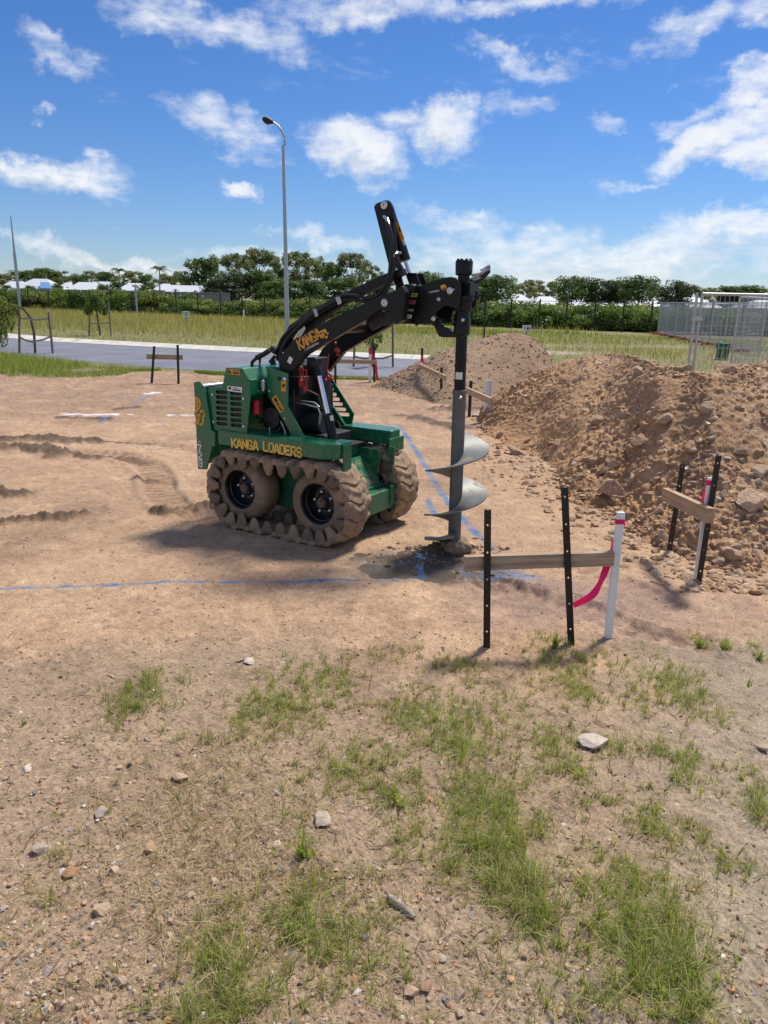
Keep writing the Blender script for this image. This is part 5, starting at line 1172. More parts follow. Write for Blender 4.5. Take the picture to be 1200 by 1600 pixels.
for i, (px, py, r, lab, pale) in enumerate([
    (284, 1218, 17, 'pinkish stone among dry grass in the foreground', 0), (503, 1288, 22, 'cream and brown stone beside the tall green tuft', 2), (233, 1331, 14, 'orange brown angular stone in the lower left', 0), (158, 1272, 15, 'flat purple grey stone left of the pinkish stone', 3), (62, 1330, 15, 'dark grey stone near the left edge', 3), (110, 1364, 17, 'grey slab stone under the left grass tuft', 3),
    (160, 1424, 16, 'yellow brown stone in the lower left', 0), (432, 1243, 8, 'small white pebble above the cream stone', 1), (363, 1346, 6, 'tiny white round pebble near the centre left', 1), (432, 1326, 10, 'pale flat pebble left of the cream stone', 1), (336, 1381, 9, 'orange pebble below the tiny white pebble', 0), (930, 1164, 30, 'large white stone lying in the grass on the right', 1),
    (388, 1036, 13, 'pale pink stone at the edge of the bare ground', 1), (280, 1177, 9, 'tan stone above the pinkish stone', 0), (691, 1502, 10, 'round tan pebble at the bottom centre', 0), (640, 1551, 15, 'grey layered stone at the bottom centre', 3), (666, 1547, 13, 'tan flat stone beside the grey layered stone', 2), (716, 1558, 15, 'pink flat stone at the bottom centre', 0),
    (717, 1585, 11, 'small orange stone at the bottom edge', 0), (242, 1585, 16, 'grey stone at the bottom edge under the grass', 3), (40, 1201, 10, 'white flat pebble near the left edge', 1), (518, 1135, 8, 'pink pebble in the upper grass', 0), (114, 1509, 7, 'small white pebble in the lower left', 1), (8, 1419, 8, 'white oval pebble at the left edge', 1), (75, 1522, 10, 'brown pebble in the lower left corner', 0), (190, 1540, 11, 'tan stone in the lower left corner', 0), (60, 1490, 9, 'dark stone in the lower left corner', 3),
    (744, 652, 11, 'white rock on the orange soil beside the rear board', 1), (1148, 928, 8, 'white stone chip right of the tallest picket', 1), (1078, 911, 8, 'round grey pebble at the foot of the white peg', 3), (800, 683, 8, 'pale stone chip in front of the heap', 1), (893, 730, 9, 'pale flat stone on the cloddy ground', 1), (1190, 1175, 12, 'half buried grey stone at the right edge', 3)]):
    p = GR(px, py); dist = (p - Vector((0, 0, EYE))).length
    me = PALE if pale == 1 else STONES[(i * 3 + pale) % 7]
    if pale == 0: me = STONES[i % 7]
    o = put_rock(me, 'stone', p, r * .80 / F_PX * dist, lab, 'stone', sink=.2, rot=(random.uniform(-.25, .25), random.uniform(-.25, .25), random.uniform(0, 6.28) if px != 930 else .2), stretch=(1, .95, .9))

# ------------------------------------------------------------------ set-out boards on steel pickets, pegs and tapes
def picket(base, top, parent, wd=.032, holes=True, gap=.13):
    base = Vector(base); top = Vector(top); d = top - base; L = d.length; b0 = base - d.normalized() * .12
    Lt = L + .12; hs = [[(.0055 * math.cos(a), z + .0055 * math.sin(a)) for a in np.linspace(0, 2 * math.pi, 9)[:-1]] for z in np.arange(.20, Lt - .01, gap)] if holes else []
    me = plate_mesh('picket', [(-wd / 2, 0), (wd / 2, 0), (wd / 2, Lt), (-wd / 2, Lt)], hs, -.0025, .0025)
    bm = bmesh.new(); bm.from_mesh(me)
    # two ribs behind make the star section, with gaps left at the holes
    for s in (-1, 1):
        vs = [bm.verts.new(q) for q in ((s * wd * .2, .0026, 0), (s * wd * .42, .020, 0), (s * wd * .36, .022, 0), (s * wd * .12, .0026, 0), (s * wd * .2, .0026, Lt), (s * wd * .42, .020, Lt), (s * wd * .36, .022, Lt), (s * wd * .12, .0026, Lt))]
        for f in ((0, 1, 5, 4), (1, 2, 6, 5), (2, 3, 7, 6), (3, 0, 4, 7), (0, 3, 2, 1), (4, 5, 6, 7)): bm.faces.new([vs[k] for k in f])
    bmesh.ops.recalc_face_normals(bm, faces=bm.faces); bm.to_mesh(me); bm.free()
    me.materials.append(M['picket']); smooth(me, 30)
    o = bpy.data.objects.new('picket', me); COL.objects.link(o)
    z = d.normalized(); y = Vector((base.x, base.y, 0)).normalized(); x = y.cross(z).normalized(); y = z.cross(x)
    mw = Matrix(((x.x, y.x, z.x, b0.x), (x.y, y.y, z.y, b0.y), (x.z, y.z, z.z, b0.z), (0, 0, 0, 1)))
    o.parent = parent; o.matrix_parent_inverse = Matrix.Identity(4); o.matrix_local = Matrix.Translation(-parent.location) @ mw; return o
def board(a, b, ht, th, m, parent, name='crossboard'):
    a = Vector(a); b = Vector(b); d = b - a; L = d.length; mb = MB().box((0, -th / 2, -ht / 2), (L, th / 2, ht / 2)); o = obj(name, mb, m, parent, bevel=.002)
    x = d.normalized(); y = Vector((0, 0, 1)).cross(x).normalized(); z = x.cross(y)
    mw = Matrix(((x.x, y.x, z.x, a.x), (x.y, y.y, z.y, a.y), (x.z, y.z, z.z, a.z), (0, 0, 0, 1))); o.matrix_local = Matrix.Translation(-parent.location) @ mw; return o
def strip(name, pts, wd, m, parent, twist=None, th=.0006):
    """thin tape through points; wd width across, with a real thickness"""
    pts = [Vector(p) - parent.location for p in pts]; n = len(pts); vs = []
    for i, p in enumerate(pts):
        d = (pts[min(i + 1, n - 1)] - pts[max(i - 1, 0)]).normalized(); t = (twist[i] if twist else 0)
        side = d.cross(Vector((math.sin(t), -math.cos(t), 0))).normalized(); nn = d.cross(side)
        for a, b in ((-1, -1), (1, -1), (1, 1), (-1, 1)): vs.append(p + side * (a * wd / 2) + nn * (b * th / 2))
    fs = [(i * 4 + j, i * 4 + (j + 1) % 4, (i + 1) * 4 + (j + 1) % 4, (i + 1) * 4 + j) for i in range(n - 1) for j in range(4)] + [(0, 1, 2, 3), (n * 4 - 1, n * 4 - 2, n * 4 - 3, n * 4 - 4)]
    return obj(name, MB().add(vs, fs), m, parent, ang=60)
def peg(pb, pt, label, wd=.038, group=None, band=None, tail=None, m=None, cat='peg', Y=None):
    base = GR(*pb); top = AT(pt[0], pt[1], Y or base.y); r = empty('survey_peg', base, label, cat, group); d = (top - base)
    obj('peg', MB().bar(Vector((0, 0, 0)) - d.normalized() * .1, d, wd, wd * .5, up=(0, 1, 0)), M['whitepeg'], r, bevel=.003)
    if band:
        q = d * band[0]; obj('tape_band', MB().bar(q, q + d.normalized() * band[1], wd + .004, wd * .5 + .004, up=(0, 1, 0)), M[m or 'pink'], r)
    if tail:
        pts = [AT(a, b, base.y + y) for a, b, y in tail[0]]; Q = []
        for i in range(len(pts) - 1):
            p0, p1, p2, p3 = pts[max(i - 1, 0)], pts[i], pts[i + 1], pts[min(i + 2, len(pts) - 1)]
            for k in range(5): t = k / 5; Q.append(.5 * ((2 * p1) + (p2 - p0) * t + (2 * p0 - 5 * p1 + 4 * p2 - p3) * t * t + (3 * p1 - p0 - 3 * p2 + p3) * t ** 3))
        Q.append(pts[-1]); strip('tape_tail', Q, tail[1], M[m or 'pink'], r, [tail[2] * math.sin(i * .7) for i in range(len(Q))])
    return r
# front board
b1, b2 = GR(760, 1020), GR(891.5, 1017); r = empty('batter_board', b1, 'low weathered board across two black pickets in front of the auger', 'set-out board')
picket(b1, AT(762, 797, b1.y), r); 
p2 = picket(b2, AT(882, 762, b2.y), r)
board(AT(725, 879.5, b1.y + .035), AT(958, 872, b2.y + .05), .068, .036, M['oldpine'], r)
peg((949, 1006), (970, 800), 'white square peg with a long pink tape beside the front board', .038, band=(.91, .024),
    tail=([(973, 818, .02), (967, 838, .05), (958, 858, .06), (950, 880, .02), (938, 910, -.02), (924, 931, -.04), (896, 946, -.05)], .034, .5))
# right board
b1, b2 = GR(1045, 866), GR(1091, 915); r = empty('batter_board', b2, 'pale board on two leaning black pickets at the foot of the heap', 'set-out board')
picket(b1, AT(1067, 725, b1.y), r); picket(b2, AT(1123, 712, b2.y), r)
board(AT(1039, 772, 4.93), AT(1110, 806, 4.13), .085, .045, M['pine'], r)
peg((1087, 907), (1110, 746), 'white peg with pink tape against the leaning tallest picket', .030, band=(.93, .03), tail=([(1109, 753, -.02), (1104, 768, -.03), (1100, 784, -.03)], .032, .2), Y=4.31)
# far boards
def small_board(label, pk, bd, m, ht=.09):
    bs = [GR(*p[0]) for p in pk]; r = empty('batter_board', bs[0], label, 'set-out board')
    for bb, p in zip(bs, pk): picket(bb, AT(p[1][0], p[1][1], bb.y), r, wd=.045, holes=False)
    ys = [bs[0].y, bs[-1].y]
    board(AT(bd[0][0], bd[0][1], bd[0][2]), AT(bd[1][0], bd[1][1], bd[1][2]), ht, .04, m, r)
Y3 = GR(237, 598).y
small_board('grey board on two black pickets in front of the road', [((237, 599), (241, 541)), ((279, 600), (277.5, 539))], [(229, 557, Y3 - .03), (286, 558.5, Y3 - .03)], M['oldpine'], .09)
Y4 = GR(524, 599).y
small_board('pale board on black pickets behind the loader arms', [((524, 600), (524, 562)), ((585, 597), (584, 539))], [(522, 564, Y4 - .05), (589, 566, Y4 - .05)], M['pine'], .075)
peg((578, 597), (578.5, 546), 'white peg with red tape beside the board behind the arms', .06, m='redtape', band=(.86, .12), tail=([(580, 553, .0), (586, 562, -.02), (588, 580, -.03), (590, 595, -.03)], .05, .6))
a, b = GR(659, 609), GR(689, 624); 
small_board('pale sloping board between the rear heap and the auger shaft', [((660, 609), (659.5, 544)), ((689, 624), (690, 574))], [(655, 571, a.y - .2), (696, 590, b.y - .35)], M['pine'], .07)
peg((658.5, 609), (659.5, 558), 'thin white peg with a red top by the sloping rear board', .045, m='redtape', band=(.86, .1), Y=a.y - .1)
a, b = GR(733, 652), GR(765, 658)
small_board('pale sloping board right of the auger shaft beside a white rock', [((733, 652), (736, 595)), ((765, 660), (764.5, 626))], [(729, 609.5, 10.2), (768, 627, 8.9)], M['pine'], .075)
peg((726, 640), (726.5, 596), 'white peg half hidden behind the auger shaft', .05, Y=a.y)
p = AT(764, 594, 10.55); g = Vector((p.x, 10.55, 0)); r = empty('drain_pipe', g, 'short white pipe standing up behind the sloping board', 'pipe')
obj('pipe', MB().lathe([(.052, -.1), (.052, p.z), (.044, p.z), (.044, p.z - .08)], (0, 0, 0), 'z', 18), M['pvc'], r)

# ------------------------------------------------------------------ grass
def blades(name, P, Hh, Wd, cols, label, lean=.5, seed=0, segs=2, m='grass'):
    rs = np.random.default_rng(seed); n = len(P); a = rs.uniform(0, 6.283, n); b = a + rs.normal(0, .9, n); ln = np.abs(rs.normal(0, lean, n)) * Hh
    sx, sy = np.cos(a) * Wd / 2, np.sin(a) * Wd / 2; lx, ly = np.cos(b + 1.57) * ln, np.sin(b + 1.57) * ln
    def pt(t, s): q = P.copy(); q[:, 0] += lx * t ** 2 + sx * s; q[:, 1] += ly * t ** 2 + sy * s; q[:, 2] += Hh * (t - .35 * t * t * np.clip(ln / Hh, 0, 1.5)); return q
    if segs == 2:
        V = np.stack([pt(0, -1), pt(0, 1), pt(.55, .8), pt(.55, -.8), pt(1, 0)], 1); F0 = np.array([[0, 1, 2], [0, 2, 3], [3, 2, 4]])
    else:
        V = np.stack([pt(0, -1), pt(0, 1), pt(1, 0)], 1); F0 = np.array([[0, 1, 2]])
    k = V.shape[1]; Fc = (F0[None] + (np.arange(n) * k)[:, None, None]).reshape(-1, 3)
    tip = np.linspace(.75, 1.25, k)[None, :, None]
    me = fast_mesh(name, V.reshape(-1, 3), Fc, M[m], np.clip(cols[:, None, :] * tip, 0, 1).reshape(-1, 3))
    o = bpy.data.objects.new(name, me); COL.objects.link(o); kind(o, 'stuff'); o['label'] = label; o['category'] = 'grass'; return o
PATCH = [(600, 1200, 420, 130, .035, .3), (850, 1350, 330, 200, .035, .3), (300, 1400, 260, 160, .03, .5),  # px, py, half width, half height, density, dryness
    (228, 1082, 42, 26, 1.0, .0), (190, 1112, 30, 20, .7, .1), (430, 1105, 70, 40, .9, .15), (500, 1075, 60, 40, .9, .1), (380, 1145, 75, 30, .55, .4), (610, 1030, 60, 12, .4, .1), (720, 1045, 35, 18, .6, .1), (650, 1110, 50, 30, .7, .1), (725, 1160, 60, 42, 1.0, 0), (640, 1130, 40, 26, .6, .1),
    (845, 1022, 32, 18, .8, .1), (900, 1080, 36, 30, .9, .05), (938, 1040, 50, 18, .6, .2), (865, 1155, 42, 26, .9, 0), (885, 1205, 40, 28, .9, .05), (870, 1060, 70, 30, .35, .2), (1050, 1070, 50, 34, .7, .1), (1075, 1100, 36, 20, .6, .1), (1092, 1010, 13, 10, .9, .1), (1130, 1016, 12, 6, .6, 0), (1186, 1028, 15, 10, .7, 0),
    (770, 1260, 62, 38, 1.2, 0), (780, 1300, 60, 40, 1.2, 0), (735, 1345, 50, 50, 1.2, .05), (800, 1380, 60, 60, 1.2, .1), (840, 1430, 34, 50, 1.0, .1), (830, 1455, 30, 30, .9, .0), (580, 1190, 70, 30, .8, .1), (540, 1215, 70, 34, .7, .1), (600, 1245, 50, 30, .8, .05), (640, 1310, 40, 36, .9, .1), (470, 1325, 22, 24, .8, 0), (630, 1220, 20, 24, .6, 0),
    (462, 1445, 55, 62, 1.2, .05), (330, 1490, 60, 60, 1.0, .1), (350, 1560, 100, 60, 1.1, .1), (300, 1590, 60, 40, 1.0, .1), (560, 1440, 46, 42, .9, .05), (575, 1500, 62, 44, .8, .1), (600, 1560, 60, 40, .5, .3), (520, 1530, 60, 40, .7, .2), (1030, 1290, 55, 30, .8, .15), (1080, 1310, 50, 26, .6, .2), (1150, 1360, 38, 18, .8, .1), (960, 1380, 70, 40, .9, .1), (1040, 1400, 60, 34, .8, .1), (1010, 1450, 90, 60, 1.1, .05), (1020, 1530, 70, 60, 1.3, 0), (1060, 1510, 50, 60, 1.1, 0), (960, 1570, 80, 40, .9, .15),
    (1085, 1215, 36, 30, .7, .1), (990, 1175, 40, 22, .6, .15), (1060, 1190, 60, 22, .5, .1), (1190, 1275, 26, 30, 1.0, 0), (1170, 1230, 40, 30, .4, .1), (80, 1400, 40, 28, .5, .5), (95, 1335, 26, 26, .6, .4), (20, 1505, 24, 40, .6, .5), (880, 1560, 80, 50, .45, .35), (900, 1470, 60, 60, .4, .2), (930, 1250, 60, 30, .35, .2), (670, 1590, 40, 20, .3, .3), (560, 1390, 90, 40, .3, .4), (430, 1390, 60, 30, .35, .3), (430, 1250, 80, 40, .3, .6), (300, 1250, 100, 60, .18, .8), (60, 1590, 50, 40, .2, .6), (760, 1100, 60, 40, .4, .2), (1000, 1100, 40, 30, .4, .1), (1130, 1130, 40, 20, .25, .2), (760, 1510, 60, 60, .2, .5), (700, 1230, 60, 40, .3, .2)]
rs = np.random.default_rng(9); GP = []; GH = []; GC = []; GW = []
fresh = np.array([[.23, .28, .05], [.29, .34, .075], [.37, .40, .13], [.17, .22, .055]]); dry = np.array([[.42, .34, .19], [.33, .25, .14], [.50, .43, .27]])
for (cx, cy, hw, hh, dn, dr) in PATCH:
    c = G(cx, cy); sx = abs(G(cx + hw, cy).x - c.x); sy = abs(G(cx, cy - hh).y - G(cx, cy + hh).y) / 2
    tufts = int(np.clip(dn * 9000 * sx * sy, 16, 850))
    tx = c.x + rs.normal(0, .60, tufts) * sx; ty = c.y + rs.normal(0, .60, tufts) * sy; kk = (vn2(tx * 26, ty * 26, 5) + .5 * vn2(tx * 60, ty * 60, 6)) > -.35; tx, ty = tx[kk], ty[kk]
    for x, y in zip(tx, ty):
        nb = int(rs.integers(5, 15)); ht = rs.uniform(.025, .075) * (1.2 if dn > .9 else .8); q = rs.random(nb); base = fresh[rs.integers(0, 4)]
        GP.append(np.stack([x + rs.normal(0, .006, nb), y + rs.normal(0, .006, nb), np.zeros(nb)], 1)); GH.append(ht * rs.uniform(.5, 1.2, nb)); GW.append(rs.uniform(.0014, .0030, nb))
        cc = np.where((q < dr * .8 + .3)[:, None], dry[rs.integers(0, 3, nb)], base[None] * rs.uniform(.8, 1.25, (nb, 1))); GC.append(cc)
GP = np.concatenate(GP); GP[:, 2] = ground_h(GP[:, 0], GP[:, 1]) - .003
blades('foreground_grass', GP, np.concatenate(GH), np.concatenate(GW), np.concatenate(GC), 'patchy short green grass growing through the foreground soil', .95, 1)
print('foreground blades', len(GP))
# dry straw and roots lying on the soil
def straw(n, box, cols, name, label, seed, L=(.02, .08), wd=.0013, dens=None):
    rs = np.random.default_rng(seed); P = ground_pts(n, rs, box, dens); n = len(P); a = rs.uniform(0, 6.28, n); l = rs.uniform(*L, n); bend = rs.normal(0, .3, n)
    d = np.stack([np.cos(a), np.sin(a), np.zeros(n)], 1); e = np.stack([-np.sin(a), np.cos(a), np.zeros(n)], 1); V = []
    for t in (-.5, 0, .5):
        q = P + d * (l * t)[:, None] + e * (bend * l * t * t * 2)[:, None]; q[:, 2] += .002 + .006 * rs.random(n) * (1 + abs(t))
        V += [q - e * wd / 2, q + e * wd / 2]
    V = np.stack(V, 1); F0 = np.array([[0, 2, 3], [0, 3, 1], [2, 4, 5], [2, 5, 3]]); Fc = (F0[None] + (np.arange(n) * 6)[:, None, None]).reshape(-1, 3)
    C = np.array(cols)[rs.integers(0, len(cols), n)] * rs.uniform(.8, 1.2, (n, 1)); me = fast_mesh(name, V.reshape(-1, 3), Fc, M['grass'], np.repeat(C, 6, 0)); o = bpy.data.objects.new(name, me); COL.objects.link(o); kind(o, 'stuff'); o['label'] = label; o['category'] = 'dry grass'
DRY = [(.48, .38, .24), (.38, .28, .17), (.28, .19, .12), (.56, .47, .32)]
straw(2600, (140, 1130, 520, 1560), DRY, 'dry_straw', 'thin dry grass stems lying over the left foreground', 21, dens=lambda x, y: np.exp(-((x - 330) / 150) ** 2 - ((y - 1310) / 160) ** 2))
straw(2300, (0, 1040, 1200, 1600), DRY, 'dry_straw', 'scattered dry stems over the foreground soil', 22, (.015, .06))
straw(260, (0, 1000, 1200, 1600), [(.14, .09, .06), (.2, .13, .09)], 'dry_twigs', 'fine dark twigs over the foreground soil', 23, (.03, .10), .003)
# a few taller leafy weeds
def weed(px, py, h, label, n=14, lean=.6, seed=0):
    rs = np.random.default_rng(seed); p = GR(px, py); P = np.tile(np.array(p[:]), (n, 1)) + rs.normal(0, .006, (n, 3)) * np.array([1, 1, 0])
    o = blades('grass_tuft', P, h * rs.uniform(.5, 1.05, n), rs.uniform(.004, .008, n), fresh[rs.integers(0, 2, n)] * rs.uniform(.8, 1.1, (n, 1)), label, lean, seed)
    for k in ('kind',): del o[k]
    tag(o, label, 'grass tuft'); return o
weed(474, 1348, .10, 'leafy green grass tuft beside the cream and brown stone', 20, .8, 3); weed(618, 1262, .12, 'tall broad bladed grass tuft near the centre foreground', 12, .7, 4); weed(38, 1132, .05, 'single thin sprout near the left edge', 3, .1, 5); weed(1092, 1018, .07, 'small tuft on the silty strip right of the white peg', 26, .7, 6)
weed(1170, 1075, .05, 'small sprout on the bare silt at the right', 7, .3, 7); weed(118, 1541, .03, 'tiny green seedling in the lower left', 6, .5, 8); weed(1015, 1235, .04, 'small star shaped sprout on the silt', 10, 1.0, 9); weed(866, 1022, .085, 'bright green tuft at the foot of the second front picket', 40, .6, 10); weed(1130, 1022, .045, 'low green tuft right of the small tuft on silt', 20, .9, 11); weed(1186, 1034, .05, 'low tuft at the right edge on the silty strip', 24, .8, 12)
# short dry stick
def stick(px0, py0, px1, py1, r, label, seed=0):
    a = GR(px0, py0); b = GR(px1, py1); c = (a + b) / 2; o = empty('stick', c, label, 'stick'); n = 7; rs = np.random.default_rng(seed)
    pts = [(a - c) * (1 - t) + (b - c) * t + Vector((rs.normal(0, .15) * r, rs.normal(0, .15) * r, r * .7)) for t in np.linspace(0, 1, n)]
    obj('wood', MB().tube(pts, [r * q for q in (.5, .9, 1.05, .95, 1, .8, .5)], 9), M['driftwood'], o, ang=50)
stick(606, 1409, 648, 1440, .011, 'short grey split stick lying in the centre foreground', 1); stick(368, 1038, 392, 1031, .006, 'thin stick against the pale pink stone', 2); stick(262, 1105, 290, 1090, .004, 'thin dark twig right of the left grass clump', 3); stick(1128, 1480, 1160, 1500, .004, 'thin curved twig at the lower right', 4)

# ---- verge grass between site and road, and beyond the road
def region_pts(n, rs, xs, lo, hi):
    x = rs.uniform(xs[0], xs[1], n); t = rs.random(n); y = lo(x) * (1 - t) + hi(x) * t; return np.stack([x, y, np.zeros(n)], 1)
rs = np.random.default_rng(31)
P = region_pts(26000, rs, (-17, -1.0), lambda x: yline(VERGE, x) - .1 + .35 * fbm(x, x * 0, 2, 2, 5), lambda x: yline(RN, x) - .55)
k = fbm(P[:, 0], P[:, 1], 1.1, 3, 301) + .35 * sstep(-5, -9, P[:, 0]) > -.15; P = P[k]; n = len(P); P[:, 2] = ground_h(P[:, 0], P[:, 1]) * 0
cc = np.array([(.20, .25, .045), (.28, .31, .075), (.15, .20, .04), (.40, .36, .17)])[rs.choice(4, n, p=[.35, .3, .2, .15])] * rs.uniform(.8, 1.2, (n, 1))
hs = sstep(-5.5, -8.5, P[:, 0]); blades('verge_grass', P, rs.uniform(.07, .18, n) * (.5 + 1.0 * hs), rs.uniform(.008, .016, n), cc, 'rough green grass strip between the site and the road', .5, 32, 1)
P = region_pts(5000, rs, (-4, 3), lambda x: yline(VERGE, x) - .4, lambda x: yline(RN, x) - .55); n = len(P)
blades('verge_grass', P, rs.uniform(.03, .09, n), rs.uniform(.008, .014, n), np.array([(.11, .19, .03), (.16, .22, .045)])[rs.integers(0, 2, n)], 'short bright grass at the road edge behind the loader', .5, 33, 1)
# field beyond
P = region_pts(72000, rs, (-48, 30), lambda x: yline(RF, x) + 1.2, lambda x: 66 - .6 * (x + 27)); k = np.abs(P[:, 0] / P[:, 1]) < .74; P = P[k]; n = len(P)
d = P[:, 1] - yline(RF, P[:, 0]); big = fbm(P[:, 0], P[:, 1], .10, 3, 302); left = sstep(3, -4, P[:, 0])
short = (d < 5 + big * 2) | (left < .5) & (fbm(P[:, 0], P[:, 1], .3, 3, 305) < .25)
straw_p = np.where(short, .25, .35 + .5 * left * sstep(4, 10, d))
isdry = rs.random(n) < straw_p; cc = np.where(isdry[:, None], np.array([(.38, .30, .14), (.46, .37, .18), (.32, .25, .11)])[rs.integers(0, 3, n)], np.array([(.22, .26, .06), (.27, .30, .08), (.17, .21, .05)])[rs.integers(0, 3, n)]) * rs.uniform(.8, 1.15, (n, 1))
hh = np.where(short, rs.uniform(.05, .14, n), rs.uniform(.25, .55, n)); sandm = (np.abs(P[:, 1] - (30 + .25 * (P[:, 0] - 6))) < 1.2) & (P[:, 0] > 3) & (P[:, 0] < 13) | (np.abs(P[:, 1] - 26) < 1.0) & (P[:, 0] > 2) & (P[:, 0] < 7.5); hh = np.where(sandm, .02, hh)
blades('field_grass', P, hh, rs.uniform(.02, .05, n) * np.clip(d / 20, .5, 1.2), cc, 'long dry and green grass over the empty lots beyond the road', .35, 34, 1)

# ------------------------------------------------------------------ leaves
def leaf_cloud(rs, lumps, n, size, pal, flat=.5, dark_in=0):
    """leaf quads spread through lumps [(cx,cy,cz,rx,ry,rz)]"""
    L = np.array(lumps); wts = (L[:, 3] * L[:, 4] * L[:, 5]) ** .67; k = rs.choice(len(L), n, p=wts / wts.sum())
    u = rs.normal(size=(n, 3)); u /= np.linalg.norm(u, axis=1)[:, None]; r = rs.random(n) ** .38; C = L[k, :3] + u * L[k, 3:] * r[:, None]
    C += .12 * L[k, 3:] * np.sin(C * 3.1 + k[:, None])
    nrm = u * .6 + rs.normal(size=(n, 3)) * .6 + np.array([0, 0, .4]); nrm /= np.linalg.norm(nrm, axis=1)[:, None]
    a = np.cross(nrm, rs.normal(size=(n, 3))); a /= np.linalg.norm(a, axis=1)[:, None]; b = np.cross(nrm, a); s = size * rs.uniform(.6, 1.4, n)[:, None]
    V = np.stack([C - a * s, C - b * s * flat + a * s * .1, C + a * s, C + b * s * flat], 1)
    pal = np.array(pal); lc = pal[rs.integers(0, len(pal), len(L))]; col = lc[k] * rs.uniform(.7, 1.3, (n, 1)); return V, col
def cloud_mesh(name, V, col):
    n = len(V); Fc = np.arange(n * 4).reshape(n, 4); return fast_mesh(name, V.reshape(-1, 3), Fc, M['leaf'], np.repeat(np.clip(col, 0, 1), 4, 0))
def limbs(rs, h, lumps, r0, spread=.6, m='bark'):
    mb = MB(); mid = Vector((rs.normal(0, .1), 0, h * .42)); mb.tube([(0, 0, -.1), mid * .5, mid], [r0, r0 * .8, r0 * .65], 7)
    for (x, y, z, rx, ry, rz) in lumps[:9]:
        c = Vector((x, y, z)); mb.tube([mid, mid.lerp(c, .5) + Vector((0, 0, .1)), c], [r0 * .5, r0 * .3, r0 * .1], 5)
    return mb
GPAL = {'euc': [(0.142, 0.169, 0.061), (0.176, 0.189, 0.074), (0.108, 0.135, 0.047), (0.216, 0.216, 0.101)], 'dark': [(0.041, 0.065, 0.024), (0.030, 0.049, 0.020), (0.057, 0.081, 0.030)], 'green': [(0.074, 0.128, 0.030), (0.108, 0.162, 0.041), (0.054, 0.101, 0.027)], 'pale': [(0.230, 0.236, 0.135), (0.176, 0.196, 0.101), (0.284, 0.270, 0.162)], 'bright': [(.135, .205, .045), (.175, .24, .06), (.10, .16, .035)], 'olive': [(0.176, 0.203, 0.047), (0.230, 0.243, 0.061), (0.135, 0.176, 0.041)]}
def crown_lumps(rs, h, w, base, n, style):
    out = []
    for i in range(n):
        a = rs.uniform(0, 6.28); t = rs.random(); z = base + (h - base) * (.12 + .84 * t); ww = w * (.45 + .6 * math.sin(math.pi * (.18 + .72 * t))) * rs.uniform(.2, .9)
        s = rs.uniform(.22, .36) * w * (1.15 if style == 'dense' else .70); out.append((math.cos(a) * ww, math.sin(a) * ww, min(z, h - s * .7), s, s, s * (.8 if style == 'dense' else .85)))
    return out
def tree_kind(seed, pal, style, h=8.0, w=3.2, n=2600, base=.22, nl=22, size=.13):
    rs = np.random.default_rng(seed); lumps = crown_lumps(rs, h, w, h * base, nl, style); V, c = leaf_cloud(rs, lumps, n, size, GPAL[pal]); return cloud_mesh('crown', V, c), limbs(rs, h, lumps, .16).mesh('trunk')
TK = {'euc_a': tree_kind(1, 'euc', 'open', n=7500, nl=60, size=.13, base=.10), 'euc_b': tree_kind(2, 'euc', 'open', w=2.8, nl=46, n=6000, size=.13, base=.10), 'euc_c': tree_kind(3, 'pale', 'open', w=3.0, nl=30, n=4500, size=.16, base=.1), 'dark_a': tree_kind(4, 'dark', 'dense', w=3.8, n=6000, base=.04, nl=34, size=.19), 'dark_b': tree_kind(5, 'green', 'dense', w=3.6, n=5500, base=.05, nl=30, size=.19), 'green_a': tree_kind(6, 'green', 'dense', w=3.4, n=5000, base=.05, nl=28, size=.19), 'round_a': tree_kind(7, 'green', 'dense', h=8, w=4.4, n=6500, base=.28, nl=36, size=.18), 'round_b': tree_kind(8, 'dark', 'dense', h=8, w=4.2, n=6500, base=.30, nl=34, size=.18), 'pale_a': tree_kind(9, 'pale', 'open', w=3.4, nl=30, n=4500, size=.17, base=.08)}
for c, t in TK.values(): t.materials.append(M['bark']); smooth(t, 60)
def tree(kind_, px, top, Y, hwpx, label, group=None, name='tree'):
    p = AT(px, top, Y); h = max(p.z, 2.0); wd = hwpx / F_PX * Y * 1.0; r = empty(name, (p.x, Y, 0), label, 'tree', group, rz=random.uniform(0, 6.28)); cm, tm = TK[kind_]
    w0 = {'round_a': 4.4, 'round_b': 4.2, 'dark_a': 3.8}.get(kind_, 3.3)
    r.scale = (wd / w0 * 1.28, wd / w0 * 1.28, h / 7.8)
    for nm, me in (('crown', cm), ('trunk', tm)): o = bpy.data.objects.new(nm, me); COL.objects.link(o); o.parent = r
    return r
far = [  # kind, px, top, Y, half width px
    ('pale_a', 3, 428, 210, 22), ('dark_b', 36, 424, 215, 26), ('dark_b', 70, 421, 205, 26), ('euc_c', 96, 424, 220, 24), ('green_a', 118, 432, 190, 20), ('pale_a', 140, 424, 225, 22), ('dark_b', 165, 426, 210, 18), ('pale_a', 208, 424, 220, 22), ('green_a', 230, 431, 200, 14), ('pale_a', 274, 430, 230, 18), ('euc_c', 258, 428, 235, 18)]
fl = ['pale hazy tree at the left edge behind the white roofs', 'dark bushy tree above the first white roof', 'dark tree above the blue roof panel', 'pale grey green tree behind the blue roof panel', 'low green tree between two white roofs on the left', 'pale gum tree behind the drooping palm', 'dark tree left of the bushy palm', 'pale tree between the two palms', 'low green tree just left of the tall palm', 'pale tree right of the tall palm', 'thin pale tree just behind the tall palm']
for f, l in zip(far, fl): tree(*f, l)
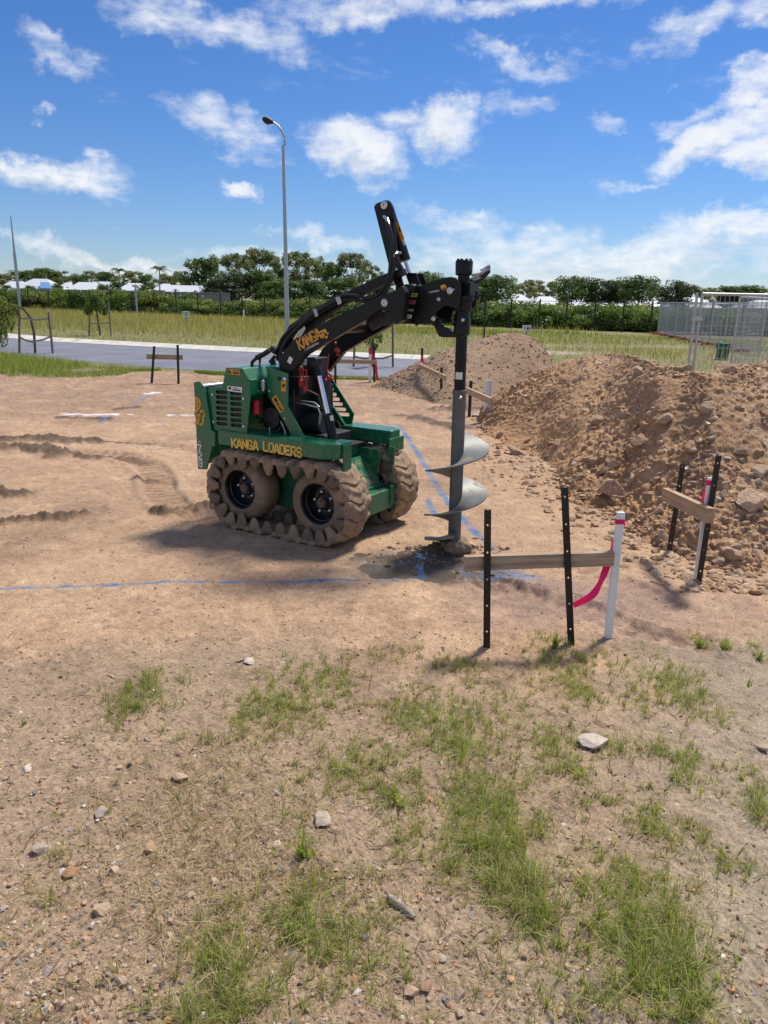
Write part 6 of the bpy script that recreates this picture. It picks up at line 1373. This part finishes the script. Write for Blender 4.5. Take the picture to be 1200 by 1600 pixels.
mid = [('green_a', 308, 405, 135, 26, 'green tree above the long white roof'), ('euc_c', 284, 424, 145, 16, 'pale bushy tree left of the long roof ridge'), ('euc_b', 343, 400, 140, 24, 'open gum tree above the right end of the long roof'), ('euc_a', 372, 398, 130, 26, 'tall gum tree right of the long roof'), ('euc_a', 405, 391, 135, 28, 'tallest rounded gum tree left of the street light'), ('euc_b', 436, 402, 128, 24, 'gum tree directly behind the street light'), ('euc_a', 466, 395, 132, 26, 'gum tree with feathery crown right of the street light'), ('euc_b', 492, 402, 138, 22, 'open gum tree above the raised hoses'), ('dark_b', 520, 413, 130, 22, 'darker gum tree left of the lone open gum'), ('euc_a', 553, 397, 132, 28, 'lone open gum tree left of the tall black mast'), ('euc_b', 583, 416, 128, 18, 'small gum tree just left of the mast foot'), ('dark_a', 362, 428, 112, 38, 'black green spreading tree right of the long roof'), ('dark_a', 338, 440, 110, 18, 'low dark tree touching the long roof end'), ('dark_b', 405, 425, 115, 24, 'dark green tree below the tallest gum'), ('green_a', 425, 440, 108, 22, 'mid green tree at the foot of the street light'), ('dark_b', 458, 438, 112, 26, 'dark tree under the feathery gum'), ('green_a', 490, 440, 114, 24, 'green tree behind the small white roof'), ('dark_b', 535, 436, 118, 26, 'dark tree behind the upper link bar'), ('green_a', 600, 436, 120, 24, 'green tree behind the mast foot'), ('euc_b', 640, 446, 120, 20, 'tree behind the tilt cylinder'),
       ('round_a', 668, 426, 112, 22, 'dark round tree between the mast and the mount plate'), ('dark_b', 700, 436, 110, 20, 'dark tree behind the auger mount plate'), ('round_a', 778, 432, 100, 34, 'dark round tree just right of the auger motor'), ('dark_b', 748, 436, 104, 22, 'dark tree behind the auger motor'), ('round_a', 896, 433, 100, 30, 'round dense tree with pale roof peeping under it'), ('round_b', 938, 437, 100, 28, 'dark round tree second from the left in the right row'), ('round_a', 968, 440, 102, 22, 'round tree in the middle of the right row'), ('round_a', 1002, 433, 98, 32, 'broadest round tree in the right row'), ('round_b', 1054, 440, 98, 26, 'last dark round tree of the right row'), ('pale_a', 836, 438, 190, 24, 'pale tree behind the gap left of the right row'), ('euc_c', 862, 440, 180, 22, 'pale gum tree left of the right row'), ('pale_a', 820, 444, 170, 18, 'low pale tree right of the dark round tree by the motor'), ('pale_a', 1084, 448, 170, 20, 'pale thin tree above the fence corner post'), ('pale_a', 1112, 450, 175, 16, 'pale tree just right of the fence post'), ('green_a', 1138, 448, 150, 22, 'flat topped green tree over the temporary fence'), ('dark_b', 1168, 447, 150, 24, 'dark flat topped tree over the temporary fence'), ('pale_a', 1198, 451, 165, 20, 'pale tree at the right edge')]
for k, px, top, Y, hw, l in mid: tree(k, px, top, Y, hw, l)
for k, px, top, Y, hw, l in [('dark_b', -40, 426, 200, 26, 'dark tree just outside the left edge'), ('pale_a', -90, 428, 210, 24, 'pale tree outside the left edge'), ('euc_c', -150, 422, 200, 26, 'gum tree outside the left edge'), ('green_a', -210, 430, 190, 24, 'green tree farthest outside the left edge'), ('dark_b', 1240, 448, 150, 24, 'dark tree outside the right edge'), ('green_a', 48, 447, 100, 9, 'low green tree in front of the large white hip roof'), ('dark_b', 90, 444, 100, 8, 'small dark tree between the blue panel and the next roof'), ('dark_b', 163, 445, 98, 10, 'small dark tree in front of the roof behind the drooping palm'), ('green_a', 178, 441, 100, 9, 'round green tree below the bushy palm'), ('green_a', 226, 446, 98, 10, 'leafy green tree below the tall palm'), ('green_a', 8, 446, 95, 10, 'low green tree at the left edge in front of the roofs'), ('dark_a', 338, 452, 100, 12, 'dark low tree against the right end of the long roof'), ('green_a', 880, 462, 85, 9, 'small green tree under the left end of the right row')]: tree(k, px, top, Y, hw, l)
# palms
def palm(px, top, Y, cr_px, label, droop=1.0, lean=0.0, seed=0, dark=False):
    rs = np.random.default_rng(seed); p = AT(px, top, Y); cz = p.z - cr_px / F_PX * Y * .45; R = cr_px / F_PX * Y; r = empty('palm_tree', (p.x, Y, 0), label, 'palm tree')
    obj('trunk', MB().tube([(0, 0, -.1), (lean * .3, 0, cz * .5), (lean, 0, cz)], [.18, .13, .11], 8), M['palebark'], r)
    fronds = 15
    for k in range(fronds):
        a = 2 * math.pi * k / fronds + rs.uniform(-.2, .2); el = rs.uniform(.05, 1.05); L = R * rs.uniform(.85, 1.15); V = []; Fc = []; pts = []
        for i in range(10):
            t = i / 9; pts.append(Vector((lean + math.cos(a) * L * math.cos(el) * t, math.sin(a) * L * math.cos(el) * t, cz + L * (math.sin(el) * t - droop * .75 * t * t))))
        for i in range(1, 10):
            for s in (-1, 1):
                for q in range(2):
                    p0 = pts[i - 1].lerp(pts[i], q * .5); d = (pts[i] - pts[i - 1]).normalized(); sd = d.cross(Vector((0, 0, 1))).normalized() * s; ln = L * .30 * (1 - abs(i / 9 - .4)) ; tip = p0 + sd * ln * .8 + d * ln * .4 - Vector((0, 0, ln * .45)); w_ = d * L * .018; b = len(V); V += [p0 - w_, p0 + w_, tip]; Fc.append((b, b + 1, b + 2))
        c = np.array((.045, .07, .02) if dark else (.075, .10, .03)) * rs.uniform(.7, 1.3); me = fast_mesh('frond', np.array([v[:] for v in V]), np.array(Fc), M['leaf'], np.tile(c, (len(V), 1))); o = bpy.data.objects.new('frond', me); COL.objects.link(o); o.parent = r
palm(247, 411, 150, 20, 'tall palm with a star of fronds against the sky', .9, .2, 1); palm(185, 414, 165, 18, 'bushy palm left of the tall palm', 1.0, 0, 2, True); palm(141, 424, 150, 17, 'drooping palm in front of the white roofs', 1.5, 0, 3, True); palm(274, 450, 100, 6, 'small palm in front of the left part of the long roof', 1.1, 0, 4, True); palm(305, 452, 100, 6, 'small palm in front of the middle of the long roof', 1.1, 0, 5, True); palm(66, 424, 190, 10, 'thin palm behind the first white roof', 1.0, 0, 6)
# hedge of scrub behind the fence
SH = []
for s, pal in enumerate(('bright', 'olive', 'green', 'bright', 'olive')):
    rs = np.random.default_rng(70 + s); lumps = [(rs.normal(0, .7), rs.normal(0, .5), rs.uniform(.35, 1.45), rs.uniform(.35, .6), rs.uniform(.35, .6), rs.uniform(.3, .5)) for _ in range(16)] + [(rs.normal(0, .6), rs.normal(0, .4), .3, .7, .6, .4) for _ in range(4)]
    V, c = leaf_cloud(rs, lumps, 3200, .085, GPAL[pal]); SH.append((cloud_mesh('foliage', V, c), limbs(rs, 1.6, lumps, .05).mesh('stem')))
for a, b in SH: b.materials.append(M['bark']); smooth(b, 60)
FB = lambda x: 486 + (x - 46) * .0361                          # picture line of the fence foot
px = -300; i = 0
while px < 1380:
    g = G(px, FB(px)); dY = random.uniform(2.2, 3.6); p = AT(px, 500, g.y + dY)
    tp = np.interp(px, [0, 60, 130, 200, 240, 290, 330, 420, 500, 600, 760, 800, 900, 1020, 1100, 1200], [453, 456, 455, 452, 448, 466, 472, 468, 468, 466, 472, 474, 477, 478, 482, 486]) + random.uniform(-4, 5)
    h = AT(px, tp, g.y + dY).z; r = empty('shrub', (p.x, p.y, 0), 'green scrub bush in the row behind the black post fence', 'shrub', 'scrub bushes behind the black post fence', rz=random.uniform(0, 6.28)); fm, sm = SH[(i * 2 + (px > 700)) % 5 if px < 700 else (0, 3, 2, 0, 3)[i % 5]]
    s = random.uniform(1.0, 1.25); r.scale = (s, s, max(h, 1.0) / 1.85)
    for nm, me in (('foliage', fm), ('stem', sm)): o = bpy.data.objects.new(nm, me); COL.objects.link(o); o.parent = r
    px += 17; i += 1
px = -290
while px < 1380:                                                # second row fills behind the first
    g = G(px, FB(px)); p = AT(px, 500, g.y + 6); h = AT(px, np.interp(px, [0, 250, 330, 760, 1020, 1200], [452, 452, 466, 470, 476, 482]) + random.uniform(-3, 3), g.y + 6).z
    r = empty('shrub', (p.x, p.y, 0), 'darker scrub bush in the second row behind the fence', 'shrub', 'scrub bushes in the second row behind the fence', rz=random.uniform(0, 6.28)); fm, sm = SH[(2, 4, 1)[i % 3]]; r.scale = (1.5, 1.5, max(h, 1) / 1.85); i += 1
    for nm, me in (('foliage', fm), ('stem', sm)): o = bpy.data.objects.new(nm, me); COL.objects.link(o); o.parent = r
    px += 27

# ------------------------------------------------------------------ houses beyond the scrub
def house(x0, x1, ridge, eave, Y, label, depth=9, hip=.25, wallm='housewall', nwin=2, skew=0):
    a = AT(x0, eave, Y); b = AT(x1, eave, Y); ze = min(a.z, b.z); zr = AT((x0 + x1) / 2, ridge, Y).z + .1; W_ = b.x - a.x; cx = (a.x + b.x) / 2
    r = empty('house', (cx, Y + depth / 2, 0), label, 'house'); hx, hy = W_ / 2, depth / 2; rx = hx * (1 - hip * 2)
    vs = [(-hx, -hy, ze), (hx, -hy, ze), (hx, hy, ze), (-hx, hy, ze), (-rx, 0, zr), (rx, 0, zr)] + [(-hx, -hy, ze - .15), (hx, -hy, ze - .15), (hx, hy, ze - .15), (-hx, hy, ze - .15)]
    obj('roof', MB().add(vs, [(0, 1, 5, 4), (1, 2, 5), (2, 3, 4, 5), (3, 0, 4), (6, 9, 8, 7), (0, 6, 7, 1), (1, 7, 8, 2), (2, 8, 9, 3), (3, 9, 6, 0)]), M['roof'], r, ang=10)
    obj('wall', MB().box((-hx + .5, -hy + .5, -1.0), (hx - .5, hy - .5, ze - .16)), M[wallm], r)
    for k in range(nwin):
        x = -hx + .5 + (W_ - 1) * (k + .7) / (nwin + .4); wz = max(ze - 1.5, .3)
        f = obj('window', MB().box((x - .7, -hy + .42, wz), (x + .7, -hy + .5, ze - .35)), M['roof'], r); obj('pane', MB().box((x - .62, -hy + .40, wz + .07), (x + .62, -hy + .425, ze - .42)), M['glass'], f)
    return r
house(-8, 32, 439.5, 452, 170, 'white roofed house cut by the left edge', nwin=1); house(9, 88, 435.5, 453.5, 150, 'large white hip roof behind the tall left pole', wallm='housewall_dark', hip=.36)
o = obj('roof_panel', MB().add([AT(63, 450, 148), AT(83, 451, 148), AT(76, 441, 152), AT(63, 440.5, 152), AT(63, 451, 148.1), AT(83, 452, 148.1), AT(76, 442, 152.1), AT(63, 441.5, 152.1)], [(0, 1, 2, 3), (7, 6, 5, 4), (0, 4, 5, 1), (1, 5, 6, 2), (2, 6, 7, 3), (3, 7, 4, 0)]), M['bluepanel']); tag(o, 'light blue roof slope right of the large white hip roof', 'roof')
house(92, 108, 437, 448, 185, 'small white gable behind the other roofs', nwin=0, hip=.4); house(96, 148, 441, 455, 140, 'white roof with dark windows left of the drooping palm', wallm='housewall'); house(122, 172, 440, 455.5, 155, 'white roof behind the drooping palm', nwin=1); house(180, 218, 442.5, 453.5, 140, 'white roof below the bushy palm', wallm='housewall_dark', nwin=2); house(237, 270, 443.5, 453, 165, 'small white roof left of the long roof', nwin=1); house(250, 333, 446.5, 461.5, 120, 'long white roof right of the tall palm', hip=.08, wallm='housewall_dark')
house(502, 545, 452.5, 464, 120, 'small white roof above the raised arm hoses', nwin=1, hip=.35); house(590, 628, 453, 466, 118, 'white roof seen behind the lift arm elbow', nwin=0, hip=.3); house(788, 842, 460, 476, 112, 'pale roof with dark wall right of the auger motor', wallm='housewall', hip=.38); house(834, 884, 464, 476.5, 125, 'pale roof left of the round tree row', hip=.3); house(885, 975, 462, 477, 135, 'white house showing in patches under the round trees', hip=.2, nwin=3); house(978, 1045, 463, 478, 140, 'white house behind the broadest round tree', hip=.25, nwin=3); house(1062, 1134, 465.5, 480, 105, 'broad pale roof behind the temporary fence', hip=.36, wallm='housewall_dark'); house(1180, 1260, 470, 481, 110, 'white roof at the right edge behind the fence', hip=.3)
# grey paling fence in front of the houses on the left
o = empty('paling_fence', AT(180, 480, 96), 'dark grey boarded fence half hidden behind the left scrub', 'fence'); base = o.location.copy(); base.z = 0; o.location = base; me = MB().box((0, 0, 0), (.95, .03, 2.0)).mesh('panel'); me.materials.append(M['housewall_dark'])
for k in range(26): q = bpy.data.objects.new('panel', me); COL.objects.link(q); q.parent = o; q.location = (-12 + k * 1.0, 0, 0)

# ------------------------------------------------------------------ black post fence
p0 = G(46, FB(46)); r = empty('post_fence', p0, 'long black post and wire fence across the back of the empty lots', 'fence')
posts = [-300, -258, -216, -176, -137, -98, -60, -22, 12, 46, 78, 110, 142, 175, 208, 242, 276, 310, 345, 379, 414, 449, 484, 520, 556, 592, 628, 663, 700, 736, 756, 797, 841, 883, 927, 971, 1015, 1062, 1108, 1156, 1206, 1258]
pm = MB().tube([(0, 0, -.2), (0, 0, 1.82)], .05, 8).mesh('post'); pm.materials.append(M['picket']); L = []
for x in posts:
    g = G(x, FB(x)); q = bpy.data.objects.new('post', pm); COL.objects.link(q); q.parent = r; q.location = g - p0; L.append(g - p0)
for z in (.25, .7, 1.15, 1.7): obj('wire', MB().tube([v + Vector((0, 0, z)) for v in L], .006 if z < 1.6 else .014, 5), M['picket'], r)

# ------------------------------------------------------------------ temporary mesh fence on the right
def panel_mesh(Wp=2.35, Hp=1.75, pitch=.06, cross=.15, r=.002, fr=.02):
    fm = MB(); fm.tube([(0, 0, 0), (0, 0, Hp)], fr, 8).tube([(Wp, 0, 0), (Wp, 0, Hp)], fr, 8).tube([(0, 0, Hp), (Wp, 0, Hp)], fr, 8).tube([(0, 0, .12), (Wp, 0, .12)], fr, 8)
    wm = MB(); x = pitch
    while x < Wp: wm.box((x - r, -r, .12), (x + r, r, Hp)); x += pitch
    z = .12 + cross
    while z < Hp: wm.box((0, -r * 2.2, z - r), (Wp, -r * .2 - .0005, z + r)); z += cross
    a, b = fm.mesh('frame'), wm.mesh('mesh_infill'); a.materials.append(M['galv']); b.materials.append(M['galv']); smooth(a, 50); return a, b
FM, WM = panel_mesh(r=.0028); FMn, WMn = panel_mesh(r=.0024); ft = MB().box((-.30, -.11, 0), (.30, .11, .13)).mesh('foot'); ft.materials.append(M['redfoot'])
def mesh_panel(a, b, label, feet=True, lean=0, z=0, group='temporary mesh fence panels'):
    FM, WM = (globals()['FM'], globals()['WM']) if feet else (FMn, WMn)
    a = Vector(a); b = Vector(b); d = b - a; r = empty('temporary_fence', (a.x, a.y, z), label, 'fence panel', group, rz=math.atan2(d.y, d.x)); s = d.length / 2.35
    for nm, me in (('frame', FM), ('mesh_infill', WM)): o = bpy.data.objects.new(nm, me); COL.objects.link(o); o.parent = r; o.scale = (s, 1, 1)
    if feet:
        f = empty('plastic_block', (a.x, a.y, 0), label.replace('mesh panel', 'red block foot under the mesh panel'), 'fence foot', 'red block feet of the temporary fence', rz=r.rotation_euler.z + math.pi / 2); o = bpy.data.objects.new('block', ft); COL.objects.link(o); o.parent = f
    return r
A = G(1027, 522.5); B_ = G(1188, 556); n = 8; A.z = B_.z = 0
ordl = ['farthest', 'second farthest', 'third farthest', 'fourth farthest', 'fifth farthest', 'sixth farthest', 'seventh farthest', 'nearest']
for k in range(n): mesh_panel(A.lerp(B_, k / n), A.lerp(B_, (k + .97) / n), ordl[k] + ' mesh panel in the receding line of temporary fence')
C_ = A + Vector((3.4, 1.2, 0)); dirv = (G(1205, 526) - A).normalized()
for k in range(4): mesh_panel(A + dirv * 2.4 * k + Vector((.1, .1, 0)), A + dirv * 2.4 * (k + .97), ['left', 'second', 'third', 'right'][k] + ' mesh panel of the rear cross line of temporary fence')
near = AT(1080, 600, 11.3); near2 = Vector((near.x + 2.5, 11.15, 0)); near.z = 0
SCALE_Z = AT(1087, 459, 11.3).z / 1.75
r = mesh_panel(near, near2, 'nearest mesh panel standing behind the crest of the big heap', False); r.scale.z = SCALE_Z
r = mesh_panel((6.06, 13.8, 0), (8.1, 16.4, 0), 'mesh panel angled away behind the doubled galvanised post', False); r.scale.z = SCALE_Z
r = empty('scaffold_pipe', near + Vector((-.075, .0, 0)), 'second galvanised pipe clamped beside the nearest mesh panel', 'fence post', rz=0); obj('pipe', MB().tube([(0, 0, 0), (0, 0, 1.75 * SCALE_Z + .02)], .02, 8), M['galv'], r); obj('clamp', MB().box((-.03, -.03, 1.4), (.11, .03, 1.46)), M['galv'], r)
r = mesh_panel(near2 + Vector((.05, 0, 0)), near2 + Vector((2.5, -.2, 0)), 'mesh panel running out of the picture at the right', False); r.scale.z = SCALE_Z
g = G(1127.5, 562); r = empty('service_cabinet', g, 'small green service cabinet seen through the mesh fence', 'cabinet'); s = 23.5 / 23.5
obj('body', MB().box((-.15, -.12, 0), (.15, .12, .46)), M['cabinet'], r, bevel=.01); obj('lid', MB().box((-.165, -.135, .46), (.165, .135, .51)), M['cabinet'], r, bevel=.01); obj('base', MB().box((-.17, -.14, -.02), (.17, .14, .03)), M['galv'], r); obj('white_cap', MB().lathe([(.03, .51), (.02, .57)], (-.1, 0, 0), 'z', 10), M['pvc'], r)

# ------------------------------------------------------------------ street light, poles, lot signs
g = G(449, 523); top = AT(441, 205, g.y); r = empty('street_light', g, 'tall galvanised street light with a curved outreach arm', 'street light')
dx = top.x - g.x; pts = [Vector((0, 0, -.2)), Vector((dx * .3, 0, top.z * .45)), Vector((dx * .75, 0, top.z * .93))]; P_ = lambda a, b: AT(a, b, g.y) - g
pts += [P_(445.5, 225), P_(443.5, 213), P_(440, 204), P_(434, 196), P_(427, 191)]
obj('pole', MB().tube(pts, [.115, .085, .055, .05, .045, .042, .04, .038], 12), M['galv'], r)
a, b = P_(427, 191.5), P_(410, 185); d = (b - a); obj('lamp_head', MB().tube([a, a + d * .15, a + d * .5, a + d * .9, b], [.05, .09, .13, .10, .03], 12), M['engine'], r); obj('lens', MB().tube([a + d * .35 - Vector((0, 0, .09)), a + d * .8 - Vector((0, 0, .09))], [.08, .06], 10), M['glass'], r)
g = G(32, 486); t = AT(16.5, 337, g.y) - g; r = empty('metal_pole', g, 'bare tapering grey metal pole at the far left', 'pole'); obj('pole', MB().tube([(0, 0, -.3), t * .62], .125, 12).tube([t * .60, t], [.095, .04], 12), M['galv'], r)
g = AT(215, 500, 60); r = empty('lamp_post', (g.x, 60, 0), 'short pale post with a camera like head in front of the scrub', 'lamp post'); q = AT(215, 447, 60).z; obj('post', MB().tube([(0, 0, 0), (0, 0, q)], .07, 8), M['galv'], r); obj('head', MB().tube([(-.25, 0, q), (.1, 0, q + .05), (.35, 0, q - .15)], [.08, .14, .1], 8), M['pvc'], r)
def lot_sign(num, px, py, Y, wd, ht, label):
    c = AT(px, py, Y); r = empty('lot_sign', (c.x, Y, 0), label, 'sign'); obj('stake', MB().box((-.02, .012, -.1), (.02, .04, c.z + ht * .3)), M['stake'], r); obj('board', MB().box((-wd / 2, -.01, c.z - ht / 2), (wd / 2, .01, c.z + ht / 2)), M['white'], r, bevel=.004)
    mb = MB(); L_ = wd * .78; w_ = L_ / 3.7; lettering(mb, num, (-L_ / 2, -.013, c.z - ht * .3), (1, 0, 0), (0, 0, 1), ht * .6, w_, w_ * .3, w_ * .30, (0, -1, 0)); obj('lettering', mb, M['black_print'], r, ang=0)
lot_sign('197', 290.5, 491, 42, .36, .30, 'white lot sign reading 197 in the tall dry grass'); lot_sign('198', 823, 513, 28, .30, .20, 'white lot sign reading 198 behind the rear heap')
for (x, y0, y1, l) in ((381, 500, 490, 'short white peg in the field right of the 197 sign'),):
    g = G(x, y0); r = empty('survey_peg', g, l, 'peg'); obj('peg', MB().box((-.04, -.04, 0), (.04, .04, .7)), M['whitepeg'], r)
g = AT(756, 530, 34); r = empty('star_post', (g.x, 34, 0), 'dark steel post standing in the field right of the auger', 'post'); obj('post', MB().tube([(0, 0, -.1), (0, 0, AT(756, 468, 34).z)], .035, 8), M['picket'], r)

# ------------------------------------------------------------------ staked street saplings
def sapling(stakes, straps, trunk, crown, label, Y, pal, droop=False, seed=0, n=700, lsize=.05):
    c = AT(trunk[0][0], trunk[0][1], Y); r = empty('sapling', (c.x, Y, 0), label, 'sapling tree'); O_ = Vector((c.x, Y, 0)); Q = lambda a, b, dy=0: AT(a, b, Y + dy) - O_
    tp = [Q(*p) for p in trunk]; tp[0].z = -.1; obj('trunk', MB().tube(tp, [.035] * (len(tp) - 1) + [.015], 7), M['bark'], r)
    rs = np.random.default_rng(seed); lumps = []
    for (px, py, hw, hh) in crown: p = Q(px, py, rs.uniform(-.2, .2)); k = Y / F_PX; lumps.append((p.x, p.y, p.z, hw * k, hw * k * .8, hh * k))
    V, col = leaf_cloud(rs, lumps, n, lsize, GPAL[pal], .28)
    if droop:
        V[:, 0, 2] += lsize * .8; V[:, 2, 2] -= lsize * 1.0
    me = cloud_mesh('crown', V, col); o = bpy.data.objects.new('crown', me); COL.objects.link(o); o.parent = r
    return r
def tree_stakes(stakes, straps, label, Y):
    x0 = AT(stakes[0][0], stakes[0][1], Y).x; r = empty('tree_stakes', (x0, Y, 0), label, 'tree stakes'); O_ = Vector((x0, Y, 0))
    for (a, b, c, d, yo) in stakes: p, q = AT(a, b, Y + yo) - O_, AT(c, d, Y + yo) - O_; p.z = -.1; obj('stake', MB().bar(p, q, .05, .05, up=(0, 1, 0)), M['stake'], r, bevel=.003)
    for (a, b, c, d) in straps: 
        p, q = AT(a, b, Y + .03) - O_, AT(c, d, Y + .03) - O_; m_ = (p + q) / 2 - Vector((0, 0, .03)); strip_pts = [p + O_, m_ + O_, q + O_]; s_ = strip('strap', strip_pts, .045, M['rope'], r, th=.004)
Y1 = G(83, 554).y
tree_stakes([(30, 554, 30, 482, 0), (83, 554, 76, 488, .05)], [(31, 497, 46, 496), (46, 499, 77, 497), (31, 527, 54, 535), (54, 533, 81, 525)], 'pair of brown stakes with straps at the left road edge', Y1)
sapling([], [], [(55, 552), (53, 520), (48, 497), (38, 484), (20, 474)], [(6, 480, 12, 16), (14, 500, 10, 20), (-8, 500, 16, 30), (4, 525, 8, 18), (22, 488, 10, 10), (-20, 470, 20, 20)], 'weeping young tree bending over the left picture edge', Y1 + .1, 'olive', True, 1, 1100, .07)
Y2 = G(170, 525).y
tree_stakes([(139, 525, 140, 488, 0), (174, 526, 169, 472, .1)], [(140, 505, 155, 505), (156, 505, 172, 503)], 'pair of brown stakes on the far verge at the left', Y2)
sapling([], [], [(157, 526), (154, 508), (152, 494), (150, 480)], [(140, 480, 9, 9), (152, 474, 11, 12), (160, 482, 8, 9), (145, 468, 8, 8), (138, 488, 7, 6)], 'bushy sapling between stakes beyond the road', Y2 + .1, 'green', False, 2, 900, .07)
Y5 = G(613, 577).y
tree_stakes([(552, 586, 554, 540, 0), (614, 577, 613.5, 508, .05)], [(554, 557, 583, 560), (583, 560, 613, 556)], 'pair of dark stakes beside the road behind the lift arm', Y5)
sapling([], [], [(583, 585), (583, 560), (582, 540), (583, 520)], [(583, 522, 10, 12), (575, 530, 7, 8), (592, 528, 7, 9), (584, 540, 8, 7), (586, 512, 6, 7)], 'thin sapling with sparse leaves behind the lift arm', Y5 + .05, 'green', False, 3, 420, .05)
